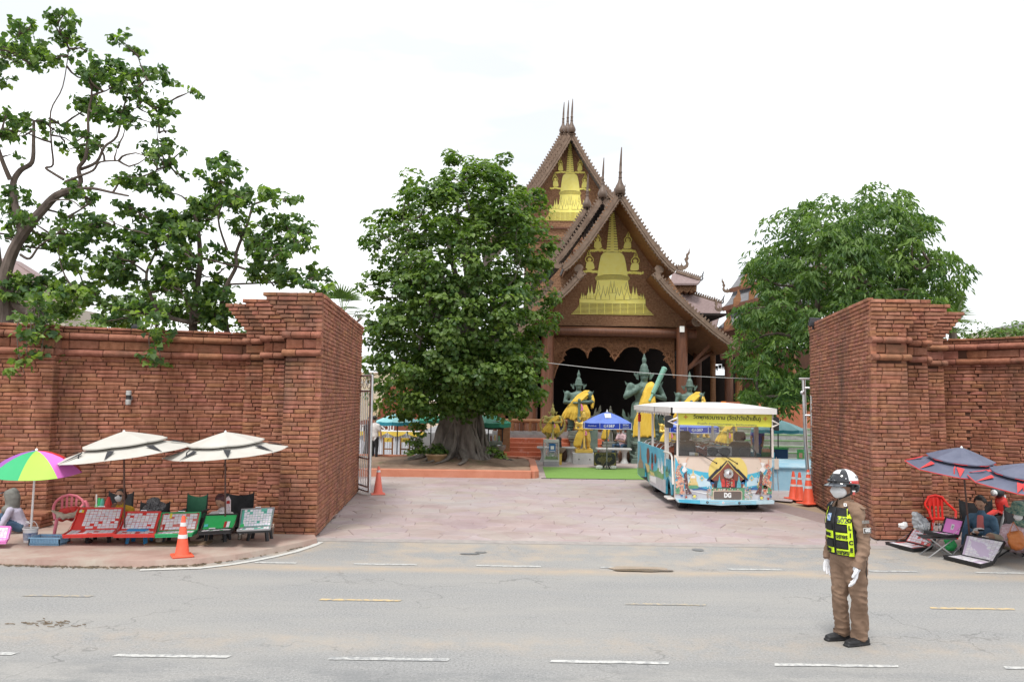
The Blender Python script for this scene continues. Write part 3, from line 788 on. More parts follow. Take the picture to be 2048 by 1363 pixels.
for (a, b_) in ((433,215),(640,225),(640,262),(862,215),(225,290),(1045,290),(240,250),(1040,250)):
    c = zo(a, b_)+Vector((0,-.03,0))
    for s_ in (1,-1): mb.tube([c+Vector((s_*math.cos(t)*.2*(1-t/8),0,-.1+math.sin(t)*.2*(1-t/8))) for t in np.linspace(0,5.5,9)], .03,5)
mb.build('screen_scrolls', M_carved2, temple, kind='stuff')
def emblem(pt, s, root, lbl):
    """pt(zx, zy)->Vector in the relief drawing's own units; s thickness"""
    mbg = MB(); D = (0,-s, 0)
    n = 17
    for i in range(n):
        y = 98+(i/(n-1))**1.15*450; hw = 24+(i/(n-1))*48; h = 6+9*(i/(n-1))
        pts = [(619-hw, y),(619-hw+4, y-h),(619+hw-4, y-h),(619+hw, y),(619+hw-3, y+h*.8),(619, y+h*.45),(619-hw+3, y+h*.8)]
        mbg.prism([pt(*q) for q in pts], D)
    mbg.build('stupa_ring', M_gold, root, **SF)
    mbg = MB(); core = [(619-10,70),(619,40),(619+10,70),(619+22,540),(619-22,540)]
    mbg.prism([pt(*q) for q in core], (0,-s*.5,0)); mbg.build('stupa_spire', M_gold, root, **SF)
    bell = [(442,840),(462,700),(474,640),(486,600),(505,575),(530,563),(708,563),(735,577),(756,605),(768,645),(780,700),(800,840),(720,828),(619,824),(520,828)]
    mbg = MB(); mbg.prism([pt(*q) for q in bell], (0,-s*.8,0)); mbg.build('stupa_bell', M_gold, root, **SF)
    mbg = MB()
    for k in range(5):
        y = 838+k*12; e = 18-abs(k-2)*7
        mbg.prism([pt(430-e, y+4), pt(619, y-6), pt(808+e, y+4), pt(808+e, y+9), pt(619, y), pt(430-e, y+9)], (0,-s*.7,0))
    mbg.build('stupa_band', M_gold, root, **SF)
    body = [(440,888),(520,884),(619,883),(720,884),(802,890),(812,960),(828,1050),(900,1060),(1010,1110),(1012,1172),(228,1160),(230,1108),(330,1060),(412,1045),(428,960)]
    mbg = MB(); mbg.prism([pt(*q) for q in body], (0,-s*.6,0)); mbg.build('stupa_body', M_gold, root, **SF)
    mbg = MB(); ml_ = MB()
    for (cx, y0, y1, hw) in ((255,1110,1038,12),(280,1110,1042,12),(338,1110,965,24),(375,1110,945,26),(450,1120,975,30),(512,1120,960,26),(560,1120,975,26),(600,1040,905,16),(640,1040,905,16),(680,1120,985,26),(725,1120,965,26),(793,1120,975,30),(865,1115,960,26),(902,1115,980,22),(957,1115,1050,12),(985,1115,1052,12),(455,1000,910,14),(783,1000,920,14)):
        ml_.prism([pt(cx-hw-6, y0+2), pt(cx-hw*.8-6, lerp(y0, y1,.3)), pt(cx-hw*.3-6, lerp(y0, y1,.55)), pt(cx, y1-12), pt(cx+hw*.3+6, lerp(y0, y1,.55)), pt(cx+hw*.8+6, lerp(y0, y1,.3)), pt(cx+hw+6, y0+2)], (0,-s*.8,0))
        mbg.prism([pt(cx-hw, y0), pt(cx-hw*.8, lerp(y0, y1,.3)), pt(cx-hw*.3, lerp(y0, y1,.55)), pt(cx, y1), pt(cx+hw*.3, lerp(y0, y1,.55)), pt(cx+hw*.8, lerp(y0, y1,.3)), pt(cx+hw, y0)], (0,-s*1.0,0))
    mbg.build('small_stupa', M_gold, root, smooth=0, fixn=True, kind='stuff'); ml_.build('stupa_outline', M_goldline, root, smooth=0, fixn=True, kind='stuff')
    mbg = MB()
    for k in range(9):
        y = 1168+k*14.5; e = (k/8)**1.5*95
        mbg.prism([pt(228-e, y), pt(1012+e, y+10), pt(1012+e, y+17), pt(228-e, y+7)], (0,-s*.5,0))
    for cx in (245,345,438,528,619,712,803,893,988): mbg.prism([pt(cx-3,1165), pt(cx+3,1165), pt(cx+3,1285), pt(cx-3,1285)], (0,-s*.7,0))
    mbg.build('stupa_base', M_gold, root, **SF)
    for (cx, cy, k, ln_) in ((447,470,1,-.1),(800,475,1,.12),(355,715,1.12,-.18),(885,730,1.12,.18)):
        mbg = MB(); q = lambda a, b_: pt(cx+a*k+ln_*(-b_)*.6, cy+b_*k)
        mbg.prism([q(-48,30), q(-40,-20), q(-22,-40), q(22,-40), q(40,-20), q(46,30), q(30,42), q(-30,42)], (0,-s*.7,0))
        mbg.ball(q(0,-62),(.10*s/.06,.05,.10*s/.06),8,6)
        ring = [q(math.sin(t)*42,-62-math.cos(t)*40) for t in np.linspace(-2.5,2.5,15)]; mbg.tube(ring, s*.35,5)
        mbg.tube([q(-25,-92), q(-14,-125), q(0,-158), q(14,-125), q(25,-92)], s*.3,5)
        mbg.tube([q(-14,-100), q(0,-128), q(14,-100)], s*.25,5)
        for j in range(9):
            a = -92+j*23; mbg.ball(q(a, 58+abs(a)*.12+random.uniform(-6,6)),(.10*s/.06*(1.1-abs(a)/140),.03,.07*s/.06),6,5)
        mbg.build('deity_relief', M_gold, root, fixn=True)
ptF = lambda a, b_: P(1224.5+(a-619)/5.924,410+b_/5.924, YW-.02)
emblem(ptF, .06, temple, '')
TY = 51.5
tower = thing('temple_tower', 'tall rear temple gable with three thin spires and a gold stupa relief', 'temple', P(1143,850, TY))
TR = [(1143,262),(1157,288),(1172,314),(1188,340),(1205,366),(1222,388),(1232,397)]
for i, (dx, dy, Y) in enumerate(((0,0, TY),(-8,0, TY+2.4),(-17,1, TY+4.8))):
    gable(1143+dx, 262+dy, Y, [(x+dx, y+dy) for x, y in TR], Y+2.3 if i < 2 else Y+5, tower, 2.2, w=.30, tooth=.22, nag=.8, r=.27)
TL = [(1212,375),(1232,402),(1262,440),(1290,470),(1320,500)]
q = [P(x, y, TY+.3) for x, y in TL]; cx = P(1143,262, TY).x
roof_side(mirror(q, cx),-1, TY+8, 'roof_slope', tower, .4,.22, M_slate); roof_side(q, 1, TY+8, 'roof_slope', tower, .4,.22, M_slate)
rt = [pw(1141,275, TY+1.3), pw(1180,345, TY+1.3), pw(1210,390, TY+1.3), pw(1225,440, TY+1.3), pw(1225,640, TY+1.3)]
mb=MB(); mb.prism(symm(rt, cx),(0,5,0)); mb.build('gable_wall', M_carved, tower, **SF)
for k, (yy) in enumerate((455,478,500)):
    mb=MB(); a = P(1060, yy, TY+1.2); b_ = P(1225, yy+2, TY+1.2); mb.bar(a, b_, .12,.12); mb.build('wall_batten', M_wood, tower, **S0)
ptB = lambda a, b_: P(1140+(a-619)/5.924*.646,287+(b_-85)/5.924*.755, TY+1.26)
emblem(ptB, .06, tower, '')
zf = .95
def column(px, Y, r, ztop, m=M_wood, name='column', z0=zf):
    c = P(px, 800, Y); mb=MB(); mb.lathe([(r*1.15, z0),(r*1.15, z0+.25),(r, z0+.35),(r*.96, ztop)], (c.x, Y, 0),16); return mb.build(name, m, temple)
zt = P(1240,655,37.4).z
column(1094,37.0,.29, zt); column(1364,37.0,.26, zt); column(1062,37.6,.30, zt); column(1030,37.6,.28, zt); column(1458,38.6,.2,4.6); column(1426,41,.14,5, M_woodl); column(1395,43,.22,6)
mb=MB(); xl = P(985,800,38).x; xr = P(1440,800,44).x
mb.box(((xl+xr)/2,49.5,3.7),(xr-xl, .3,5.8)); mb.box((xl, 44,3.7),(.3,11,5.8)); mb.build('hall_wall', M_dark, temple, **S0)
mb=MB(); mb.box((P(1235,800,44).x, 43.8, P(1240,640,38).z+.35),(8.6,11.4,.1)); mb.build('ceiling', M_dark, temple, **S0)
wa = lambda x, y: P(x, y, 44)
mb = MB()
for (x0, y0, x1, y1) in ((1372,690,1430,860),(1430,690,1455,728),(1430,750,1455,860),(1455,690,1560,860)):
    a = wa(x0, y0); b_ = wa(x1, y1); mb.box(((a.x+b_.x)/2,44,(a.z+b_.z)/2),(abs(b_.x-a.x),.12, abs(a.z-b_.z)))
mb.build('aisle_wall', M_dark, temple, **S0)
mb = MB()
for (x0, y0, w_, h_) in ((1430,733,6,9),(1437,731,6,7),(1444,728,5,12),(1450,728,5,9)):
    for j in range(3):
        a = wa(x0+j*2, y0); mb.prism([wa(x0+j*2, y0-2), wa(x0+j*2+2.4, y0-2), wa(x0+j*2+1.6, y0+h_*random.uniform(.4,1.1)), wa(x0+j*2+.6, y0+h_*.9)], (0,.05,0))
mb.build('window_tracery', M_dark, temple, **SF)
mb=MB(); a = P(1378,655,37.2); mb.box(P(1364,658,36.68),(.20,.1,.26)); mb.build('loudspeaker', mat('speaker_white', (.8,.8,.78)), temple, **S0)
for (a, b_) in (((1368,745,37.4),(1418,690,37.4)),((1378,735,38),(1430,700,40))):
    mb=MB(); mb.bar(P(*a), P(*b_),.12,.14); mb.build('strut', M_wood, temple, **S0)
M_conc = mat('grey_plaster', (.27,.27,.275),(.36,.36,.365),3,.85, c3=(.2,.2,.2), c3scale=2)
M_orange = mat('orange_plaster', (.50,.13,.06),(.62,.21,.12),2,.7, c3=(.68,.42,.36), c3scale=3, c3lo=.55, c3hi=.75)
platform = thing('temple_platform', 'raised grey platform with a log balustrade and orange steps before the hall', 'platform', P(1150,890,35))
mb=MB(); mb.box((P(1240,880,35).x, 42, zf/2),(17,15.4, zf)); mb.build('podium', M_conc, platform, **S0)
px0, px1 = 985,1350
rz = P(1100,842,34.5).z
for (xa, xb) in ((985,1272),(1272,1460)):
    a = P(xa, 842,34.5); b_ = P(xb, 842,34.5); mb=MB(); mb.tube([(a.x, 34.5, rz),(b_.x, 34.5, rz)], .09,10); mb.build('rail', M_woodl, platform)
    mb=MB(); mb.box(((a.x+b_.x)/2,34.5, zf+.06),(b_.x-a.x, .3,.12)); mb.build('kerb', M_conc, platform, **S0)
for i in range(27):
    c = P(990+i*17.5,850,34.5); mb=MB(); mb.tube([(c.x, 34.5, zf+.1),(c.x, 34.5, rz-.04)], .085,8); mb.build('baluster', M_woodl if i % 3 else M_wood, platform)
for k in range(5):
    zt_ = .80-k*.16; y0 = 34.2-k*.32; a = P(1005,900, y0); b_ = P(1216,900, y0)
    mb=MB(); mb.box(((a.x+b_.x)/2, y0-.1, zt_/2),(b_.x-a.x, .62, zt_), bev=.015); mb.build('step', M_orange, platform, **S0)
a = P(1012,900,32.8); mb=MB(); mb.box((a.x, 33,.75),(.30,.3,1.5), bev=.02); mb.box((a.x-.2,33.3,1.1),(.3,.3,2.2)); mb.build('newel_post', M_woodl, platform, **S0)
M_bl = mat('mossy_concrete', (.22,.23,.21),(.33,.34,.31),3,.9, c3=(.16,.2,.13), c3scale=2)
bleach = thing('terrace_steps', 'long grey stepped terrace with green edge strips behind the bus', 'steps', P(1540,925,33))
M_gstrip = mat('green_strip', (.16,.30,.13))
for k in range(6):
    y0 = 32.6+k*.5; z1 = .22*(k+1); a = P(1440,900, y0); b_ = P(1625,900, y0)
    mb=MB(); mb.box(((a.x+b_.x)/2, y0+.25, z1/2),(b_.x-a.x, .5, z1), bev=.01); mb.build('step', M_bl, bleach, **S0)
    mb=MB(); mb.box(((a.x+b_.x)/2, y0-.004, z1-.035),(b_.x-a.x, .012,.05)); mb.build('edge_strip', M_gstrip, bleach, **S0)
mb=MB(); a = P(1450,860,37); b_ = P(1660,860,37); mb.box(((a.x+b_.x)/2,37,1.2),(b_.x-a.x, .3,2.4)); tag(mb.build('low_wall', mat('orange_wall', (.36,.11,.06),(.45,.17,.09),2,.8), **S0), 'low orange wall above the grey terrace steps behind the teal umbrella', 'wall')
mb=MB(); wq = [P(1345,543,43.5), P(1401,560,43.5), P(1396,566,42), P(1340,566,42)]
mb.prism(wq, (0,0,-.1)); mb.build('wing_roof', M_pinkroof, temple, **SF)
mb=MB(); mb.prism([P(1375,586,43), P(1444,608,43), P(1432,656,41), P(1370,640,41), P(1350,586,42.4)], (0,0,-.12)); mb.build('wing_roof', M_pinkroof, temple, **SF)
mb=MB(); mb.prism([P(1350,567,42.3), P(1394,567,42.3), P(1393,584,42.3), P(1388,581,42.3), P(1384,586,42.3), P(1379,581,42.3), P(1374,586,42.3), P(1368,581,42.3), P(1362,586,42.3), P(1350,581,42.3)], (0,1.5,0)); mb.build('carved_valance', M_carved, temple, **SF)
mb=MB(); mb.prism([P(1350,584,43), P(1388,588,43), P(1380,700,43), P(1350,700,43)], (0,1.5,0)); mb.build('wing_wall', M_wood, temple, **SF)
for (a, b_, n_) in (((1352,543),(1400,559),13),((1384,588),(1442,607),14)):
    mb=MB(); A = P(*a, 43.4); B = P(*b_, 43.4); mb.bar(A, B, .12,.12)
    for i in range(n_):
        c = A.lerp(B, i/(n_-1))+Vector((0,0,.05)); mb.prism([c+Vector((-.05,0,0)), c+Vector((.04,0,0)), c+Vector((.07,0,.17)), c+Vector((-.02,0,.13))], (0,.08,0))
    mb.build('roof_ridge', M_barge, temple, **SF)
naga(P(1396,561,43.4),.42,1, temple, M_slate); naga(P(1438,607,43.4),.40,1, temple, M_slate)
hall = thing('side_hall', 'wooden side hall with three stacked grey slate roofs half hidden by the right tree', 'temple', P(1520,850,41))
def srf(x0, y0, x1, y1, wR, Yt, Yb, m=M_slate):   # (x0,y0) left end of the upper edge, (x1,y1) of the eave
    A = []; B = []; n_ = 6
    mb = MB()
    for k in range(n_):
        t0, t1 = k/n_, (k+1)/n_
        f = lambda t: (lerp(x0, x1, t)+3.0*math.sin(PI*t), lerp(y0, y1, t), lerp(Yt, Yb, t))
        a, b_ = f(t0), f(t1)
        pa, pb = P(a[0], a[1], a[2]), P(b_[0], b_[1], b_[2]);
        mb.prism([pa, pa+Vector((wR, 0,1.4*1)), pb+Vector((wR, 0,1.4)), pb-Vector((0,.0,.0))], (0,0.02,-.09))
    return mb
for (x0, y0, x1, y1, Yt, Yb, e) in ((1493,524,1458,580,42,40.6,1),(1466,584,1443,617,41,39.8,2),(1462,628,1424,664,40.4,39,3)):
    srf(x0, y0, x1, y1,5, Yt, Yb).build('roof_tier', M_slate, hall, **SF)
    c = P(x1+2, y1+1, Yb); mb=MB(); mb.bar(c, c+Vector((5,0,1.4)),.08,.22); mb.build('fascia', M_wood, hall, **S0)
    mb=MB(); p0 = P(x1+9, y1+2, Yb+.8); p1 = p0+Vector((5,0,1.4)); mb.prism([p0, p1, p1+Vector((0,0,-1.6)), p0+Vector((0.2,0,-1.3))], (0,.1,0)); mb.build('tier_wall', M_wood, hall, **SF)
    naga(P(x1-1, y1, Yb)+Vector((.1,0,-.1)),.55,-1, hall)
    for (dx, dy) in ((31,-17),(62,-30)):
        c = P(x1+dx, y1+dy, Yb-.05); mb=MB(); mb.prism([c+Vector(q_) for q_ in ((-.18,0,-.35),(.05,0,-.25),(.2,0,0),(.16,0,.35),(.06,0,.55),(.02,0,.3),(-.16,0,.05))], (0,.08,0)); mb.build('eave_finial', M_woodl, hall, **SF)
for i in range(4):
    c = P(1478+i*36,850,40.5); mb=MB(); mb.tube([(c.x, 40.5,0),(c.x, 40.5,6.2)], .17,10); mb.build('post', M_woodl, hall)
mb=MB(); a = P(1478,800,42); b_ = P(1640,800,42); mb.box(((a.x+b_.x)/2,42.3,2.6),(b_.x-a.x, .2,5.2)); mb.build('wall', M_wood, hall, **S0)
fr = thing('distant_hall', 'low building with pinkish tiled roof far behind the left tree', 'building', P(0,700,38))
mb=MB(); mb.prism([P(-160,560,38), P(-60,515,40), P(18,517,40), P(150,600,38), P(150,612,38), P(-160,612,38)], (0,1,0)); mb.build('roof', M_pinkroof, fr, **SF)
mb=MB(); mb.prism([P(-160,612,38.4), P(130,612,38.4), P(130,840,38.4), P(-160,840,38.4)], (0,4,0)); mb.build('wall', mat('cream_wall', (.5,.46,.4)), fr, **SF)
fr = thing('distant_house', 'far grey house roof rising above the right boundary wall', 'building', P(2030,720,60))
mb=MB(); mb.prism([P(1990,655,60), P(2045,645,62), P(2160,640,62), P(2220,668,60)], (0,1,-.3)); mb.build('roof', M_slate, fr, **SF)
mb=MB(); mb.prism([P(2000,658,61), P(2200,664,61), P(2200,800,61), P(2000,800,61)], (0,4,0)); mb.build('wall', MATS['cream_wall'], fr, **SF)
# ================================================================== TREES
def leaf_mat(name, c, c2, tr=.35):
    m = bpy.data.materials.new(name); m.use_nodes = True; nt = m.node_tree; b = nt.nodes['Principled BSDF']; L = nt.links.new; MATS[name] = m
    a = nt.nodes.new('ShaderNodeAttribute'); a.attribute_name = 'tint'
    x = nt.nodes.new('ShaderNodeMix'); x.data_type = 'RGBA'; s = nt.nodes.new('ShaderNodeSeparateColor'); L(a.outputs['Color'], s.inputs[0])
    L(s.outputs[0], x.inputs[0]); x.inputs[6].default_value = (*c, 1); x.inputs[7].default_value = (*c2,1)
    L(x.outputs[2], b.inputs['Base Color']); b.inputs['Roughness'].default_value = .42; b.inputs['Specular IOR Level'].default_value = .35
    t = nt.nodes.new('ShaderNodeBsdfTranslucent'); hs = nt.nodes.new('ShaderNodeMix'); hs.data_type = 'RGBA'; hs.blend_type = 'MULTIPLY'; hs.inputs[0].default_value = 1
    L(x.outputs[2], hs.inputs[6]); hs.inputs[7].default_value = (1.3,1.5,.45,1); L(hs.outputs[2], t.inputs[0])
    m['uses_tint'] = 1; ms = nt.nodes.new('ShaderNodeMixShader'); ms.inputs[0].default_value = tr; L(b.outputs[0], ms.inputs[1]); L(t.outputs[0], ms.inputs[2]); L(ms.outputs[0], nt.nodes['Material Output'].inputs[0])
    return m
LEAF_W = {'heart': [(0,0),(-.42,.12),(-.46,.45),(0,1.0),(.46,.45),(.42,.12)], 'lance': [(0,0),(-.14,.2),(-.15,.55),(0,1.0),(.15,.55),(.14,.2)], 'oval': [(0,0),(-.25,.2),(-.28,.6),(0,1.0),(.28,.6),(.25,.2)]}
rng = np.random.default_rng(11)
def unit(a): return a/np.maximum(1e-6, np.linalg.norm(a, axis=-1, keepdims=True))
def leaf_mesh(name, C, N, D, S, T, shape, m):
    """C centres, N normals, D tip directions, S sizes, T tint 0..1"""
    n = len(C); N = unit(N); D = unit(D-N*(D*N).sum(1, keepdims=True)); X = np.cross(D, N)
    pr = np.array(LEAF_W[shape]); V = np.zeros((n, 6,3), np.float32)
    for k, (a, b) in enumerate(pr):
        V[:, k] = C+X*(a*S)[:, None]+D*((b-.5)*S)[:, None]+N*((abs(a)*.35-(b-.4)**2*.25)*S)[:, None]
    me = bpy.data.meshes.new(name); me.vertices.add(n*6); me.vertices.foreach_set('co', V.ravel())
    base = np.arange(n, dtype=np.int32)[:, None]*6
    loops = np.concatenate([base+np.array([[0,1,2,3]]), base+np.array([[0,3,4,5]])], 1).ravel().astype(np.int32)
    me.loops.add(n*8); me.loops.foreach_set('vertex_index', loops)
    me.polygons.add(n*2); me.polygons.foreach_set('loop_start', np.arange(n*2, dtype=np.int32)*4); me.polygons.foreach_set('loop_total', np.full(n*2,4, np.int32))
    me.update(calc_edges=True)
    a = me.color_attributes.new('tint', 'FLOAT_COLOR', 'POINT'); col = np.ones((n, 6,4), np.float32); col[:, :, 0] = T[:, None]; a.data.foreach_set('color', col.ravel())
    me.materials.append(m); return me
def inside(poly, x, y):
    c = np.zeros(len(x), bool); n = len(poly)
    for i in range(n):
        x1, y1 = poly[i]; x2, y2 = poly[(i+1) % n]
        k = ((y1 > y) != (y2 > y)) & (x < (x2-x1)*(y-y1)/((y2-y1) if y2 != y1 else 1e-9)+x1); c ^= k
    return c
def edge_dist(poly, x, y):
    d = np.full(len(x),1e9); n = len(poly)
    for i in range(n):
        a = np.array(poly[i]); b = np.array(poly[(i+1) % n]); ab = b-a; t = np.clip(((x-a[0])*ab[0]+(y-a[1])*ab[1])/(ab@ab),0,1)
        d = np.minimum(d, np.hypot(x-a[0]-t*ab[0], y-a[1]-t*ab[1]))
    return d
def crown_centres(poly, Y, depth, n, Rpx, hollow=.35, flatb=0.0):
    """cluster centres filling a crown as deep as it is wide; poly is its outline at distance Y"""
    xs = [p[0] for p in poly]; ys = [p[1] for p in poly]; out_ = []
    while len(out_) < n:
        x = rng.uniform(min(xs), max(xs),4000); y = rng.uniform(min(ys), max(ys),4000); k = inside(poly, x, y); x, y = x[k], y[k]
        d = np.clip(edge_dist(poly, x, y)/Rpx, 0,1); h = np.sqrt(1-(1-d)**2)*depth
        u = rng.uniform(-1,1, len(x)); u = np.sign(u)*np.abs(u)**hollow; yy = u*h
        for i in range(len(x)): out_.append((x[i], y[i], yy[i], d[i]))
    return out_[:n]
def crown(root, poly, Y, depth, ncl, per, rc, leaf, shape, m, Rpx, droop=0.0, name='crown', tintf=None, limit_obj=0, flat=.6, hollow=.35, noisegap=0.0):
    cc = crown_centres(poly, Y, depth, ncl, Rpx, hollow); C = []; N = []; D = []; S = []; T = []; cents = []
    ctr = np.mean([P(p[0], p[1], Y)[:] for p in poly], axis=0)
    for (x, y, dy, d) in cc:
        p = P(x, y, Y); c = np.array([p.x, p.y+dy, p.z])
        if noisegap and noise.noise(Vector(c*0.9)) < -noisegap: continue
        if noisegap and d < .35 and noise.noise(Vector(c*1.7)+Vector((9,3,1))) < -.05: continue
        cents.append(c); r_ = rc*rng.uniform(.6,1.25); k = int(per*rng.uniform(.6,1.3)); out_ = unit((c-ctr)[None])[0]
        q = unit(rng.normal(size=(k, 3))); q[:, 2] = np.abs(q[:, 2])*rng.choice([1,1,1,-1], k); rad = rng.uniform(.45,1, k)**.6
        pos = c+q*rad[:, None]*np.array([r_, r_, r_*flat]);
        pos[:, 2] -= droop*rad*r_*.6
        nn = unit(q*.5+np.array([0,0,.75])+out_*.45+rng.normal(size=(k, 3))*.38)
        dd = unit(q*np.array([1,1,.3])+rng.normal(size=(k, 3))*.4+np.array([0,0,-.25-droop]))
        if droop: nn = unit(np.cross(dd, rng.normal(size=(k, 3)))+out_*.6+np.array([0,-.4,.3]))
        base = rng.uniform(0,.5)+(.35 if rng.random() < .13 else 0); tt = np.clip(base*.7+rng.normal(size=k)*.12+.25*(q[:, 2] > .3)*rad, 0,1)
        C.append(pos); N.append(nn); D.append(dd); S.append(leaf*rng.uniform(.65,1.25, k)); T.append(tt)
    C = np.concatenate(C); N = np.concatenate(N); D = np.concatenate(D); S = np.concatenate(S); T = np.concatenate(T)
    o = np.array(ORG[root.name][:]); C = C-o
    if limit_obj:
        dist = np.linalg.norm(C+o-np.array([0,0, CAMZ]), axis=1); idx = np.argsort(dist)[:limit_obj]; msk = np.ones(len(C), bool); msk[idx] = False
        for i in idx:
            me = leaf_mesh('leaf', C[i:i+1]*0, N[i:i+1], D[i:i+1], S[i:i+1], T[i:i+1], shape, m); ob = bpy.data.objects.new('leaf', me); COL.objects.link(ob); ob.parent = root; ob.location = C[i]
        C, N, D, S, T = C[msk], N[msk], D[msk], S[msk], T[msk]
    me = leaf_mesh(name, C, N, D, S, T, shape, m); ob = bpy.data.objects.new(name, me); COL.objects.link(ob); ob.parent = root; ob['kind'] = 'stuff'
    return cents
def limb(mb, a, b, ra, rb, wob=.08, n=6, k=8):
    a = Vector(a); b = Vector(b); L_ = (b-a).length; pts = []; rr = []
    o1 = Vector([random.gauss(0,1)*wob*L_ for _ in range(3)])
    for i in range(n+1):
        t = i/n; p = a.lerp(b, t)+o1*math.sin(PI*t)+Vector([noise.noise(Vector((t*3+a.x, a.z+j, j*5.1)))*wob*L_*.6*math.sin(PI*t) for j in range(3)])
        pts.append(p); rr.append(lerp(ra, rb, t))
    mb.tube(pts, rr, k); return pts
def limbs_to(mb, trunk_pts, cents, n, r0=.06, r1=.012, wob=.1):
    sel = rng.permutation(len(cents))[:n]
    tp = [Vector(p) for p in trunk_pts]
    for i in sel:
        c = Vector(cents[i]); low = [p for p in tp if p.z < c.z+.2] or tp
        a = min(low, key=lambda p: (p-c).length); L_ = (c-a).length
        limb(mb, a, c, min(r0,.02+L_*.02), r1, wob, 5,5)
        if len(tp) < 400: tp.append(a.lerp(c, .5)); tp.append(a.lerp(c, .8))
M_bark = mat('bark', (.075,.055,.045),(.17,.135,.115),6,.9, stretch=(1,1,.35), bump=.8, bscale=18)
M_barkg = mat('bark_grey', (.11,.092,.078),(.24,.21,.185),5,.85, stretch=(1,1,.3), bump=.7, bscale=14)
M_lf1 = leaf_mat('leaves_bodhi', (.055,.115,.032),(.24,.34,.075),.42)
M_lf2 = leaf_mat('leaves_drooping', (.055,.12,.038),(.24,.36,.085),.42)
M_lf3 = leaf_mat('leaves_heart', (.065,.13,.05),(.30,.42,.10),.46)
M_lf4 = leaf_mat('leaves_light', (.06,.12,.03),(.20,.30,.07),.35)
Z3 = lambda L_, ox, oy, s: [(ox+a/s, oy+b/s) for a, b in L_]
bo = Z3([(405,35),(470,18),(520,60),(560,50),(610,80),(680,45),(720,120),(745,190),(800,190),(805,260),(775,290),(835,310),(845,430),(810,470),(835,540),(800,580),(875,635),(850,720),(800,740),(785,830),(820,930),(790,1010),(700,1045),(640,1065),(590,1030),(540,1060),(480,1085),(420,1040),(340,1010),(300,1070),(230,1085),(190,1040),(150,1060),(105,1060),(110,990),(130,950),(85,900),(105,830),(75,760),(110,700),(70,640),(60,570),(95,510),(190,505),(105,450),(100,390),(115,360),(95,300),(180,270),(250,290),(215,215),(260,210),(255,140),(340,95),(385,135),(440,90)], 680,280,1.948)
TYB = 28.0; bo = [(918+(x-918)*.955,860-(860-y)*.975) for x, y in bo]
bodhi = thing('bodhi_tree', 'broad dense fig tree with tangled aerial roots in the orange-kerbed planter', 'tree', G(925,925))
cents = crown(bodhi, bo, TYB, 2.9,1150,56,.44,.145, 'heart', M_lf1,120, flat=.62, noisegap=.22, hollow=.5)
crown(bodhi, [(800,700),(1060,700),(1045,850),(1000,835),(960,815),(925,838),(895,822),(865,850),(810,868)], 27.4,1.6,190,56,.40,.14, 'heart', M_lf1,40, flat=.62, name='lower_crown')
mb=MB(); base = G(925,925); cx, cy = P(922,920,28.7).x, 28.7
tr = []
for i in range(7):
    a = 2*PI*i/7; s0 = Vector((cx+math.cos(a)*.5, cy+math.sin(a)*.5,1.6)); e = P(random.uniform(830,1010), random.uniform(400,600), TYB); e.y += random.uniform(-1.2,1.2)
    tr += limb(mb, s0, e, .24,.06,.07,9,8)
limbs_to(mb, tr, cents, 120,.07)
mb.build('branch', M_barkg, bodhi, kind='stuff')
prims = []
rng_r = random.Random(5)
cz = .28
for i in range(34):
    a = 2*PI*i/34+rng_r.uniform(-.1,.1); big = rng_r.random() < .5
    r0 = rng_r.uniform(.80,1.2)*(1.0+.45*max(0, math.cos(a-PI*1.05))); r1 = rng_r.uniform(.28,.50)
    pts = []; rr = []
    for k in range(9):
        t = k/8; r_ = lerp(r0, r1, t**.5); aa = a+math.sin(t*3+i)*.16
        pts.append(Vector((cx+math.cos(aa)*r_, cy+math.sin(aa)*r_*.9, cz-.05+t*2.6))); rr.append(lerp(.09 if not big else .16,.10 if not big else .14, t)*(1+.25*math.sin(k*2+i)))
    prims.append(dict(pts=pts, r=rr, m=0))
for i in range(16):
    a = rng_r.uniform(PI*.75, PI*1.75) if i % 2 else rng_r.uniform(0,2*PI); L_ = rng_r.uniform(.6,1.3); st = Vector((cx+math.cos(a)*.9, cy+math.sin(a)*.85, cz+.35)); pts = [st]; rr = [.10]
    for k in range(1,5): pts.append(st+Vector((math.cos(a+.2*math.sin(k))*L_*k/4, math.sin(a+.2*math.sin(k))*L_*k/4,-.4*(k/4)**.6+.03))); rr.append(.10*(1-k/5))
    prims.append(dict(pts=pts, r=rr, m=0))
prims.append(dict(pts=[Vector((cx, cy, cz)), Vector((cx, cy, 1.6)), Vector((cx, cy, 3.6))], r=[.62,.38,.32], m=0))
blob_mesh('trunk', prims, .035, [M_barkg], bodhi, smooth_it=2)
for i in range(9):   # hanging roots that catch the light
    a = rng_r.uniform(PI*1.05, PI*1.95); mb=MB(); pts = []
    for k in range(8):
        t = k/7; r_ = lerp(1.18,.6, t**.6)*(1.02); aa = a+.25*math.sin(t*4+i); pts.append((cx+math.cos(aa)*r_, cy+math.sin(aa)*r_*.92, cz+t*2.1))
    mb.tube(pts, [.05-.003*k for k in range(8)], 6); mb.build('aerial_root', M_barkg, bodhi)
M_kerb = mat('planter_orange', (.46,.165,.095),(.56,.24,.155),1.5,.75, c3=(.36,.15,.10), c3scale=3, c3lo=.6, c3hi=.8)
M_soil = mat('bare_soil', (.20,.125,.085),(.33,.225,.16),3,.95, bump=.8, bscale=14, c3=(.12,.13,.05), c3scale=.9, c3lo=.55, c3hi=.7)
pf = [(-5.6,25.1),(P(1070,940,25.1).x, 25.1)]
planter = thing('tree_planter', 'low orange kerb around the soil bed of the big fig tree', 'planter', (pf[1][0]-3,27,0))
x1 = pf[1][0]
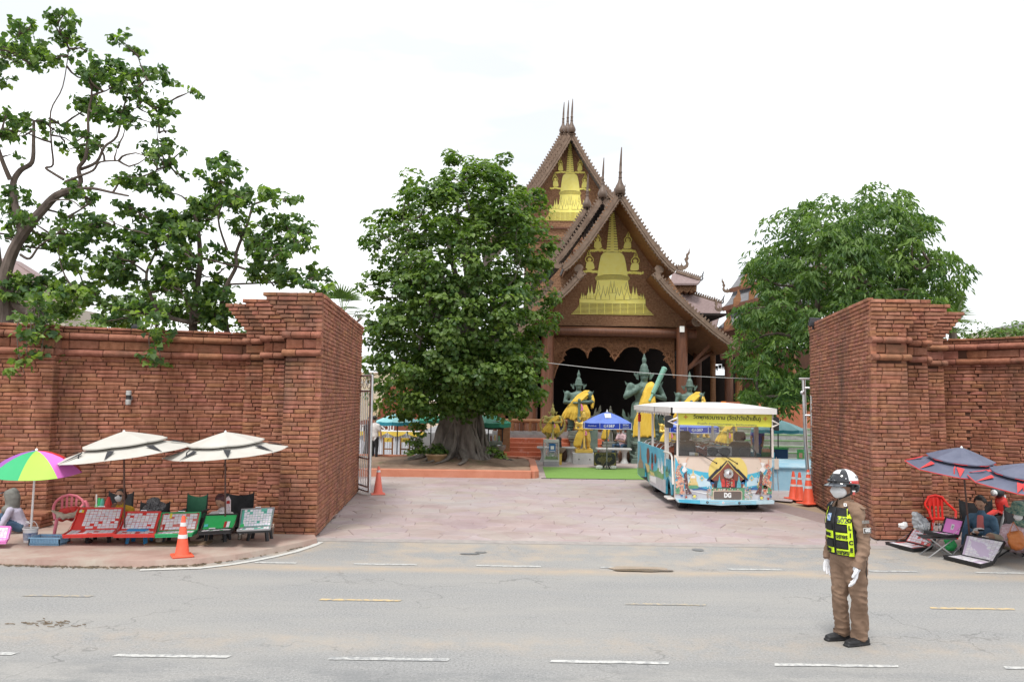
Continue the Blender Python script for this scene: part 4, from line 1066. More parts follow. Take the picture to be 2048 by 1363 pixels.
mb=MB(); pl = [(-5.8,25.1),(x1-.12,25.1),(x1,25.25),(x1+.02,30.0),(x1-.4,31.2),(-5.8,31.2)]; ip = [(-5.7,25.35),(x1-.25,25.35),(x1-.22,29.8),(x1-.6,30.9),(-5.7,30.9)]
for i in range(len(pl)-1): mb.bar((*pl[i], .12),(*pl[i+1], .12),.24,.26, bev=.02)
mb.build('kerb', M_kerb, planter, **S0)
mb=MB(); vs = []; nx, ny = 48,36
for j in range(ny+1):
    for i in range(nx+1):
        x = lerp(-5.75, x1-.1, i/nx); y = lerp(25.2,31, j/ny); d = math.hypot(x-cx, y-cy); z = .19+.30*math.exp(-(d/1.5)**2)+.08*noise.noise(Vector((x*1.3, y*1.3,0)))*min(1,(y-25.2)*2)+.02*noise.noise(Vector((x*7, y*7,0)))
        vs.append((x, y, z))
mb.add(vs, [(j*(nx+1)+i, j*(nx+1)+i+1,(j+1)*(nx+1)+i+1,(j+1)*(nx+1)+i) for j in range(ny) for i in range(nx)]); mb.build('soil', M_soil, planter, smooth=180)
def small_plant(name, label, cat, pts, leaf, n, r_, m=M_lf2, shape='oval', stems=True, flat=.8):
    c0 = Vector(pts[0]); root = thing(name, label, cat, c0); C = []; N = []
    for p in pts:
        q = unit(rng.normal(size=(n, 3))); q[:, 2] = abs(q[:, 2]); C.append(np.array(p[:])+q*rng.uniform(.2,1,(n, 1))*np.array([r_, r_, r_*flat*1.3])); N.append(q+np.array([0,0,.8])+rng.normal(size=(n, 3))*.3)
    C = np.concatenate(C)-np.array(c0[:]); N = np.concatenate(N); k = len(C)
    me = leaf_mesh('leaves', C, N, rng.normal(size=(k, 3))+np.array([0,0,-.3]), leaf*rng.uniform(.7,1.2, k), np.clip(rng.normal(size=k)*.2+.3,0,1), shape, m); ob = bpy.data.objects.new('foliage', me); COL.objects.link(ob); ob.parent = root; ob['kind'] = 'stuff'
    if stems:
        mb = MB()
        for p in pts:
            for _ in range(5):
                q = Vector(p)+Vector((random.gauss(0, r_*.5), random.gauss(0, r_*.5), r_*.8)); mb.tube([Vector(p), Vector(p).lerp(q, .5)+Vector((random.gauss(0,.04),0,.05)), q], .012,4)
        mb.build('stem', M_bark, root, kind='stuff')
    return root
small_plant('shrub', 'dark green shrub sprouting among the fig roots', 'plant', [P(985,905,26.9), P(1000,915,26.8)], .13,60,.25, M_lf1, 'heart')
small_plant('shrub', 'bushy dark shrub between the fig roots and the teal umbrella', 'plant', [P(828,890,27.0), P(842,905,27.0), P(826,908,27)], .12,90,.3, M_lf1, 'heart')
pot = thing('plant_pot', 'wide glazed ceramic bowl of greenery before the fig trunk', 'pot', G(873,928,.2))
pb = ORG[pot.name]; rr_ = .36
mb=MB(); mb.lathe([(.15,0),(.20,.02),(.30,.16),(.345,.28),(.37,.30),(.37,.35),(.33,.35),(.32,.29),(.01,.27)], pb, 20); mb.build('bowl', mat('glazed_clay', (.34,.21,.11),(.46,.32,.18),4,.35, spec=.6), pot)
n_ = 260; q = unit(rng.normal(size=(n_, 3))); q[:, 2] = abs(q[:, 2]); Cc = q*rng.uniform(.3,1,(n_, 1))*np.array([.42,.35,.36])+np.array([0,0,.34])
me = leaf_mesh('greenery', Cc, q+np.array([0,0,.6]), rng.normal(size=(n_, 3))+np.array([0,0,-.4]), rng.uniform(.08,.14, n_), rng.uniform(0,.45, n_), 'heart', M_lf1); ob = bpy.data.objects.new('greenery', me); COL.objects.link(ob); ob.parent = pot; ob['kind'] = 'stuff'
rt_ = Z3([(720,90),(755,55),(800,110),(835,130),(870,120),(930,85),(970,140),(1040,125),(1150,125),(1165,165),(1110,210),(1200,230),(1225,290),(1290,240),(1360,255),(1370,340),(1340,400),(1285,440),(1300,500),(1400,485),(1475,500),(1455,570),(1495,640),(1500,720),(1450,770),(1585,785),(1540,830),(1450,850),(1350,900),(1250,1100),(900,1400),(600,1500),(450,1420),(330,1480),(260,1500),(200,1450),(110,1440),(70,1340),(120,1250),(75,1150),(95,1080),(150,970),(55,865),(130,805),(170,700),(205,600),(140,490),(240,480),(235,360),(270,280),(350,225),(400,260),(470,250),(500,275),(505,210),(560,150),(640,150),(690,215),(725,190)], 1440,350,3.17)
TYR = 26.5; rt_ = [(1680+(x-1680)*.945, y+4) for x, y in rt_]
rtree = thing('rain_tree', 'dense drooping green tree rising behind the right brick pier', 'tree', (P(1690,800, TYR).x, TYR, 0))
cents = crown(rtree, rt_, TYR, 3.0,1150,62,.44,.20, 'lance', M_lf2,110, droop=.7, flat=.75, noisegap=.24, hollow=.5)
mb=MB(); b0 = Vector((P(1690,800, TYR).x, TYR, 0)); tp = limb(mb, b0, b0+Vector((-.2,0,3)),.3,.22,.03)
for i in range(6): tp += limb(mb, tp[-1] if i == 0 else b0+Vector((-.2,0,2.6)), P(random.uniform(1530,1850), random.uniform(430,620), TYR+random.uniform(-1,1)),.16,.04,.08)
limbs_to(mb, tp, cents, 80,.06)
mb.build('trunk', M_bark, rtree)
def open_tree(root, blobs, Y, trunk_px, spread, leafsz, nper, m, limit):
    C = []; N = []; D = []; S = []; T = []; cents = []
    for (x, y, rx, ry) in blobs:
        sub = max(3, int(rx*ry/25)); dyb = rng.uniform(-spread, spread)
        for _ in range(sub):
            px = x+rng.uniform(-1,1)*rx*.9; py = y+rng.uniform(-1,1)*ry*.9; dy = dyb+rng.uniform(-.5,.5); p = P(px, py, Y); c = np.array([p.x, p.y+dy, p.z]); cents.append(c)
            k = max(3, int(nper*rng.uniform(.5,1.4))); q = unit(rng.normal(size=(k, 3)))
            C.append(c+q*rng.uniform(.2,1,(k, 1))*np.array([.17,.17,.11])); N.append(q*.3+np.array([0,-.25,.6])+rng.normal(size=(k, 3))*.5)
            D.append(q+np.array([0,0,-.5])); S.append(leafsz*rng.uniform(.6,1.2, k)); b = rng.uniform(0,.3)+(.55 if rng.random() < .14 else 0); T.append(np.clip(b+rng.normal(size=k)*.12,0,1))
    C = np.concatenate(C); N = np.concatenate(N); D = np.concatenate(D); S = np.concatenate(S); T = np.concatenate(T); o = np.array(ORG[root.name][:])
    idx = np.argsort(C[:, 1]+rng.uniform(-.4,.4, len(C)))[:limit]; msk = np.ones(len(C), bool); msk[idx] = False
    for i in idx:
        me = leaf_mesh('leaf', C[i:i+1]*0, N[i:i+1], D[i:i+1], S[i:i+1], T[i:i+1], 'heart', m); ob = bpy.data.objects.new('leaf', me); COL.objects.link(ob); ob.parent = root; ob.location = C[i]-o
    me = leaf_mesh('crown', C[msk]-o, N[msk], D[msk], S[msk], T[msk], 'heart', m); ob = bpy.data.objects.new('crown', me); COL.objects.link(ob); ob.parent = root; ob['kind'] = 'stuff'
    return cents
zb = lambda L_: [(a/2.2, b/2.2, c/2.2, d/2.2) for a, b, c, d in L_]
LB = zb([(300,125,55,40),(110,135,40,25),(280,170,60,35),(150,175,60,30),(55,220,55,35),(25,190,25,20),(200,240,70,35),(40,300,60,50),(110,270,25,20),(60,390,55,50),(200,300,60,35),(340,300,45,28),(470,290,60,25),(520,325,90,45),(600,255,35,18),(650,265,50,14),(625,290,25,12),(720,355,60,28),(785,345,22,22),(650,400,50,30),(430,350,65,45),(560,390,60,35),(370,460,60,45),(310,420,50,35),(640,470,40,45),(520,490,55,35),(240,530,45,32),(110,510,70,30),(160,600,45,45),(250,610,55,35),(20,580,35,35),(400,600,50,28),(560,560,45,35),(715,545,38,25),(700,610,50,22),(735,670,40,22),(620,640,60,25),(590,745,45,28),(520,790,50,25),(750,740,15,12),(700,700,30,22),(270,830,45,30),(40,850,35,45),(30,930,45,50),(110,970,40,30),(255,920,25,30),(310,1010,75,45),(130,1050,70,40),(180,990,40,25),(440,965,30,22),(40,1010,40,40),(60,690,30,12),(510,660,60,10),(240,760,50,15),(440,880,50,20)])
ltree = thing('gnarled_tree', 'tall open tree with curling grey limbs at the far left behind the wall', 'tree', (P(20,800,18).x, 18,0))
cents = open_tree(ltree, LB, 18.0, None, .9,.13,9, M_lf3,290)
mb = MB()
def pxlimb(mb, pts, r0, r1, Y, k=8, dy=0.0):
    V = [P(x/2.2, y/2.2, Y) for x, y in pts]; n = len(V)
    for i, v in enumerate(V): v.y += dy*i/n
    Q = []
    for i in range(n-1):
        p0, p1, p2, p3 = V[max(i-1,0)], V[i], V[i+1], V[min(i+2, n-1)]
        for j in range(4):
            t = j/4; Q.append(.5*((2*p1)+(-p0+p2)*t+(2*p0-5*p1+4*p2-p3)*t*t+(-p0+3*p1-3*p2+p3)*t*t*t))
    Q.append(V[-1]); mb.tube(Q, [.78*lerp(r0, r1, i/(len(Q)-1)) for i in range(len(Q))], k); return Q
tp = pxlimb(mb, [(30,1790),(25,1500),(30,1340),(20,1230),(60,1100),(130,990),(190,920),(250,860),(330,830)], .21,.10,18)
tp += pxlimb(mb, [(100,1040),(60,900),(45,800),(70,740),(115,700),(115,600),(110,510)], .11,.04,18, dy=.4)
tp += pxlimb(mb, [(45,790),(25,720),(10,640),(0,540)], .07,.04,18, dy=-.4)
tp += pxlimb(mb, [(-60,1300),(-10,1150),(-60,900),(-120,700)], .14,.05,18.3)
tp += pxlimb(mb, [(20,1230),(60,1330),(110,1370),(160,1400)], .12,.09,18)
tp += pxlimb(mb, [(330,830),(360,800),(355,745),(390,700),(405,600),(410,520),(430,440)], .075,.025,18, dy=-.3)
tp += pxlimb(mb, [(355,745),(420,710),(450,640),(500,590),(520,480),(540,390)], .05,.02,18, dy=.3)
tp += pxlimb(mb, [(330,830),(420,835),(520,860),(600,880)], .05,.025,18, dy=-.5)
tp += pxlimb(mb, [(290,800),(360,780),(430,760),(470,730),(560,730)], .045,.02,18, dy=-.5)
tp += pxlimb(mb, [(280,790),(230,760),(195,735),(225,720),(215,620),(210,480),(260,370),(285,200)], .04,.012,18, dy=.2)
tp += pxlimb(mb, [(200,920),(240,890),(330,890),(390,930)], .03,.012,18, dy=-.4)
tp += pxlimb(mb, [(90,1120),(140,1140),(190,1090),(260,1050),(310,1020)], .04,.015,18, dy=-.4)
limbs_to(mb, tp, cents, 210,.028,.006,.09); mb.build('trunk', M_bark, ltree)
LB2 = zb([(640,830,60,30),(720,825,55,20),(830,870,60,35),(900,895,55,45),(560,930,50,30),(650,960,75,40),(780,950,80,50),(500,1030,80,40),(600,1050,75,45),(720,1040,75,50),(850,1040,65,45),(940,820,25,15),(1010,725,25,22),(990,755,25,25),(1035,780,30,15),(1000,850,55,45),(1080,800,40,25),(1100,915,75,45),(1180,860,45,25),(1265,850,45,18),(1240,885,40,20),(1200,960,70,40),(1050,1000,55,35),(1310,990,45,30),(1330,1080,50,40),(1150,1050,85,45),(1230,1150,85,50),(1380,1190,50,30),(1300,1240,55,35),(1160,1210,75,35),(950,1110,50,40),(880,1160,55,50),(760,1170,75,65),(660,1140,45,30),(700,1240,55,45),(820,1270,55,55),(930,1230,50,45),(480,1140,75,40),(390,1110,55,40),(560,1200,75,45),(450,1220,85,40),(250,1150,60,30),(150,1250,95,50),(60,1280,75,50),(300,1280,85,40),(430,1320,80,35),(570,1330,80,40),(950,1320,80,50),(820,1360,80,50),(700,1370,80,40),(560,1400,80,40),(1440,1290,40,30),(1390,1270,40,15),(950,1400,80,40),(1050,1380,30,40),(200,1370,90,40)])
ltree2 = thing('teak_tree', 'bushy big-leaved tree leaning over the left wall beside the brick pier', 'tree', (P(390,800,18.6).x, 18.6,0))
cents = open_tree(ltree2, LB2,18.2, None, .8,.13,11, M_lf3,290)
mb = MB()
tp = pxlimb(mb, [(850,1750),(850,1500),(850,1400),(860,1300),(880,1160),(870,1000),(840,900)], .16,.04,18.6)
tp += pxlimb(mb, [(1010,1500),(985,1400),(975,1340),(1000,1250),(1040,1170),(1040,1110),(1090,980),(1110,900)], .09,.03,18.4)
tp += pxlimb(mb, [(860,1380),(920,1400),(975,1360)], .09,.07,18.5)
tp += pxlimb(mb, [(1040,1170),(1120,1190),(1230,1160),(1300,1100)], .04,.015,18.3)
tp += pxlimb(mb, [(700,1380),(660,1290),(645,1200),(690,1080),(650,960)], .06,.02,18.3)
tp += pxlimb(mb, [(850,1420),(760,1400),(700,1370),(600,1380),(450,1330),(300,1300)], .07,.02,18.3)
tp += pxlimb(mb, [(1000,1100),(960,960),(1000,850),(1010,760)], .035,.012,18.3)
limbs_to(mb, tp, cents, 220,.026,.006,.09); mb.build('trunk', M_bark, ltree2)
def creeper(label, blobs, Y, top):
    r_ = thing('hanging_creeper', label, 'plant', P(*top, Y)); C = [];
    open_tree(r_, blobs, Y, None, .12,.12,6, M_lf3,150)
    mb=MB(); p0 = P(*top, Y+.3)
    for (x, y, rx, ry) in blobs: limb(mb, p0, P(x, y, Y),.015,.006,.08,5,5)
    mb.build('stem', M_bark, r_)
creeper('green creeper hanging down the left wall above the rainbow umbrella', [(72,600,22,22),(75,640,22,20),(72,672,18,14),(82,668,14,10),(62,700,12,14),(80,712,10,10),(58,728,12,12),(48,745,5,6)], 14.6,(72,610))
creeper('green creeper hanging over the wall above the small wall lamp', [(310,620,22,20),(318,645,18,16),(312,672,26,12),(325,690,12,8),(300,715,16,10),(322,718,12,10),(308,730,12,6)], 15.35,(312,630))
hedge = thing('hedge', 'pale green bushes seen between the left trees above the brick wall', 'hedge', P(300,780,24))
crown(hedge, [(-300,600),(-100,590),(90,600),(180,590),(250,600),(330,575),(420,600),(480,610),(500,700),(480,800),(-300,800)], 25,1.6,260,60,.5,.13, 'oval', M_lf4,60)
hedge2 = thing('hedge', 'pale green bushes rising above the far end of the right wall', 'hedge', P(2000,780,26))
crown(hedge2, [(1895,700),(1920,665),(1950,655),(1990,650),(2030,655),(2100,650),(2300,640),(2300,800),(1880,800)], 26,1.4,150,60,.5,.13, 'oval', M_lf4,50)
hedge3 = thing('tree', 'dark bushy trees beyond the stepped terrace at the right of the court', 'tree', P(1560,850,40))
crown(hedge3, [(1475,850),(1480,790),(1540,770),(1600,780),(1660,780),(1660,870),(1480,870)], 39,1.5,90,60,.6,.16, 'oval', M_lf1,40)
def palm(label, px, py, Y, s, z0=0):
    c = P(px, py, Y); r_ = thing('fan_palm', label, 'palm', (c.x, Y, 0)); mb=MB(); limb(mb, (c.x, Y, 0), c, .14,.11,.01); mb.build('trunk', M_bark, r_)
    for k in range(15):
        a = random.uniform(0,2*PI); el_ = random.uniform(-.3,1.3); d = Vector((math.cos(a)*math.cos(el_), math.sin(a)*math.cos(el_), math.sin(el_))); h = c+d*.45*s
        mb=MB(); mb.tube([c, h], .012,4); side = d.cross(Vector((0,0,1))).normalized() if abs(d.z) < .98 else Vector((1,0,0)); upv = side.cross(d)
        for j in range(17):
            t = (j-8)/8*1.35; q = (d*math.cos(t)+side*math.sin(t)).normalized(); tip = h+q*.62*s+Vector((0,0,-.10*s)); wv = q.cross(upv)*.022*s
            mid = h.lerp(tip, .45)+upv*.03; mb.add([h, mid+wv, tip, mid-wv], [(0,1,2,3)], tint=(random.uniform(.1,.5),0,0))
        mb.build('frond', M_lf4, r_, **S0)
palm('fan palm crown just behind the top of the left brick pier', 685,626,24,1.0)
palm('fan palm crown behind the right brick pier corner', 1905,655,24,1.1)
# ================================================================== TOUR BUS
YF, YR, XL, XR = 18.2,23.5,3.60,5.74
M_busw = mat('bus_white', (.74,.70,.66), rough=.35, coat=.3)
M_cream = mat('bus_cream', (.66,.55,.46),(.72,.61,.52),1.5,.3, coat=.3)
M_rf = mat('bus_roof', (.70,.69,.67),(.80,.79,.78),1.2,.45)
M_blue = mat('print_blue', (.05,.38,.58),(.13,.55,.72),1.2,.3)
M_blue2 = mat('print_pale_blue', (.42,.62,.72),(.60,.74,.80),2.2,.3)
M_blue3 = mat('print_deep_blue', (.04,.10,.26),(.06,.20,.42),5,.3)
M_sun = mat('print_yellow', (.74,.58,.16),(.78,.64,.22),3,.3)
M_brn = mat('print_brown', (.17,.05,.04),(.26,.09,.06),7,.3)
M_drk = mat('print_dark', (.02,.025,.04),(.05,.05,.07),9,.3)
M_red = mat('print_red', (.50,.04,.04),(.62,.10,.08),12,.3)
M_gld = mat('print_gold', (.62,.44,.15),(.74,.60,.32),11,.3)
M_grn = mat('print_green', (.08,.24,.14),(.16,.38,.22),12,.3)
M_flw = mat('print_flower', (.62,.26,.16),(.74,.55,.42),16,.3)
M_orn = mat('print_ornate', (.55,.05,.04),(.72,.60,.42),16,.3, c3=(.04,.16,.22), c3scale=22, c3lo=.52, c3hi=.58)
M_ornd = mat('print_ornate_dark', (.03,.04,.06),(.30,.12,.10),18,.3, c3=(.6,.5,.35), c3scale=26, c3lo=.6, c3hi=.66)
M_gry = mat('print_grey', (.42,.42,.47),(.55,.55,.58),4,.3)
M_wht = mat('print_white', (.78,.78,.78))
M_chr = mat('chrome', (.72,.72,.74), rough=.18, metal=1.0)
M_steel = mat('stainless', (.55,.56,.58),(.68,.69,.71),6,.3, metal=.9)
M_blk = mat('black_rubber', (.018,.018,.02),(.035,.035,.038),6,.6)
M_seat = mat('seat_leather', (.30,.075,.03),(.38,.11,.05),4,.45)
M_seatg = mat('driver_seat', (.075,.055,.05),(.11,.085,.075),7,.7)
def glass_mat(name, tint=(.86,.88,.88), refl=.12):
    m = bpy.data.materials.new(name); m.use_nodes = True; nt = m.node_tree; MATS[name] = m; L = nt.links.new
    t = nt.nodes.new('ShaderNodeBsdfTransparent'); t.inputs[0].default_value = (*tint, 1); g = nt.nodes.new('ShaderNodeBsdfGlossy'); g.inputs['Roughness'].default_value = .04; g.inputs[0].default_value = (.9,.9,.9,1)
    f = nt.nodes.new('ShaderNodeFresnel'); f.inputs[0].default_value = 1.45; a = nt.nodes.new('ShaderNodeMath'); a.operation = 'ADD'; a.inputs[1].default_value = refl; L(f.outputs[0], a.inputs[0])
    ms = nt.nodes.new('ShaderNodeMixShader'); L(a.outputs[0], ms.inputs[0]); L(t.outputs[0], ms.inputs[1]); L(g.outputs[0], ms.inputs[2]); L(ms.outputs[0], nt.nodes['Material Output'].inputs[0]); return m
M_glass = glass_mat('windscreen_glass', tint=(.93,.94,.94), refl=.03)
bus = thing('tour_bus', 'open-sided white tour bus wrapped in temple artwork standing on the driveway', 'bus', ((XL+XR)/2,(YF+YR)/2,0))
fp = lambda a, b_, o=0.0: P(1330+a/5.68,790+b_/5.68, YF-o)
def decal(pts, m, o, name='artwork', par=None):
    mb=MB(); mb.prism([fp(a, b_, o) for a, b_ in pts], (0,.003,0)); return mb.build(name, m, par or front, **SF)
mb=MB(); q = [fp(112,680), fp(660,700), fp(1216,700), fp(1216,1196), fp(112,1184)]; mb.prism(q, (0,.10,0)); front = mb.build('front_panel', M_cream, bus, **SF)
decal([(116,700),(150,770),(215,815),(330,850),(430,870),(530,880),(530,1070),(116,1070)], M_blue, .004)
decal([(240,900),(330,880),(420,930),(520,960),(520,1030),(300,1050),(240,990)], M_blue2,.008)
decal([(905,905),(1000,885),(1100,860),(1214,820),(1214,1070),(905,1070)], M_blue, .004)
decal([(930,960),(1040,930),(1150,930),(1150,1000),(930,1040)], M_blue2,.008)
decal([(116,1062),(530,1062),(530,1180),(116,1176)], M_gry, .006)
decal([(905,1062),(1214,1062),(1214,1190),(905,1188)], M_gry, .006)
decal([(716+222*math.sin(t), max(706,880-222*math.cos(t))) for t in np.linspace(0,2*PI, 40)[:-1]], M_sun, .010)
decal([(530,1190),(530,1050),(905,1050),(905,1192)], M_grn, .013)
for sx in (-1,1):
    decal([(712,742),(712+sx*12,742),(712+sx*105,835),(712+sx*128,842),(712+sx*198,915),(712+sx*238,962),(712+sx*200,962),(712+sx*110,870),(712+sx*85,850)][::sx], M_drk, .017)
    decal([(712+sx*85,840),(712+sx*80,790),(712+sx*95,835)][::sx], M_drk, .017)
    decal([(712+sx*238,968),(712+sx*200,940),(712+sx*190,905),(712+sx*180,970),(712+sx*195,1010),(712+sx*120,1000)][::sx], M_blue3,.016)
decal([(712,765),(800,865),(880,940),(900,960),(880,1050),(540,1050),(525,960),(545,940),(625,865)], M_brn, .014)
for k in range(34):
    a, b_ = random.uniform(560,880), random.uniform(880,1040)
    if abs(a-712) < (b_-760)*.55: decal([(a, b_),(a+9, b_+3),(a+7, b_+11),(a-3, b_+8)], random.choice([M_drk, M_red, M_blue3, M_gld]),.0175)
decal([(560,970),(870,970),(860,1052),(555,1052)], M_drk, .018)
for cx in (660,712,770): decal([(cx-22,1040),(cx-22,975),(cx-14,955),(cx, 945),(cx+14,955),(cx+22,975),(cx+22,1040)], M_red, .0195)
for cx in (618,840):
    decal([(cx-26,1050),(cx-20,990),(cx-8,960),(cx, 900),(cx+8,960),(cx+20,990),(cx+26,1050)], mat('print_teal', (.06,.28,.36),(.2,.5,.55),20,.3),.022)
for k in range(60):
    a, b_ = random.uniform(700,765), random.uniform(945,1050); decal([(a, b_),(a+7, b_),(a+7, b_+8),(a, b_+8)], random.choice([M_flw, M_gld, M_drk, M_red, M_wht]),.024)
for cx, s_ in ((320,1),(1105,.95)):
    decal([(cx-62*s_, 1040),(cx-48*s_, 985),(cx-38*s_, 975),(cx-36*s_, 930),(cx-24*s_, 905),(cx-9*s_, 895),(cx-6*s_, 865),(cx, 820),(cx+6*s_, 865),(cx+9*s_, 895),(cx+24*s_, 905),(cx+36*s_, 930),(cx+38*s_, 975),(cx+48*s_, 985),(cx+62*s_, 1040)], M_gld, .012)
    decal([(cx-26*s_, 940),(cx-20*s_, 912),(cx+20*s_, 912),(cx+26*s_, 940)], M_wht, .015)
    decal([(cx-70*s_, 1042),(cx-40*s_, 1020),(cx+40*s_, 1020),(cx+70*s_, 1042),(cx+50,1058),(cx-50,1058)], M_grn, .016)
for cx, sx in ((420,1),(985,-1)):
    decal([(cx, 905),(cx+28,940),(cx, 975),(cx-28,940)], M_gld, .013); decal([(cx, 922),(cx+15,940),(cx, 958),(cx-15,940)], M_blue, .015)
    decal([(cx-130*sx, 1050),(cx-60*sx, 1030),(cx*1.0,1048),(cx+80*sx, 1070),(cx+60*sx, 1082),(cx-20*sx, 1070),(cx-100*sx, 1078)][::sx], M_blue3,.014)
    decal([(cx-140*sx, 1075),(cx+60*sx, 1110),(cx+60*sx, 1122),(cx-140*sx, 1082)][::sx], M_wht, .015)
for x0, sx in ((118,1),(1213,-1)):   # ornamental red and dark figures at both edges
    f = lambda a: x0+sx*a
    decal([(f(0),880),(f(25),800),(f(60),770),(f(75),800),(f(45),850),(f(70),900),(f(100),960),(f(95),1060),(f(110),1120),(f(40),1130),(f(50),1000),(f(20),940)][::sx], M_orn, .016)
    decal([(f(75),770),(f(130),760),(f(110),810),(f(140),850),(f(95),880),(f(70),850),(f(95),810)][::sx], M_wht, .018)
    decal([(f(95),900),(f(130),860),(f(140),960),(f(150),1050),(f(190),1120),(f(120),1125),(f(105),1000)][::sx], M_ornd, .017)
    decal([(f(0),980),(f(40),960),(f(50),1030),(f(10),1060)][::sx], M_flw, .019)
    decal([(f(0),1060),(f(45),1040),(f(50),1120),(f(0),1120)][::sx], M_grn, .018)
    decal([(f(28),775),(f(33),730),(f(48),735),(f(40),748),(f(44),775)][::sx], M_flw, .015); decal([(f(118),765),(f(125),715),(f(158),700),(f(132),730),(f(130),765)][::sx], M_flw, .015)
    for k in range(60):
        a, b_ = random.uniform(0,170), random.uniform(820,1125); r_ = random.uniform(5,12); decal([(f(a), b_),(f(a+r_), b_+r_*.3),(f(a+r_*.8), b_+r_),(f(a-r_*.3), b_+r_*.8)][::sx], random.choice([M_flw, M_wht, M_red, M_gld, M_grn, M_drk, M_blue3]),.021)
for k in range(120):
    a = random.choice([random.uniform(470,560), random.uniform(900,985)]); b_ = random.uniform(1030,1185); r_ = random.uniform(6,13)
    decal([(a, b_),(a+r_, b_+r_*.3),(a+r_*.8, b_+r_),(a-r_*.3, b_+r_*.8)], random.choice([M_flw, M_flw, M_wht, M_grn, M_gld]),.021)
for k in range(30):
    a = random.uniform(560,880); decal([(a, 1062),(a+9,1060),(a+8,1078),(a-2,1076)], random.choice([M_flw, M_wht, M_drk]),.021)
def rrect(x0, y0, x1, y1, r, n=4):
    o_ = []
    for (cx, cy, a0) in ((x1-r, y0+r, -90),(x1-r, y1-r, 0),(x0+r, y1-r, 90),(x0+r, y0+r, 180)):
        for k in range(n+1): t = R(a0+90*k/n); o_.append((cx+r*math.cos(t), cy+r*math.sin(t)))
    return o_
mb=MB(); mb.prism([fp(a, b_, .055) for a, b_ in rrect(545,1082,878,1192,22)], (0,.05,0)); pl_ = mb.build('grille', mat('plate_frame', (.62,.50,.40), rough=.4), bus, **SF)
mb=MB(); mb.prism([fp(a, b_, .06) for a, b_ in rrect(554,1090,869,1184,18)], (0,.006,0)); mb.build('grille_panel', mat('plate_brown', (.13,.10,.09),(.17,.135,.12),60,.6), pl_, **SF)
tp_ = fp(712,1136,.064); text('DG', .135, tp_, (R(90),0,0), mat('letter_white', (.8,.8,.8)), pl_, 'lettering', width=.155, bold=.008)
def round_lamp(zx, zy, r, m_l, name, o=.02):
    c = fp(zx, zy, o); Mr = Matrix.Rotation(R(90),3, 'X'); mb=MB(); mb.lathe([(r*1.02,0),(r*1.2,.005),(r*1.22,.04),(r*1.05,.06),(r, .045)], (0,0,0),24, M=Mr); mb.v = [(v[0]+c.x, v[1]+c.y, v[2]+c.z) for v in mb.v]; h = mb.build(name, M_chr, bus)
    mb=MB(); mb.lathe([(.001,.055),(r*.5,.052),(r*.85,.04),(r*1.02,.02)][::-1], (0,0,0),24, M=Mr); mb.v = [(v[0]+c.x, v[1]+c.y, v[2]+c.z) for v in mb.v]; mb.build('lens', m_l, h); return h
round_lamp(718,885,.092, mat('lamp_glass', (.55,.56,.57),(.80,.80,.80),22,.12, metal=.5), 'headlight', .03)
mb=MB(); mb.lathe([(.03,0),(.045,.01),(.03,.02)], fp(722,893,.10),12, M=Matrix.Rotation(R(90),3, 'X')); mb.build('reflector_bulb', M_chr, bus)
for (a, b_) in ((330,1145),(1090,1163)): round_lamp(a, b_, .045, mat('fog_yellow', (.72,.62,.05),(.80,.74,.2),40,.2), 'fog_lamp', .02)
for (a, b_) in ((236,1152),(1166,1172)): round_lamp(a, b_, .030, mat('lamp_red', (.42,.05,.03), rough=.2), 'indicator_lamp', .02)
for (a, b_) in ((190,1138),(1200,1150)): decal([(a-13, b_-9),(a+13, b_-9),(a+13, b_+9),(a-13, b_+9)], M_blue3,.03)
mb=MB(); mb.prism([fp(122,1176,.12), fp(640,1190,.16), fp(1244,1196,.12), fp(1238,1232,.12), fp(640,1250,.16), fp(150,1216,.12)], (0,.2,0)); bump_ = mb.build('bumper', M_blue2, bus, **SF)
decal([(150,1182),(400,1190),(400,1232),(165,1214)], M_blue, .165, par=bump_); decal([(410,1190),(1040,1200),(1035,1240),(405,1234)], mat('print_cyan', (.30,.60,.74), rough=.3),.163, par=bump_)
for (a, g_, c_) in ((482, 'f', M_wht),(662, None, M_wht),(845, None, M_drk)):
    decal([(a+15*math.cos(t),1214+(a-482)*.02+14*math.sin(t)) for t in np.linspace(0,2*PI, 15)[:-1]], M_drk if g_ or c_ is M_drk else M_wht, .168, par=bump_)
    if g_: text('f', .045, fp(a, 1214,.172),(R(90),0,0), M_wht, bump_)
    elif c_ is M_wht: decal([(a-4,1212),(a+7,1218),(a-4,1224)], M_red, .171, par=bump_)
    else: text('♪', .035, fp(a, 1218,.172),(R(90),0,0), M_wht, bump_)
    for j in range(9):
        x0 = a+22+j*13; decal([(x0,1209+(a-482)*.02),(x0+9,1209+(a-482)*.02),(x0+9,1217+(a-482)*.02),(x0,1217+(a-482)*.02)], M_gry, .168, par=bump_)
mb=MB(); mb.prism([fp(150,182,.02), fp(1216,214,.02), fp(1210,362,.02), fp(155,335,.02)], (0,.03,0)); sign = mb.build('destination_sign', mat('sign_yellow', (.62,.64,.06),(.72,.72,.10),1.5,.4), bus, **SF)
roll_ = (R(90), R(1.0),0)
M_txt = mat('sign_text', (.03,.035,.03)); M_red2 = mat('sign_red', (.45,.07,.05))
text('วัดพุทธวนาราม (วัดป่าวังน้ำเย็น)', .115, fp(705,258,.025), roll_, M_txt, sign, width=1.48, bold=.002)
text('ตำบลเกิ้ง อำเภอเมืองมหาสารคาม จังหวัดมหาสารคาม', .06, fp(705,330,.025), roll_, mat('sign_grey', (.2,.2,.16)), sign, width=1.3)
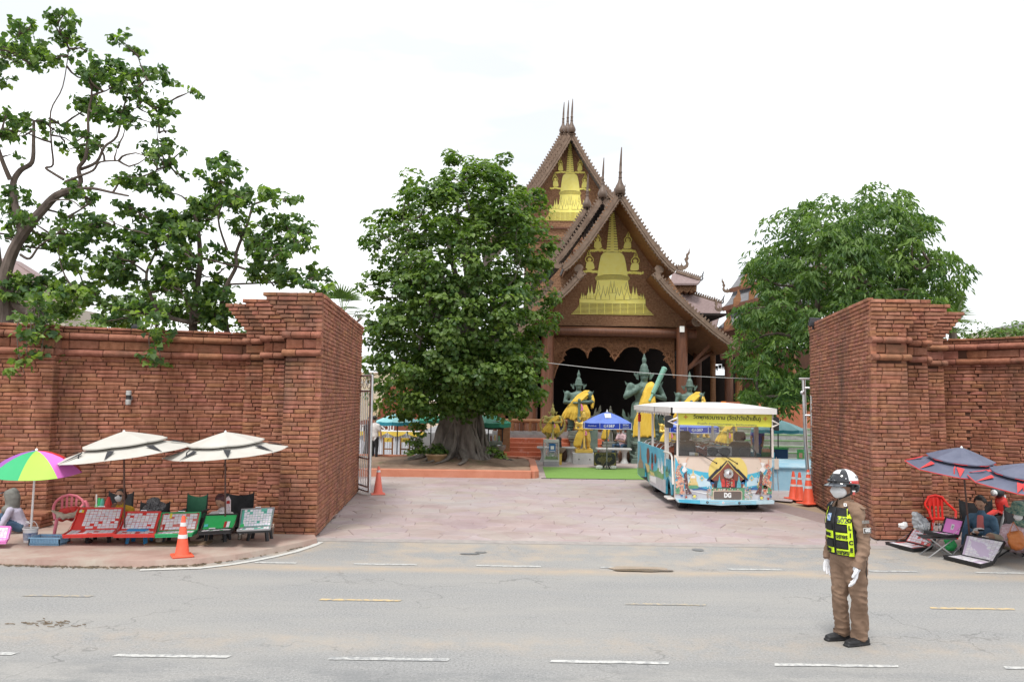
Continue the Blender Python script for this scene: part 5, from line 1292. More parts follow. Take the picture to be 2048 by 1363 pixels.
for (a, b_) in ((236,245),(1140,266)):
    for r_, m_ in ((27, M_red2),(19, MATS['sign_yellow']),(11, M_red2)): decal([(a, b_-r_),(a+r_*.35, b_-r_*.35),(a+r_, b_),(a+r_*.35, b_+r_*.35),(a, b_+r_),(a-r_*.35, b_+r_*.35),(a-r_, b_),(a-r_*.35, b_-r_*.35)], m_, .026+(27-r_)*.0003, par=sign)
mb=MB(); mb.prism([fp(158,336,.0), fp(1208,360,.0), fp(1212,700,.0), fp(156,682,.0)], (0,.008,0)); mb.build('windscreen', M_glass, bus, **SF)
mb=MB(); mb.bar(fp(150,185,-.02), fp(146,690,-.02),.05,.06); mb.bar(fp(1213,214,-.02), fp(1216,705,-.02),.05,.06); mb.build('front_post', M_busw, bus, **S0)
mb=MB(); mb.bar(fp(156,338,.004), fp(158,684,.004),.02,.02); mb.bar(fp(1200,360,.004), fp(1204,700,.004),.02,.02); mb.bar(fp(156,682,.012), fp(1212,703,.012),.015,.015); mb.build('glass_seal', M_blk, bus, **S0)
for (a0, b0, a1, b1) in ((370,645,585,770),(600,640,820,775)):
    mb=MB(); mb.tube([fp(a0, b0,.04), fp(a1, b1,.09)], .010,6); mb.ball(fp(a1, b1,.08),.02,8,6); mb.tube([fp(a0-170, b0-22,.03), fp(a0+20, b0+8,.03)], .006,4); mb.build('wiper', M_blk, bus)
def roof_sec(y0, y1, e):
    mb=MB(); n = 14; A = []
    x0, x1 = XL-.10+e, XR+.10-e
    def prof(u, yb):
        return 2.265+.12*math.sin(PI*u)**.8*yb
    rows = []
    for yy, yb in ((y0,.0),(y0+.12,.55),(y0+.5,.92),((y0+y1)/2,1),(y1-.5,.92),(y1-.12,.55),(y1,0)):
        rows.append([(lerp(x0, x1, i/n), yy, prof(i/n, yb)) for i in range(n+1)])
    vs = [p for r_ in rows for p in r_]; k = n+1
    fs = [(j*k+i, j*k+i+1,(j+1)*k+i+1,(j+1)*k+i) for j in range(len(rows)-1) for i in range(n)]
    mb.add(vs, fs); mb.strip([(x0, y0,2.262),(x1, y0,2.262)], [(x0, y0,2.14),(x1, y0,2.14)], (0,.03,0)); mb.strip([(x0, y0,2.262),(x0, y1,2.262)], [(x0, y0,2.14),(x0, y1,2.14)], (.03,0,0)); mb.strip([(x1, y0,2.262),(x1, y1,2.262)], [(x1, y0,2.14),(x1, y1,2.14)], (-.03,0,0)); mb.strip([(x0, y1,2.262),(x1, y1,2.262)], [(x0, y1,2.14),(x1, y1,2.14)], (0,-.03,0))
    mb.box(((x0+x1)/2,(y0+y1)/2,2.2),(x1-x0-.06, y1-y0-.06,.04))
    mb.build('roof', M_rf, bus, smooth=40)
roof_sec(YF-.12, YF+2.0,0); roof_sec(YF+2.01, YR+.12,0)
for k in range(16):
    y = YR-.1-k*.33
    if y < YF+.4: break
    mb=MB(); mb.prism([(XL-.06, y, 2.14),(XL-.06, y-.31,2.14),(XL-.06, y-.27,2.09),(XL-.06, y-.16,2.065),(XL-.06, y-.05,2.09)], (.01,0,0)); mb.build('fringe', M_rf, bus, **SF)
bc = P(1447,806, YF+.55); mb=MB(); mb.box(bc+Vector((0,0,-.01)),(.10,.12,.10), bev=.01); mb.build('beacon', mat('beacon_orange', (.75,.22,.05), rough=.25), bus, **S0)
def SP(a, b_, off=0.0):
    d = ray(1260+a/8.518,860+b_/8.518); return Vector((0,0, CAMZ))+d*((XL-off)/d.x)
side_out = [(128,180),(575,345),(575,470),(715,520),(722,900),(700,1100),(693,1000),(672,860),(645,800),(625,830),(610,930),(605,1080),(330,905),(300,820),(296,700),(285,600),(270,575),(255,610),(248,700),(250,790),(175,790),(128,735)]
mb=MB(); mb.prism([SP(a, b_) for a, b_ in side_out], (.05,0,0)); side = mb.build('side_panel', M_blue, bus, **SF)
def sd(pts, m, o=.006): mb=MB(); mb.prism([SP(a, b_, o) for a, b_ in pts], (.003,0,0)); mb.build('artwork', m, side, **SF)
sd([(130,620),(250,650),(248,780),(180,785),(130,730)], M_grn); sd([(300,640),(420,700),(575,600),(575,860),(600,1070),(330,900),(305,800)], M_grn, .005)
sd([(320,740),(450,790),(605,840),(604,1070),(470,990),(332,900)], M_gry, .009); sd([(345,770),(440,800),(440,905),(345,855)], M_wht, .012)
sd([(160,480),(176,250),(190,480),(225,560),(225,640),(140,640),(140,560)], mat('print_stone', (.24,.17,.12),(.42,.32,.22),8,.4),.010)
MATS['print_stone']
for (a, b_, w_, h_, m_) in ((305,430,26,140, M_brn),(375,480,16,100, M_drk),(428,480,18,85, M_brn),(375,600,16,80, M_red)):
    sd([(a-w_, b_),(a-w_*.6, b_-h_*.8),(a, b_-h_),(a+w_*.6, b_-h_*.8),(a+w_, b_),(a+w_*.6, b_+h_*.8),(a, b_+h_),(a-w_*.6, b_+h_*.8)], m_, .011)
for (a, b0, b1, w_) in ((480,470,640,9),(505,520,700,12),(532,460,720,10),(550,520,740,14)): sd([(a-w_, b1),(a, b0),(a+w_, b1)], M_wht, .012)
sd([(255,560),(280,560),(330,600),(330,700),(300,720)], M_gld, .008); sd([(600,700),(630,600),(650,700),(660,780),(610,800)], M_grn, .008)
sd([(612,700),(626,620),(640,700)], M_drk, .010); sd([(655,720),(665,640),(675,730)], M_drk, .010); sd([(655,760),(715,800),(715,900),(690,880)], M_blue2,.010); sd([(340,690),(400,720),(420,780),(350,760)], M_gld, .011); sd([(465,640),(560,660),(560,840),(470,790)], mat('print_leaf', (.12,.30,.10),(.25,.45,.2),15,.4),.0105)
mb=MB(); mb.box((XR-.02,(YF+YR)/2+.3,.75),(.04, YR-YF-.6,.95)); mb.build('side_panel', M_blue, bus, **S0)
mb=MB(); mb.box(((XL+XR)/2,(YF+YR)/2,.33),(XR-XL-.12, YR-YF-.2,.12)); mb.box(((XL+XR)/2,(YF+YR)/2,.24),(1.1, YR-YF-.8,.12)); mb.build('chassis', M_blk, bus, **S0)
mb=MB(); mb.box(((XL+XR)/2, YR-.02,.78),(XR-XL, .05,.92)); mb.build('rear_panel', M_busw, bus, **S0)
for x in (XL+.03, XR-.03):
    for (y, w_) in ((YR-.04,.055),(21.2,.05),(19.30,.09)):
        mb=MB(); mb.box((x, y, 1.55),(w_, w_, 1.28) if x > 4 or y != 19.30 else (w_, w_, 1.3)); mb.build('roof_post', M_busw, bus, **S0)
hp = [SP(582,362,.03), SP(660,380,.03), SP(700,405,.03), SP(716,460,.03), SP(735,920,.03)]
mb=MB(); mb.tube(hp, .022,8); mb.build('grab_rail', M_busw, bus)
c = P(1341,996,18.45); mb=MB(); mb.box((c.x, 18.6, c.z),(.16,.45,.05), bev=.015); mb.build('entry_step', M_busw, bus, **S0)
def wheel(x, y, r=.33, w_=.19, root=bus):
    Mr = Matrix.Rotation(R(90),3, 'Y'); mb=MB(); mb.lathe([(r*.62,-w_/2),(r*.93,-w_/2),(r, -w_*.3),(r, w_*.3),(r*.93, w_/2),(r*.62, w_/2)], (0,0,0),28, M=Mr); mb.v = [(v[0]+x, v[1]+y, v[2]+r) for v in mb.v]; h = mb.build('wheel', M_blk, root)
    mb=MB(); mb.lathe([(.02,-w_*.35),(r*.3,-w_*.38),(r*.62,-w_*.25),(r*.64,-w_/2),(r*.64, w_/2),(r*.62, w_*.25),(.02, w_*.3)], (0,0,0),20, M=Mr); mb.v = [(v[0]+x, v[1]+y, v[2]+r) for v in mb.v]; mb.build('rim', M_busw, h)
for x in (3.88,5.44):
    for y in (18.78,21.95): wheel(x, y)
for k in range(6):
    y = 19.75+k*.62; mb=MB(); mb.box(((XL+XR)/2, y+.18,.80),(1.85,.42,.10), bev=.03); mb.box(((XL+XR)/2, y, 1.00),(1.85,.09,.45), bev=.035); mb.box(((XL+XR)/2, y+.15,.56),(1.7,.3,.4)); s_ = mb.build('bench_seat', M_seat, bus, smooth=40)
    for j in range(4):
        xx = XL+.28+j*.52; mb=MB(); mb.tube([(xx+.22*math.cos(t)-0, y, 1.18+.16*math.sin(t)) for t in np.linspace(PI, 0,9)], .013,6); mb.build('grab_hoop', M_chr, s_)
def drv(x, y):
    mb=MB(); mb.box((x, y+.1,.78),(.52,.5,.14), bev=.05); mb.box((x, y+.34,1.15),(.50,.13,.66), bev=.06); mb.box((x, y+.36,1.60),(.28,.11,.22), bev=.05); mb.build('front_seat', M_seatg, bus, smooth=40)
drv(P(1482,880,19.2).x, 18.95); drv(P(1362,880,19.2).x+.12,19.0)
mb=MB(); mb.box(((XL+XR)/2, YF+.28,1.10),(XR-XL-.14,.40,.14), bev=.03); mb.build('dashboard', M_seatg, bus, **S0)
mb=MB(); c = P(1495,905,18.7); mb.tube([(c.x+.18*math.cos(t), c.y+.06*math.sin(t), c.z+.14*math.sin(t)) for t in np.linspace(0,2*PI, 20)], .012,6); mb.build('steering_wheel', M_blk, bus)
for (q, br) in (([(12,232),(82,226),(95,245),(95,350),(82,372),(15,366),(2,350),(2,250)], [(140,255),(38,296),(140,338)]),([(1250,246),(1290,250),(1298,270),(1296,395),(1285,405),(1248,398),(1240,380),(1240,262)], [(1216,288),(1296,326),(1216,362)])):
    mb=MB(); mb.prism([fp(a, b_, .10) for a, b_ in q], (0,.07,0)); mr_ = mb.build('mirror', M_blk, bus, **SF)
    mb=MB(); mb.tube([fp(a, b_, .19) for a, b_ in br], .022,6); mb.build('mirror_bracket', M_busw, mr_)
c = P(1279,834, YR-.15); ext_ = thing('fire_extinguisher', 'small red fire extinguisher hung on the rear left post of the tour bus', 'fire extinguisher', c); mb=MB(); mb.lathe([(.03,-.12),(.045,-.10),(.045,.06),(.02,.10),(.02,.12)], c, 12); mb.build('cylinder', mat('ext_red', (.5,.02,.02), rough=.3), ext_); mb=MB(); mb.box(c+Vector((0,0,.13)),(.05,.03,.03)); mb.build('valve', M_blk, ext_)
cb = P(1440,903, YF+.20); sg = thing('gift_box', 'pale grey box lying on the bus dashboard behind the sunglasses', 'box', (cb.x, cb.y, 1.17)); mb=MB(); mb.box((cb.x, cb.y+.05,1.29),(.52,.12,.23), bev=.01); mb.build('carton', mat('carton_grey', (.5,.5,.5)), sg, **S0); mb=MB(); mb.box((cb.x, cb.y+.05,1.409),(.5,.11,.006)); mb.build('lid', M_wht, sg, **S0)
sgl = thing('sunglasses', 'oversized dark sunglasses displayed on the bus dashboard', 'sunglasses', (cb.x, cb.y-.04,1.18))
for dx in (-.17,.10): mb=MB(); mb.prism([(cb.x+dx+.12*math.cos(t)*(1+.1*math.sin(t)), cb.y-.05,1.30+.10*math.sin(t)) for t in np.linspace(0,2*PI, 19)[:-1]], (0,.02,0)); mb.build('lens', mat('dark_lens', (.02,.02,.025), rough=.1), sgl, **SF)
mb=MB(); mb.tube([(cb.x-.30, cb.y-.05,1.37),(cb.x-.03, cb.y-.06,1.36),(cb.x+.22, cb.y-.05,1.37)], .010,6); mb.build('frame', M_blk, sgl)
c = P(1532,903, YF+.2); sn = thing('snack_packet', 'green and orange packet at the right end of the bus dashboard', 'packet', (c.x, c.y, 1.18)); mb=MB(); mb.box((c.x, c.y, 1.28),(.20,.06,.20), bev=.01); mb.build('packet', M_grn, sn, **S0); mb=MB(); mb.box((c.x, c.y-.034,1.34),(.19,.006,.07)); mb.build('label_band', M_flw, sn, **S0)
c = P(1388,906, YF+.15); pn = thing('paper_note', 'small folded paper lying on the left of the bus dashboard', 'paper', (c.x, c.y, 1.18)); mb=MB(); mb.box((c.x, c.y, 1.235),(.20,.02,.09), rot=(R(-20),0, R(-6))); mb.build('sheet', M_wht, pn, **S0); mb=MB(); mb.box((c.x+.05, c.y-.013,1.235),(.07,.01,.07), rot=(R(-20),0, R(-6))); mb.build('picture', M_gld, pn, **S0)
# ================================================================== STATUES AND COURT
M_bronze = mat('green_bronze', (.085,.135,.115),(.17,.25,.215),5,.6, metal=.25, bump=.5, bscale=22, c3=(.07,.09,.075), c3scale=3, c3lo=.5, c3hi=.7)
M_bronzed = mat('dark_bronze', (.07,.07,.055),(.15,.15,.12),6,.6, metal=.3, bump=.5, bscale=24)
M_gleaf = mat('gold_leaf', (.62,.40,.08),(.75,.53,.13),6,.38, metal=.35, bump=.3, bscale=24)
M_gleafg = mat('greenish_gold', (.36,.32,.10),(.52,.44,.14),6,.45, metal=.35, bump=.3, bscale=24)
M_robe = mat('yellow_robe', (.74,.46,.05),(.80,.55,.09),3,.75)
M_pink = mat('pink_ribbon', (.75,.22,.42))
M_club = mat('jade_club', (.20,.42,.34),(.28,.52,.43),4,.5)
def guardian(label, px, Y, z0, H, W=1.0, metal=M_bronze, crown_h=.4, club='front', robe='full', pedestal=None, name='guardian_statue', ped_m=None, hands=None, crown_m=None):
    b = P(px, 800, Y); X, Z = b.x, z0
    root = thing(name, label, 'statue', (X, Y, 0 if pedestal else z0))
    u = H; w = W
    def v(a, f, h): return Vector((X+a*u*w, Y-f*u, Z+h*u))
    pr = []
    for s in (-1,1):
        pr.append(dict(pts=[v(s*.09,0,.50), v(s*.13,.03,.28), v(s*.12,-.01,.06)], r=[.085*u*w, .065*u*w, .045*u*w], m=0))
        pr.append(dict(pts=[v(s*.12,-.01,.03), v(s*.17,.11,.025)], r=[.045*u, .035*u], m=0))
    pr.append(dict(pts=[v(0,0,.46), v(0,0,.58), v(0,.01,.70), v(0,.0,.80), v(0,0,.85)], r=[(.13*u*w, .10*u),(.115*u*w, .09*u),(.15*u*w, .105*u),(.17*u*w, .09*u),(.07*u, .06*u)], ref=(1,0,0), m=0))
    pr.append(dict(pts=[v(0,0,.84), v(0,.01,.90)], r=[.05*u, .05*u], m=0))
    pr.append(dict(pts=[v(0,.01,.90), v(0,.015,.95), v(0,.01,.99)], r=[(.055*u, .06*u),(.07*u, .075*u),(.065*u, .065*u)], ref=(1,0,0), m=0))
    pr.append(dict(pts=[v(0,.075,.955), v(0,.085,.93)], r=[.012*u, .016*u], m=0))
    pr.append(dict(pts=[v(-.03,.07,.905), v(.03,.07,.905)], r=[.012*u, .012*u], m=0))
    for s in (-1,1):
        pr.append(dict(pts=[v(s*.025,.07,.965), v(s*.045,.06,.967)], r=[.014*u, .012*u], m=0))
        pr.append(dict(pts=[v(s*.17,0,.80), v(s*.20,.0,.78)], r=[.06*u*w, .058*u*w], m=0))
    if club == 'diag':
        hR = v(-.07,.17,.76); hL = v(.10,.16,.66)
        pr.append(dict(pts=[v(-.19,0,.79), v(-.27,.04,.62), hR], r=[.055*u*w, .046*u*w, .03*u], m=0))
        pr.append(dict(pts=[v(.19,0,.79), v(.28,.03,.60), hL], r=[.055*u*w, .046*u*w, .03*u], m=0))
        for k in range(4): pr.append(dict(pts=[hR, hR+Vector(((-.03+.018*k)*u, -.01*u, .04*u)), hR+Vector(((-.04+.02*k)*u, -.03*u, .075*u))], r=[.013*u, .012*u, .009*u], m=0))
        pr.append(dict(pts=[hR, hR+Vector((.035*u, -.02*u, .01*u)), hR+Vector((.03*u, -.03*u, .045*u))], r=[.014*u, .012*u, .010*u], m=0))
    else:
        hR = v(-.03,.17,.60); hL = v(.03,.16,.62)
        pr.append(dict(pts=[v(-.18,0,.79), v(-.23,.04,.62), hR], r=[.052*u*w, .043*u*w, .028*u], m=0))
        pr.append(dict(pts=[v(.18,0,.79), v(.23,.04,.62), hL], r=[.052*u*w, .043*u*w, .028*u], m=0))
    for k in range(4): pr.append(dict(pts=[hL+Vector((-.01*u, -.01*u, (.02-.014*k)*u)), hL+Vector((-.045*u, -.035*u, (.02-.014*k)*u))], r=[.012*u, .010*u], m=0))
    blob_mesh('figure', pr, .022*u, [metal], root, smooth_it=1)
    cm = crown_m or metal
    hb = v(0,.01,.99); ch = crown_h
    mb=MB(); prof = [(.085*u, -.02*u),(.095*u, .0),(.09*u, .03*u),(.075*u, .035*u),(.078*u, .06*u),(.06*u, .10*u),(.062*u, .12*u),(.045*u, .15*u),(.03*u, .17*u)]
    zt = .17*u; rem = ch-zt
    prof += [(.032*u, zt+rem*.15),(.036*u, zt+rem*.35),(.028*u, zt+rem*.55),(.018*u, zt+rem*.62),(.022*u, zt+rem*.68),(.012*u, zt+rem*.78),(.002, zt+rem)]
    mb.lathe(prof, hb, 14); mb.build('crown', cm, root)
    for s in (-1,1):
        mb=MB(); q = v(s*.075,.0,.93)
        mb.prism([q+Vector((s*a*u, 0, h*u)) for a, h in ((0,-.03),(.03,-.02),(.05,.02),(.075,.05),(.07,.09),(.045,.06),(.025,.065),(.02,.10),(0,.05))], (0,.02*u, 0)); mb.build('ear_ornament', cm, root, **SF)
        mb=MB(); q = v(s*.19,0,.83); mb.prism([q+Vector((s*a*u, 0, h*u)) for a, h in ((-.06,0),(0,.02),(.05,.015),(.09,.05),(.07,-.01),(.03,-.04))], (0,.03*u, 0)); mb.build('shoulder_ornament', cm, root, **SF)
    for s in (-1,1):
        for (t0, t1) in ((.28,.3),(.10,.12)):
            mb=MB(); c = v(s*.128,.02, t0); mb.lathe([(.05*u*w, -.012*u),(.075*u*w, 0),(.05*u*w, .012*u)], c, 12); mb.build('leg_band', cm, root)
    if club == 'front':
        mb=MB(); a = v(0,.19,.68); bb = v(0,.17,.03); mb.lathe([(.008*u, .02*u),(.03*u, 0),(.034*u, -.03*u),(.022*u, -.05*u),(.022*u, -.10*u),(.03*u, -.12*u),(.026*u, -.3*u),(.036*u, -.32*u),(.036*u, -(.60)*u),(.05*u, -.62*u),(.05*u, -.65*u)], a, 12); mb.build('club', cm if metal != M_bronze else metal, root)
    elif club == 'diag':
        a = v(.045,.19,.56); bb = v(.27,.12,1.10); mb=MB(); d = (bb-a); pts = [a.lerp(bb, t) for t in (0,.04,.06,.22,.24,.94,.97,1)]; mb.tube(pts, [k*u for k in (.018,.024,.018,.022,.036,.044,.05,.03)], 10); mb.build('club', M_club, root)
    if robe:
        pr = []; rw = w
        if robe == 'full':
            pr.append(dict(pts=[v(.18,-.02,.80), v(.12,.05,.79), v(.03,.09,.70), v(-.08,.09,.58)], r=[(.085*u, .035*u),(.10*u, .035*u),(.115*u, .03*u),(.08*u, .035*u)], ref=(0,0,1), m=0))
            pr.append(dict(pts=[v(.19,-.02,.81), v(.235,.0,.66), v(.225,.02,.50)], r=[(.06*u, .07*u),(.05*u, .09*u),(.035*u, .07*u)], ref=(1,0,0), m=0))
            pr.append(dict(pts=[v(0,.01,.62), v(-.02,.01,.50), v(-.03,.01,.30)], r=[(.14*u*rw, .12*u),(.17*u*rw, .13*u),(.20*u*rw, .12*u)], ref=(1,0,0), m=0))
            for k in range(9):
                a = -.19+k*.045; pr.append(dict(pts=[v(a*.7,.12,.56), v(a, .14+.01*(k % 2),.40), v(a*1.15-.02,.13,.26+.03*math.sin(k*1.7))], r=[.02*u, .026*u, .03*u], m=0))
            for k in range(4): pr.append(dict(pts=[v(.16-k*.06,.10,.80-k*.01), v(.04-k*.05,.15,.66-k*.01), v(-.08-k*.03,.13,.56-k*.01)], r=[.016*u, .020*u, .016*u], m=0))
            pr.append(dict(pts=[v(-.16,.02,.50), v(-.22,.02,.36), v(-.27,.0,.26)], r=[.05*u, .06*u, .04*u], m=0))
        elif robe == 'side':
            pr.append(dict(pts=[v(.20,-.02,.80), v(.13,.06,.80), v(.03,.10,.70), v(-.08,.09,.58)], r=[(.09*u, .05*u),(.08*u, .06*u),(.09*u, .05*u),(.07*u, .05*u)], ref=(0,0,1), m=0))
            pr.append(dict(pts=[v(-.02,.08,.60), v(-.12,.08,.40), v(-.20,.06,.14), v(-.22,.05,.08)], r=[(.12*u, .06*u),(.13*u, .07*u),(.11*u, .06*u),(.08*u, .05*u)], ref=(1,0,0), m=0))
            for k in range(6): pr.append(dict(pts=[v(.02-k*.03,.14,.58), v(-.04-k*.035,.15,.36), v(-.10-k*.035,.13,.10+.02*(k % 2))], r=[.014*u, .018*u, .02*u], m=0))
            for k in range(4): pr.append(dict(pts=[v(.16-k*.05,.11,.80-k*.01), v(.04-k*.05,.15,.66-k*.01), v(-.06-k*.03,.13,.56-k*.01)], r=[.014*u, .018*u, .014*u], m=0))
        elif robe == 'long':
            pr.append(dict(pts=[v(.10,-.02,.83), v(.08,.07,.80), v(.04,.12,.66), v(.00,.12,.45), v(-.03,.11,.2), v(-.03,.10,.03)], r=[(.06*u, .05*u),(.08*u, .06*u),(.10*u, .05*u),(.12*u, .06*u),(.13*u, .07*u),(.14*u, .07*u)], ref=(1,0,0), m=0))
            for k in range(7): a = -.10+k*.035; pr.append(dict(pts=[v(.08+a*.35,.13,.80), v(.04+a*.8,.18,.55), v(-.03+a*1.2,.18,.25), v(-.03+a*1.35,.18,.0+.015*(k % 2))], r=[.010*u, .015*u, .018*u, .02*u], m=0))
            pr.append(dict(pts=[v(.10,-.08,.84), v(.04,-.12,.5), v(0,-.12,.05)], r=[(.08*u, .03*u),(.12*u, .04*u),(.14*u, .05*u)], ref=(1,0,0), m=0))
        blob_mesh('robe', pr, .017*u, [M_robe], root, smooth_it=1)
    if hands:
        mb=MB(); mb.ball(v(0,.20,.60),(.05*u, .04*u, .05*u),8,6); mb.build('garland_knot', hands, root)
    if club == 'front' or hands: mb=MB(); mb.tube([v(.03,.22,.58), v(.05,.23,.50), v(.04,.22,.44)], [.012*u, .022*u, .028*u], 6); mb.build('ribbon', M_pink, root)
    if pedestal:
        rr, m_ = pedestal; mb=MB(); z = z0
        for (k, h0, h1) in ((1.15,0,.2),(1.0,.2,.32),(.82,.32,.45),(.75,.45,.62),(.86,.62,.72),(1.0,.72,.84),(.9,.84,1.0)):
            mb.box((X, Y, (h0+h1)/2*z),(rr*2*k, rr*2*k*.9,(h1-h0)*z), bev=.02)
        mb.build('pedestal', m_, root, **S0)
    return root
M_pedg = mat('green_stone', (.10,.145,.12),(.18,.235,.20),4,.8, bump=.5, bscale=20)
M_pedd = mat('grey_green_stone', (.13,.14,.125),(.24,.25,.22),4,.8, bump=.5, bscale=20)
M_marble = mat('marble_grey', (.40,.41,.41),(.54,.54,.53),3,.4)
guardian('tallest green guardian statue, pale jade club on its shoulder, long yellow robe', 1288,31.9,1.02,2.42,1.15, M_bronze, .82, 'diag', 'long', (.48, M_pedg))
guardian('green guardian in a swirling yellow robe, directly behind the shining golden deity', 1157,33.4,1.15,1.86,1.3, M_bronze, .62, 'front', 'full', (.42, M_pedd), hands=None)
guardian('green guardian statue behind the bus roof, right of the tallest statue', 1379,33.4,1.15,1.86,1.3, M_bronze, .62, 'front', 'full', (.42, M_pedd))
g4 = guardian('small gold guardian with curled golden tails and a pink ribbon, leftmost of the statues', 1106,32.0,.86,1.06,1.35, M_gleafg, .36, 'front', 'full', (.26, M_pedd), hands=M_blk)
c4 = ORG[g4.name]
for s in (-1,1):
    mb=MB(); pts = [(c4.x+s*(.05+.42*math.sin(t)*(1 if t < 1.6 else 1)),32.1,1.02+.42*(1-math.cos(t))) for t in np.linspace(0,2.4,12)]
    pts += [(c4.x+s*(.34-.1*k),32.1,1.72+.02*k-.06*k*k) for k in range(1,3)]
    mb.tube(pts, [.07*(1-i/15) for i in range(len(pts))], 8); mb.build('curled_tail', M_gleafg, g4)
guardian('shining golden deity statue in front, robe trailing left, on a pale stone block', 1168,31.0,.57,1.19,1.15, M_gleaf, .36, 'front', 'side', None)
s5 = P(1168,800,31.0).x
gb = thing('statue_plinth', 'pale concrete block with yellow top slab under the golden deity statue', 'plinth', (s5,31,0))
mb=MB(); mb.box((s5+.0,31,.215),(.84,.7,.43), bev=.01); mb.build('block', M_marble, gb, **S0); mb=MB(); mb.box((s5,31,.505),(.64,.52,.13), bev=.01); mb.build('yellow_slab', M_gleaf, gb, **S0)
for dx in (-.2,.2): mb=MB(); mb.box((s5+dx, 30.648,.21),(.04,.01,.04)); mb.build('vent_hole', M_blk, gb, **S0)
guardian('dark bronze guardian half hidden behind the blue umbrella', 1221,33.0,.76,1.12,1.2, M_bronzed, .32, 'front', 'side', (.34, M_pedd))
guardian('golden guardian seen through the bus posts, directly behind the bus', 1338,30.2,.55,1.2,1.2, M_gleaf, .3, 'front', 'side', (.3, M_pedd))
guardian('golden guardian seen through the middle of the bus windscreen', 1452,30.4,.55,1.25,1.2, M_gleafg, .34, 'front', 'full', (.3, M_pedd))
guardian('gold-crowned statue peeping over the bus roof beside the third green guardian', 1405,32.2,1.0,1.22,1.1, M_gleaf, .42, 'front', 'full', (.3, M_pedd))
for (px, py, s, lab) in ((1262,842,-1, 'upswept green bronze wing at the left foot of the tallest statue'),(1318,842,1, 'upswept green bronze wing at the right foot of the tallest statue'),(1188,830,1, 'grey bronze wing rising between the golden deity and the blue umbrella')):
    c = P(px, py, 32.5); mb=MB(); k = .5 if px != 1188 else .42
    mb.prism([c+Vector((s*a*k, 0, h*k)) for a, h in ((-.2,-.5),(.1,-.55),(.45,-.35),(.62,.0),(.5,.15),(.68,.45),(.62,.95),(.48,.7),(.42,.4),(.2,.3),(.22,.7),(.05,.35),(0,0),(-.3,-.1))], (0,.16,0))
    w_ = thing('bronze_wing', lab, 'statue', c); mb.build('wing', M_bronze if px != 1188 else M_bronzed, w_, **SF)
    mb=MB(); mb.box((c.x, 32.6,(c.z-.3)/2),(.3,.3, c.z-.3), bev=.02); mb.build('base', M_pedg, w_, **S0)
M_turf = mat('artificial_grass', (.14,.27,.05),(.20,.35,.08),4,.95, bump=.5, bscale=50, stretch=(1,6,1))
a = P(1070,900,25.05).x; struct(sheet('green_carpet', [(a+.35,25.1),(8.2,25.1),(8.2,29.2),(a+.4,29.2)], .035, M_turf))
mb=MB(); mb.box((a+4,25.06,.026),(7.6,.05,.022)); mb.build('carpet_edge', M_blk, bpy.data.objects['green_carpet'], **S0)
def canopy_panels(root, c, Rr, h, n, mats, m0=0.0, val=0.0, curve=1.35, tilt=None, sag=.04, part='canopy', edge_m=None):
    """n-sided canopy; c is the top point"""
    Mt = tilt or Matrix.Identity(3); out_ = []
    for k in range(n):
        mb=MB(); a0, a1 = m0+2*PI*k/n, m0+2*PI*(k+1)/n; nu, nv = 7,6; vs = []
        for i in range(nv+1):
            t = i/nv; r_ = Rr*t; z = -h*t**curve
            for j in range(nu+1):
                s_ = j/nu; a = lerp(a0, a1, s_); rr = r_*lerp(1, math.cos((a1-a0)/2)/math.cos(a-(a0+a1)/2),.85); zz = z-sag*math.sin(PI*s_)*t*(1-t*.5)
                vs.append(c+Mt@Vector((rr*math.cos(a), rr*math.sin(a), zz)))
        k0 = nu+1; fs = [(i*k0+j, i*k0+j+1,(i+1)*k0+j+1,(i+1)*k0+j) for i in range(nv) for j in range(nu)]
        mb.add(vs, fs)
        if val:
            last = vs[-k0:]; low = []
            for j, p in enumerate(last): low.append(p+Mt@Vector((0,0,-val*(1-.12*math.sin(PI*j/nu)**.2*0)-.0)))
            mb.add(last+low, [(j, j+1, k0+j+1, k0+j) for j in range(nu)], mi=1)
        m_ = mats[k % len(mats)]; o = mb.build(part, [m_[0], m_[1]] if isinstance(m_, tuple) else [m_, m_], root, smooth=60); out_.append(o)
    return out_
def court_umbrella(label, px, Y, ztop, Rr, h, m, n=8, val=.16, z0=.03, m0=.2, group=None, curve=1.35):
    c = P(px, 850, Y); root = thing('parasol', label, 'umbrella', (c.x, Y, z0)); tp = Vector((c.x, Y, ztop))
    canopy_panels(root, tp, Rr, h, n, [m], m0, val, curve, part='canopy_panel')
    mb=MB(); mb.tube([(c.x, Y, z0),(c.x, Y, ztop-.02)], .022,8); mb.build('pole', M_blk if m is not M_ublue else mat('pole_grey', (.25,.25,.26), metal=.5), root)
    mb=MB(); mb.lathe([(.03,0),(.04,.02),(.015,.05),(.012,.09),(.001,.10)], tp-Vector((0,0,.01)),10); mb.build('tip', MATS['print_white'], root)
    mb = MB()
    for k in range(n):
        a = m0+2*PI*k/n; e = tp+Vector((math.cos(a)*Rr*.97, math.sin(a)*Rr*.97,-h*.97-.01)); mid = tp+Vector((math.cos(a)*Rr*.5, math.sin(a)*Rr*.5,-h*.42)); mb.tube([tp+Vector((0,0,-.05)), mid, e], .006,4); mb.tube([Vector((c.x, Y, ztop-h*1.1)), mid], .006,4)
    mb.build('rib', M_steel, root, kind='stuff')
    return root
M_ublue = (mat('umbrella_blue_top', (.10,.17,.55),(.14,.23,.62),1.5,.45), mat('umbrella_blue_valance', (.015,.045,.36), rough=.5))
M_uteal = (mat('umbrella_teal_top', (.22,.52,.55),(.30,.60,.62),1.5,.5), mat('umbrella_teal_valance', (.02,.24,.34),(.04,.32,.42),3,.5))
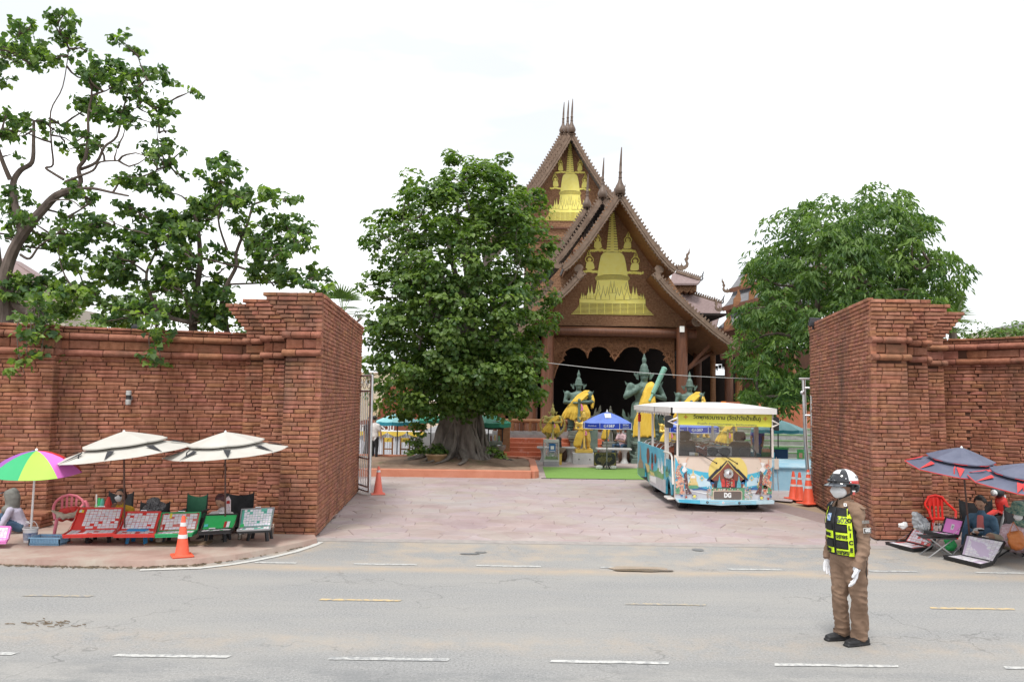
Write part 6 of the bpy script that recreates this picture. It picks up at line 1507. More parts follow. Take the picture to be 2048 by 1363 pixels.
M_ugreen = (mat('umbrella_green_top', (.02,.27,.16),(.04,.34,.21),1.5,.5), mat('umbrella_green_valance', (.012,.20,.12), rough=.5))
for (px, Y, zt, lab, txt) in ((1214,28.6,1.99, 'bright blue parasol with a white emblem standing on the green carpet', 1),(1385,27.6,1.93, 'second blue parasol, its rim seen through the bus windscreen', 2)):
    u_ = court_umbrella(lab, px, Y, zt, .86,.36, M_ublue, 8,.20, m0=PI/8)
    c = P(px, 850, Y); rin = .86*math.cos(PI/8)
    for k, (s1, s2) in enumerate((('www.smebank.co.th', ''),('☎1357', ''),('SME D Bank', 'www.smebank.co.th'))):
        a = -PI/2+(k-1)*PI/4; rr = rin+.012; p = Vector((c.x+math.cos(a)*rr, Y+math.sin(a)*rr, zt-.36-.10))
        if k == 1: text('1357', .11, p+Vector((.03,0,0)),(R(90),0,0), M_wht, u_, width=.24, bold=.003); mb=MB(); mb.tube([p+Vector((-.155+.045*math.cos(t),-.004,.045*math.sin(t))) for t in np.linspace(0,2*PI, 12)], .006,4); mb.tube([p+Vector((-.17,-.004,.02)), p+Vector((-.16,-.004,-.015)), p+Vector((-.135,-.004,-.02))], .008,4); mb.build('phone_mark', M_wht, u_)
        else: text(s1,.07 if k == 2 else .045, p+Vector((0,0,.035 if s2 else 0)),(R(90),0, a+PI/2), M_wht, u_, width=.32 if k == 2 else .36)
        if s2: text(s2,.04, p+Vector((0,0,-.045)),(R(90),0, a+PI/2), M_wht, u_, width=.34)
    for k in range(8):
        a0, a1 = PI/8+k*PI/4, PI/8+(k+1)*PI/4; e = .87
        A = [Vector((c.x+math.cos(a0)*e, Y+math.sin(a0)*e, zt-.36)), Vector((c.x+math.cos(a0)*e, Y+math.sin(a0)*e, zt-.56)), Vector((c.x+math.cos(a1)*e, Y+math.sin(a1)*e, zt-.56))]
        mb=MB(); mb.tube(A, .008,4); mb.build('trim', M_wht, u_)
    ctr = Vector((c.x-.02, Y-.40, zt-.36*(.47)**1.35+.012)); tl = Matrix.Rotation(R(32),3, 'X')
    mb=MB(); mb.box(ctr, (.21,.26,.004), rot=tl); em_ = mb.build('emblem', M_wht, u_, **S0); mb=MB(); mb.box(ctr+Vector((0,-.0,.006)),(.05,.12,.004), rot=tl@Matrix.Rotation(R(35),3, 'Z')); mb.box(ctr+Vector((.03,.01,.006)),(.09,.02,.004), rot=tl@Matrix.Rotation(R(-25),3, 'Z')); mb.build('emblem_mark', M_blue2, em_, **S0)
    root = u_; mb = MB()
    for s in (-1,1): mb.bar((c.x, Y, .30),(c.x+s*.2, Y-.08,.05),.03,.03); mb.bar((c.x, Y, .30),(c.x+s*.12, Y+.2,.05),.03,.03)
    mb.bar((c.x-.2, Y-.08,.05),(c.x+.2, Y-.08,.05),.03,.03); mb.build('stand', M_blk, u_, **S0)
for (dx, s_) in ((-.24,1),(.24,.9)):
    c = P(1213,900,28.5); mb=MB(); mb.ball((c.x+dx, 28.55,.10),(.14*s_, .1,.08*s_),7,5); tag(mb.build('stone_weight', M_marble, **S0), 'pale stone block holding the %s side of the blue parasol stand' % ('left' if dx < 0 else 'right'), 'stone')
court_umbrella('teal parasol behind the roots of the fig tree, over the white table', 795,31.5,1.78,.86,.30, M_uteal, 10,.13)
court_umbrella('green parasol with a pale print over the food cart, right of the fig roots', 977,31.0,1.83,.86,.32, M_ugreen, 10,.16)
court_umbrella('wide teal parasol beyond the bus in front of the terrace steps', 1556,30.0,1.78,.95,.34, M_uteal, 10,.12)
court_umbrella('green parasol peeping out just left of the fig trunk', 862,33.0,1.78,.6,.26, M_ugreen, 10,.12)
c = P(992,852,30.4); mb=MB(); mb.ball((c.x, 30.33,1.50),(.17,.02,.09),10,6); u_ = [o for o in bpy.data.objects if o.name.startswith('parasol') and 'food cart' in o.get('label', '')][0]; mb.build('print_patch', MATS['print_pale_blue'], u_)
c = P(1210,917,29.5); sb = thing('notice_board', 'black board with gold script and corner ornaments under the blue parasol', 'sign', (c.x, 29.5,0)); w_, h_ = .80,.48
mb=MB(); mb.box((c.x, 29.5, c.z),(w_, .04, h_), bev=.01); mb.build('board', mat('board_black', (.03,.035,.035),(.05,.055,.055),4,.4), sb, **S0)
mb=MB(); hw, hh = w_/2-.03, h_/2-.03; mb.tube([(c.x-hw, 29.475, c.z-hh),(c.x+hw, 29.475, c.z-hh),(c.x+hw, 29.475, c.z+hh),(c.x-hw, 29.475, c.z+hh),(c.x-hw, 29.475, c.z-hh)], .008,4); mb.build('gold_border', M_gleafg, sb)
for sx in (-1,1):
    for sz in (-1,1): mb=MB(); mb.prism([(c.x+sx*hw, 29.474, c.z+sz*hh),(c.x+sx*(hw-.12),29.474, c.z+sz*hh),(c.x+sx*(hw-.05),29.474, c.z+sz*(hh-.03)),(c.x+sx*(hw-.03),29.474, c.z+sz*(hh-.06)),(c.x+sx*hw, 29.474, c.z+sz*(hh-.12))], (0,.004,0)); mb.build('corner_ornament', M_gleafg, sb, **SF)
text('วัดพุทธวนาราม', .08,(c.x, 29.474, c.z+.16),(R(90),0,0), M_gleafg, sb, width=.42)
for k in range(8): mb=MB(); ww = .54-abs(k-3)*.07;
for k in range(7):
    ww = (.30,.50,.56,.54,.44,.3,.16)[k]; mb = MB()
    for j in range(int(ww/.05)): mb.box((c.x-ww/2+j*.05+.02,29.474, c.z+.08-k*.042+random.uniform(-.004,.004)),(.034,.004,.020))
    mb.build('script_line', M_gleafg, sb, **S0)
for s in (-1,1): mb=MB(); mb.box((c.x+s*.3,29.55,(c.z-h_/2)/2),(.05,.05, c.z-h_/2)); mb.build('leg', M_blk, sb, **S0)
c = P(1102,925,29.9); x0 = c.x; db = thing('donation_box', 'clear acrylic donation box with a blue notice on a grey base', 'box', (x0,29.9,0))
M_acr = glass_mat('acrylic', (.85,.90,.88),.10)
mb=MB(); mb.box((x0,29.9,.09),(.56,.46,.18), bev=.01); mb.build('base', M_conc, db, **S0)
mb=MB(); mb.box((x0,29.9,.54),(.54,.44,.62)); mb.build('acrylic_body', M_acr, db, **S0)
mb = MB()
for sx in (-1,1):
    for sy in (-1,1): mb.box((x0+sx*.265,29.9+sy*.215,.53),(.03,.03,.70))
mb.box((x0,29.9,.91),(.56,.46,.10)); mb.box((x0,29.9,.215),(.55,.45,.06)); mb.build('frame', M_marble, db, **S0)
mb=MB(); mb.box((x0+.03,29.668,.68),(.23,.01,.30)); nb_ = mb.build('notice', mat('notice_blue', (.02,.12,.32)), db, **S0)
mb=MB(); mb.box((x0+.03,29.660,.68),(.12,.006,.12)); mb.build('white_square', M_wht, nb_, **S0)
mb=MB(); mb.box((x0+.03,29.660,.565),(.19,.006,.02)); mb.build('caption', M_wht, nb_, **S0)
mb=MB(); mb.box((x0+.02,29.8,.42),(.17,.01,.14)); mb.build('leaflet', M_grn, db, **S0); mb=MB(); mb.box((x0+.05,29.79,.40),(.06,.01,.06)); mb.build('banknote', M_wht, db, **S0)
c = P(1119,917,30.4); mb=MB(); mb.box((c.x, 30.4,.21),(.16,.2,.42), bev=.01); mb.box((c.x, 30.4,.43),(.18,.22,.02)); tag(mb.build('yellow_pedestal', M_gleaf, **S0), 'narrow yellow pedestal right beside the donation box', 'pedestal')
c = P(1120,900,30.4); mb=MB(); mb.lathe([(.05,0),(.10,.02),(.2,.12),(.23,.2),(.21,.2),(.17,.1),(.01,.06)], (c.x, 30.4,.44),18); tag(mb.build('incense_bowl', mat('clay_brown', (.25,.18,.13),(.34,.26,.2),5,.6)), 'wide brown clay bowl on the yellow pedestal', 'bowl')
def stone_table(label, xa, xb, Y, zt):
    A, B = P(xa, 897, Y).x, P(xb, 897, Y).x; t = thing('stone_table', label, 'table', ((A+B)/2, Y, 0)); mb=MB(); mb.box(((A+B)/2, Y, zt),(B-A, .55,.07), bev=.02); mb.build('tabletop', M_marble, t, **S0)
    for x in (A+.25, B-.25): mb=MB(); mb.lathe([(.17,0),(.16,.04),(.10,.15),(.085, zt*.5),(.10, zt-.14),(.17, zt-.04)], (x, Y, 0),14, sy=1.3); mb.build('leg', M_marble, t)
stone_table('long pale stone table behind the donation box and golden deity', 1074,1152,31.8,.56); stone_table('long pale stone table behind the black notice board', 1192,1262,31.5,.56)
for (px, Y, lab) in ((1131,32.2, 'squat brown glazed jar beneath the left stone table'),(1248,32.0, 'squat brown glazed jar beneath the right stone table')):
    c = P(px, 900, Y); mb=MB(); mb.lathe([(.10,0),(.20,.1),(.25,.28),(.20,.44),(.12,.5),(.14,.54)], (c.x, Y, 0),16); tag(mb.build('glazed_jar', mat('jar_brown', (.13,.07,.045),(.24,.14,.09),6,.3)), lab, 'jar')
c = P(1118,885,31.5); mb=MB(); mb.tube([(c.x, 31.5,.6),(c.x, 31.5,.82)], [.11,.09], 10); mb.ball((c.x, 31.45,.90),(.10,.10,.10),10,8); tag(mb.build('black_bust', M_blk), 'small black bust on the stone table beside the donation box', 'statue')
c = P(982,900,31.2); ct = thing('food_cart', 'grey food cart with a dark canopy rail under the green parasol', 'cart', (c.x, 31.2,0))
mb=MB(); mb.box((c.x, 31.2,.45),(.85,.5,.7), bev=.01); mb.build('cabinet', M_bl, ct, **S0); mb=MB(); mb.box((c.x, 31.2,1.32),(.95,.55,.12)); mb.build('canopy', M_blk, ct, **S0)
for s in (-1,1): mb=MB(); mb.box((c.x+s*.42,31.0,1.05),(.05,.05,.55)); mb.build('post', M_blk, ct, **S0)
for k in range(3): mb=MB(); mb.box((c.x, 30.94,.25+k*.2),(.80,.01,.02)); mb.build('panel_line', M_blk, ct, **S0)
for k in range(5): mb=MB(); mb.box((c.x-.3+k*.15,30.98,.92+.03*(k % 2)),(.07,.07,.2), bev=.01); tag(mb.build('sauce_bottle', [M_busw, M_bl, M_brn, M_gld, M_grn][k], **S0), ['white bottle on the food cart, nearest the fig roots', 'grey-green bottle on the food cart, next to the white one', 'brown bottle in the middle of the food cart top', 'gold bottle on the food cart, right of the brown one', 'green bottle at the right end of the food cart top'][k], 'bottle')
c = P(1002,905,30.6); mb=MB(); mb.lathe([(.06,.0),(.08,.02),(.03,.05),(.03,.42),(.10,.46),(.17,.56),(.18,.66),(.16,.66),(.05,.5)], (c.x, 30.6,.03),14); tag(mb.build('brass_urn', M_steel), 'shiny metal incense urn standing by the orange steps', 'urn')
for dx in (0,.14,.42): c = P(1008,918,31); mb=MB(); mb.ball((c.x+dx, 31,.05),(.055,.13,.04),8,5); tag(mb.build('shoe', M_wht if dx < .3 else M_brn), {0: 'white shoe left at the foot of the orange steps, left of its pair', .14: 'white shoe left at the foot of the orange steps, right of its pair', .42: 'brown shoe left alone by the orange steps'}[dx], 'shoe')
bx0, bx1 = P(690,820,36).x, P(850,820,36).x
bn = thing('banner', 'brown event banner with white Thai lettering behind the gate', 'banner', ((bx0+bx1)/2,36,0)); zb_, zt_ = P(760,882,36).z, P(760,745,36).z
mb=MB(); mb.box(((bx0+bx1)/2,36,(zb_+zt_)/2),(bx1-bx0,.05, zt_-zb_)); mb.build('sheet', mat('banner_brown', (.20,.055,.025),(.28,.09,.05),1.2,.6), bn, **S0)
mb=MB(); m1 = P(700,775,36).z; mb.prism([(bx0,35.96, zt_-.02),(bx1-.8,35.96, zt_-.02),(bx1-1.7,35.96, m1+.1),(bx0+1.4,35.96, P(700,835,36).z),(bx0,35.96, P(700,845,36).z)], (0,.02,0)); mb.build('sheet_upper', mat('banner_gold', (.55,.40,.22),(.66,.6,.5),.8,.6), bn, **SF)
text('ขอเชิญร่วม', .42,(P(752,854,36).x, 35.93, P(752,854,36).z),(R(90),0,0), M_wht, bn, width=1.6, bold=.01); text('• ลงนามถวายพระพร •', .24,(P(762,864,36).x, 35.93, P(762,866,36).z),(R(90),0,0), M_wht, bn, width=1.5)
for x in (bx0, bx1): mb=MB(); mb.box((x, 36.06, zt_/2),(.07,.07, zt_)); mb.build('post', M_steel, bn, **S0)
tx0, tx1 = P(700,900,34).x, P(838,900,34).x; Mskirt = mat('white_cloth', (.66,.68,.74),(.76,.78,.82),3,.8); Mswag = mat('yellow_cloth', (.72,.52,.08), rough=.8)
tb = thing('skirted_table', 'long table with white pleated skirt and yellow swags behind the fig tree', 'table', ((tx0+tx1)/2,34,0))
mb=MB(); n = 90; A = [(lerp(tx0, tx1, i/n),33.8+.03*math.sin(i*1.9),.98) for i in range(n+1)]; B = [(p[0], p[1]-.04+.03*math.sin(i*1.9),.03) for i, p in enumerate(A)]; mb.strip(A, B, (0,.01,0)); mb.build('skirt', Mskirt, tb, smooth=60, fixn=True)
mb=MB(); mb.box(((tx0+tx1)/2,34.1,1.0),(tx1-tx0,.6,.04)); mb.build('tabletop', Mskirt, tb, **S0)
k = 0; x = tx0
while x < tx1-.3:
    mb=MB(); n = 12; A = [(x+.75*i/n, 33.72,1.0) for i in range(n+1)]; B = [(x+.75*i/n, 33.70,1.0-.05-.14*math.sin(PI*i/n)) for i in range(n+1)]; mb.strip(A, B, (0,.03,0)); mb.build('swag', Mswag, tb, **SF); x += .78
for (px, g_, lab) in ((776, '๙', 'wooden stand with a yellow number plate, left one before the skirted table'),(810, '๑๐', 'wooden stand with a yellow number plate, right one nearer the fig roots')):
    c = P(px, 900,32.8); st = thing('number_stand', lab, 'stand', (c.x, 32.8,0)); hw = .17
    for s in (-1,1): mb=MB(); mb.box((c.x+s*hw, 32.8,.40),(.06,.06,.8)); mb.build('leg', M_woodl, st, **S0)
    mb=MB(); mb.box((c.x, 32.8,.36),(.30,.04,.05)); mb.build('rail', M_woodl, st, **S0); mb=MB(); mb.box((c.x, 32.76,.72),(.28,.02,.17)); pl2 = mb.build('number_plate', Mswag, st, **S0); text(g_, .17,(c.x, 32.745,.71),(R(90),0,0), M_blk, pl2)
c = P(1558,912,29.0); rb = thing('recycling_bin', 'dark blue recycling bin with a green rim beyond the bus', 'bin', (c.x, 29,0)); zt2 = P(1558,897,29).z
mb=MB(); mb.box((c.x, 29, zt2/2),(.50,.45, zt2), bev=.02); mb.build('body', mat('bin_blue', (.006,.05,.14), rough=.5), rb, **S0); mb=MB(); mb.box((c.x, 29, zt2+.02),(.54,.49,.04)); mb.build('lid_rim', mat('bin_green', (.06,.34,.10)), rb, **S0)
c = P(1540,912,28.8); rb = thing('small_bin', 'bright blue narrow bin touching the dark blue one', 'bin', (c.x, 28.8,0)); mb=MB(); mb.box((c.x, 28.8,.35),(.24,.3,.70), bev=.02); mb.build('body', M_blue, rb, **S0); mb=MB(); mb.box((c.x, 28.8,.72),(.26,.32,.03)); mb.build('lid', M_blk, rb, **S0)
c = P(1601,912,27.5); gs = thing('standing_sign', 'tall green drink poster board against the blue wall', 'sign', (c.x, 27.5,0)); za, zb2 = P(1601,927,27.5).z, P(1601,898,27.5).z
mb=MB(); mb.box((c.x, 27.5,(za+zb2)/2),(.22,.03, zb2-za)); mb.build('poster', mat('poster_green', (.08,.42,.12),(.14,.5,.16),5,.5), gs, **S0); mb=MB(); mb.box((c.x, 27.48,(za+zb2)/2+.04),(.11,.01,.16)); mb.build('poster_picture', M_flw, gs, **S0); mb=MB(); mb.box((c.x, 27.48, za+.08),(.15,.01,.05)); mb.build('poster_caption', M_wht, gs, **S0)
mb=MB(); mb.box((c.x, 27.53, za/2),(.06,.03, za)); mb.build('leg', M_blk, gs, **S0)
M_lblue = mat('pale_blue_wall', (.22,.42,.55),(.34,.52,.62),1.6,.8, c3=(.5,.6,.65), c3scale=2)
p0, p1 = P(1552,975,22.4), P(1556,927,26.5)
lw = thing('pool_wall', 'low pale blue plastered wall between the bus and the right gate', 'wall', (p0.x, 23,0)); zt3 = P(1575,930,23.5).z
mb=MB(); mb.box((p0.x+1.2,24.2, zt3/2),(2.4,3.2, zt3), bev=.01); mb.build('wall', M_lblue, lw, **S0)
mb=MB(); mb.box((p0.x+1.2,24.2, zt3+.012),(2.5,3.3,.03)); mb.build('coping', M_lblue, lw, **S0)
c = P(1549,940,22.6); ea = thing('easel', 'thin metal easel with a cream card beside the bus', 'easel', (c.x, 22.6,0));
for dx in (-.06,.08): mb=MB(); mb.tube([(c.x+dx*.6,22.6,.92),(c.x+dx, 22.5,.02)], .012,5); mb.build('leg', M_steel, ea)
mb=MB(); mb.box((c.x+.04,22.55,.74),(.12,.02,.28)); mb.build('card', M_cream, ea, **S0); mb=MB(); mb.tube([(c.x, 22.45,.03),(c.x+.45,22.45,.03)], .012,5); mb.build('foot_bar', M_steel, ea)
mb=MB(); a = P(1040,718,27); b_ = P(1500,757,27); pts = [a.lerp(b_, t)+Vector((0,0,-.10*math.sin(PI*t))) for t in np.linspace(0,1,12)]; pts = [P(960,705,27)]+pts+[P(1600,762,27)]; mb.tube(pts, .012,4); tag(mb.build('overhead_wire', mat('wire_grey', (.5,.5,.5))), 'thin pale wire strung across the front of the temple', 'wire')
def gate_leaf(label, hx, hy, fx, fy, zt):
    """polished steel gate leaf from the hinge (hx,hy) to its free edge (fx,fy)"""
    g_ = thing('steel_gate', label, 'gate', (hx, hy, 0)); h = Vector((hx, hy, 0)); f = Vector((fx, fy, 0)); z0 = .10
    def ln_(a, b_, r_, nm='frame_bar'): mb=MB(); mb.tube([a, b_], r_, 8); mb.build(nm, M_steel, g_)
    up = Vector((0,0,1))
    ln_(h+up*z0, h+up*zt, .035); ln_(f+up*z0, f+up*zt, .04)
    for z in (z0+.02, z0+.13,.90, zt-.38, zt): ln_(h+up*z, f+up*z, .028)
    n = 8
    for k in range(1, n):
        p = h.lerp(f, k/n); ln_(p+up*(z0+.13), p+up*(zt-.38),.011, 'bar')
    L_ = (f-h); c = h.lerp(f, .5)+up*(zt-.19)
    for t in (.2,.5,.8):
        c = h.lerp(f, t)+up*(zt-.19); mb=MB(); dn = L_.normalized(); mb.tube([c+dn*(.13*math.cos(a))+up*(.13*math.sin(a)) for a in np.linspace(0,2*PI, 18)], .010,5); mb.tube([c+dn*(.06*math.cos(a))+up*(.06*math.sin(a)) for a in np.linspace(0,5,12)], .008,5); mb.build('scroll_ring', M_steel, g_)
    for k in range(1, n, 2): mb=MB(); mb.ball(h.lerp(f, k/n)+up*.62,.022,8,6); mb.build('knob', M_steel, g_)
fr_ = G(741,990); gate_leaf('open stainless steel gate leaf at the left brick pier', P(712,900,21.0).x, 21.0, fr_.x+.02,20.05,2.92)
f2 = G(1617,1003); gp = thing('gate_post', 'bent stainless gate post beside the stacked cones at the right pier', 'gate', (f2.x, 20.2,0))
tp2 = P(1607,756,20.2); md2 = P(1611,880,20.2); mb=MB(); mb.tube([(f2.x, 20.2,.02), md2, tp2], .045,10); mb.build('post', M_steel, gp)
tp3 = P(1624,790,20.0); mb=MB(); mb.tube([(tp3.x, 19.95,.02),(tp3.x-.02,19.95, tp3.z)], .04,10); mb.build('hinge_post', M_marble, gp)
for y_ in (757,775,830): mb=MB(); mb.tube([P(1598 if y_ == 757 else 1610, y_, 20.15), P(1626, y_, 20.1)], .025,8); mb.build('crossbar', M_steel, gp)
mb=MB(); mb.ball(P(1604,785,20.1),.05,8,6); mb.build('knob', M_steel, gp)
# ================================================================== PEOPLE (helpers)
M_skin = mat('skin', (.42,.235,.16),(.48,.28,.19),14,.55)
M_skind = mat('skin_tan', (.27,.145,.095),(.33,.185,.125),14,.55)
M_hair = mat('hair_black', (.012,.010,.010),(.03,.024,.022),60,.45)
M_hairp = mat('hair_plum', (.045,.015,.018),(.09,.03,.035),60,.45)
M_mask = mat('mask_white', (.74,.74,.75), rough=.8)
M_denimj = mat('denim_jacket', (.045,.10,.16),(.10,.18,.26),9,.85)
M_jeans = mat('jeans', (.028,.06,.115),(.07,.13,.20),7,.85)
M_coral = mat('coral_shirt', (.62,.17,.16))
M_lilac = mat('lilac_cardigan', (.38,.36,.46),(.50,.48,.58),5,.85)
M_greyhood = mat('grey_hood', (.13,.13,.12),(.20,.20,.18),8,.9)
M_yell = mat('yellow_shirt', (.62,.37,.03),(.72,.46,.06),6,.8)
M_whts = mat('white_shirt', (.60,.56,.56),(.72,.69,.68),6,.8)
M_blks = mat('black_cloth', (.012,.012,.014),(.03,.03,.033),6,.85)
M_blues = mat('blue_shirt', (.03,.07,.30),(.05,.11,.4),6,.8)
M_check = mat('pink_checked_shirt', (.50,.30,.33),(.66,.52,.56),30,.85, detail=1)
M_khaki = mat('khaki_shorts', (.34,.30,.22))
def head_mesh(root, c, r, fwd, skin, hair=None, hairlen=0.0, mask=False, glasses=False, look_down=0.0, label=None, ear=True, eyes=True):
    """a head with brow, nose, lips, chin and ears; fwd is the horizontal direction it faces"""
    f = Vector((fwd[0], fwd[1], -look_down)).normalized(); s = f.cross(Vector((0,0,1))).normalized(); u = s.cross(f)
    B = lambda a, b_, h: c+s*(a*r)+f*(b_*r)+u*(h*r)
    pr = [dict(pts=[B(0,-.12,.25), B(0,-.05,.62)], r=[(.78*r, .92*r),(.66*r, .78*r)], ref=s, m=0), dict(pts=[B(0,.02,.2), B(0,.10,-.45), B(0,.22,-.82)], r=[(.74*r, .86*r),(.62*r, .70*r),(.30*r, .34*r)], ref=s, m=0),
          dict(pts=[B(0,.78,.15), B(0,.98,-.15), B(0,.90,-.25)], r=[.09*r, .15*r, .14*r], m=0), dict(pts=[B(-.30,.72,.30), B(.30,.72,.30)], r=[.12*r, .12*r], m=0),
          dict(pts=[B(-.20,.78,-.50), B(.20,.78,-.50)], r=[.09*r, .09*r], m=0), dict(pts=[B(0,.0,-.5), B(0,-.2,-1.25)], r=[.45*r, .46*r], m=0)]
    for k in (-1,1):
        pr.append(dict(pts=[B(k*.76,-.05,.15), B(k*.80,-.08,-.22)], r=[(.16*r, .08*r),(.10*r, .06*r)], m=0))
    h = blob_mesh('head', pr, r*.11, [skin], root, smooth_it=2)
    if eyes and not glasses:
        mb = MB()
        for k in (-1,1): mb.ball(B(k*.32,.74,.10),(.12*r, .08*r, .07*r),6,5)
        mb.build('eye', M_hair, h)
    if not mask:
        mb=MB(); mb.tube([B(-.2,.86,-.50), B(0,.90,-.48), B(.2,.86,-.50)], [.04*r, .055*r, .04*r], 6); mb.build('lips', mat('lips', (.32,.10,.08)), h)
    if mask:
        pr = [dict(pts=[B(0,.62,.0), B(0,.70,-.35), B(0,.60,-.72)], r=[(.56*r, .40*r),(.62*r, .46*r),(.40*r, .32*r)], ref=s, m=0)]
        blob_mesh('mask', pr, r*.10, [M_mask], h, smooth_it=2)
    if glasses:
        mb = MB()
        for k in (-1,1): mb.ball(B(k*.34,.86,.12),(.27*r, .10*r, .20*r),8,6)
        mb.tube([B(-.8,.1,.15), B(-.6,.8,.15), B(.6,.8,.15), B(.8,.1,.15)], .04*r, 5); mb.build('sunglasses', M_blk, h)
    if hair is not None:
        pr = [dict(pts=[B(0,-.30,.28), B(0,-.22,.68)], r=[(.92*r, .92*r),(.78*r, .84*r)], ref=s, m=0)]
        if hairlen:
            for k in (-1,-.4,.3,1): pr.append(dict(pts=[B(k*.62,-.35,.4), B(k*.72,-.45,-.3), B(k*.6,-.4,-.3-hairlen)], r=[.34*r, .34*r, .22*r], m=0))
        else: pr.append(dict(pts=[B(0,-.55,.1), B(0,-.5,-.35)], r=[(.68*r, .4*r),(.5*r, .3*r)], ref=s, m=0))
        blob_mesh('hair', pr, r*.12, [hair], root, smooth_it=1)
    return h, B
def hand_prims(w, d, pal, sc_=1.0, m=0, curl=.6, spread=1.0):
    """palm + five fingers from wrist w along d; pal = direction the palm faces"""
    d = Vector(d).normalized(); pal = Vector(pal); pal = (pal-d*pal.dot(d)).normalized(); s = d.cross(pal); k = sc_
    pr = [dict(pts=[w, w+d*.05*k, w+d*.085*k], r=[(.024*k, .018*k),(.038*k, .016*k),(.040*k, .014*k)], ref=s, m=m)]
    for i, (o, L_) in enumerate(((-.030,.066),(-.010,.078),(.011,.074),(.031,.058))):
        b0 = w+d*(.085-.004*abs(i-1))*k+s*o*k; b1 = b0+(d*math.cos(curl*.5)+pal*math.sin(curl*.5)+s*o*1.5*spread).normalized()*L_*.45*k; b2 = b1+(d*math.cos(curl*1.2)+pal*math.sin(curl*1.2)).normalized()*L_*.32*k; b3 = b2+(d*math.cos(curl*1.7)+pal*math.sin(curl*1.7)).normalized()*L_*.25*k
        pr.append(dict(pts=[b0-d*.02*k, b0, b1, b2, b3], r=[.0095*k, .0098*k, .009*k, .0085*k, .007*k], m=m))
    b0 = w+d*.025*k-s*.03*k; b1 = b0+(d*.7-s*.6+pal*.3).normalized()*.035*k; b2 = b1+(d*.9+pal*.4).normalized()*.03*k
    pr.append(dict(pts=[w+d*.02*k-s*.012*k, b0, b1, b2], r=[.012*k, .0125*k, .011*k, .009*k], m=m)); return pr
def body(root, J, mats, s=1.0, voxel=.012, sleeves='long', hands=True, fwd=(0,-1), disp=.006, legs=True, idx=None):
    """J: joints; mats: [skin, top, bottom, shoe]"""
    f = Vector((fwd[0], fwd[1], 0)).normalized(); rt = Vector((f.y, -f.x, 0))*-1
    rt = (J['ls']-J['rs']).normalized(); pr = []
    wst = J['pel'].lerp(J['nk'], .32); ch = J['pel'].lerp(J['nk'], .72)
    pr.append(dict(pts=[J['pel'], wst, ch, J['pel'].lerp(J['nk'], .92)], r=[(.165*s, .125*s),(.150*s, .115*s),(.175*s, .125*s),(.14*s, .09*s)], ref=rt, m=1))
    pr.append(dict(pts=[J['pel'].lerp(J['nk'], .86), J['nk']+(J['hd']-J['nk'])*.25], r=[.07*s, .055*s], m=0))
    for a in ('l', 'r'):
        sh, el_, wr = J[a+'s'], J[a+'e'], J[a+'w']
        pr.append(dict(pts=[J['nk'].lerp(sh, .35)-Vector((0,0,.03*s)), sh], r=[.065*s, .066*s], m=1))
        if sleeves == 'long': pr.append(dict(pts=[sh, sh.lerp(el_, .5), el_, el_.lerp(wr, .5), wr], r=[.066*s, .058*s, .052*s, .048*s, .038*s], m=1))
        else:
            pr.append(dict(pts=[sh, sh.lerp(el_, .6)], r=[.066*s, .062*s], m=1)); pr.append(dict(pts=[sh.lerp(el_, .55), el_, wr], r=[.045*s, .040*s, .028*s], m=0))
        if hands: pr += hand_prims(wr, (wr-el_).normalized()*.8+f*.2+Vector((0,0,.1)), Vector((0,0,-1))+f*.2, s, 0,.5)
        if legs:
            hp, kn, an = J[a+'h'], J[a+'k'], J[a+'a']
            pr.append(dict(pts=[hp, hp.lerp(kn, .5), kn, kn.lerp(an, .4), an], r=[.095*s, .082*s, .064*s, .060*s, .048*s], m=2))
            to = J[a+'t']; pr.append(dict(pts=[an+Vector((0,0,-.04*s)), an.lerp(to, .5)+Vector((0,0,-.03*s)), to], r=[.042*s, .044*s, .034*s], m=3))
    return blob_mesh('body', pr, voxel, mats, root, smooth_it=2, disp=disp)
def seated(label, seat, yaw, s, mats, head_c=None, skin=M_skin, arms=None, sleeves='long', lean=.12, legs=True, knees=.12, hair=M_hair, shin=(.0,.0), **hk):
    """seat = point of the pelvis; yaw: facing angle, 0 = towards the camera (-Y), positive turns to +X"""
    f = Vector((math.sin(yaw),-math.cos(yaw),0)); r_ = Vector((-f.y, f.x, 0)); r_ = -r_   # r_ = person's right is -l
    l = Vector((-f.y, f.x, 0)); u = Vector((0,0,1)); root = thing('person', label, 'person', (seat.x, seat.y, 0))
    nk = seat+u*.48*s+f*lean
    if head_c: nk = head_c-u*.185*s-f*.07*s; seat = nk-u*.46*s-f*lean; seat.z = max(seat.z, .17)
    kz_ = max(.05,.42*s+.02-seat.z)*.7
    J = dict(pel=seat, nk=nk, hd=nk+u*.2*s+f*.05)
    for a, k in (('l', 1),('r', -1)):
        J[a+'s'] = nk+l*k*.17*s-u*.06*s
        e, w = (arms or {}).get(a, ((.22,.10,-.30),(.08,.30,-.25)))
        J[a+'e'] = nk+l*k*e[0]*s+f*e[1]*s+u*e[2]*s; J[a+'w'] = nk+l*k*w[0]*s+f*w[1]*s+u*w[2]*s
        J[a+'h'] = seat+l*k*.09*s; J[a+'k'] = seat+l*k*(.10+knees)*s+f*.40*s+u*kz_;
        kz = J[a+'k']; J[a+'a'] = Vector((kz.x+f.x*shin[0]+l.x*k*shin[1], kz.y+f.y*shin[0]+l.y*k*shin[1], .12)); J[a+'t'] = J[a+'a']+f*.16*s-u*.06
    body(root, J, mats, s, sleeves=sleeves, fwd=f, legs=legs)
    hc = head_c or (nk+u*.20*s+f*.06*s); head_mesh(root, hc, .105*s, hk.pop('face', (f.x, f.y)), skin, hair, **hk); return root, J, f, l
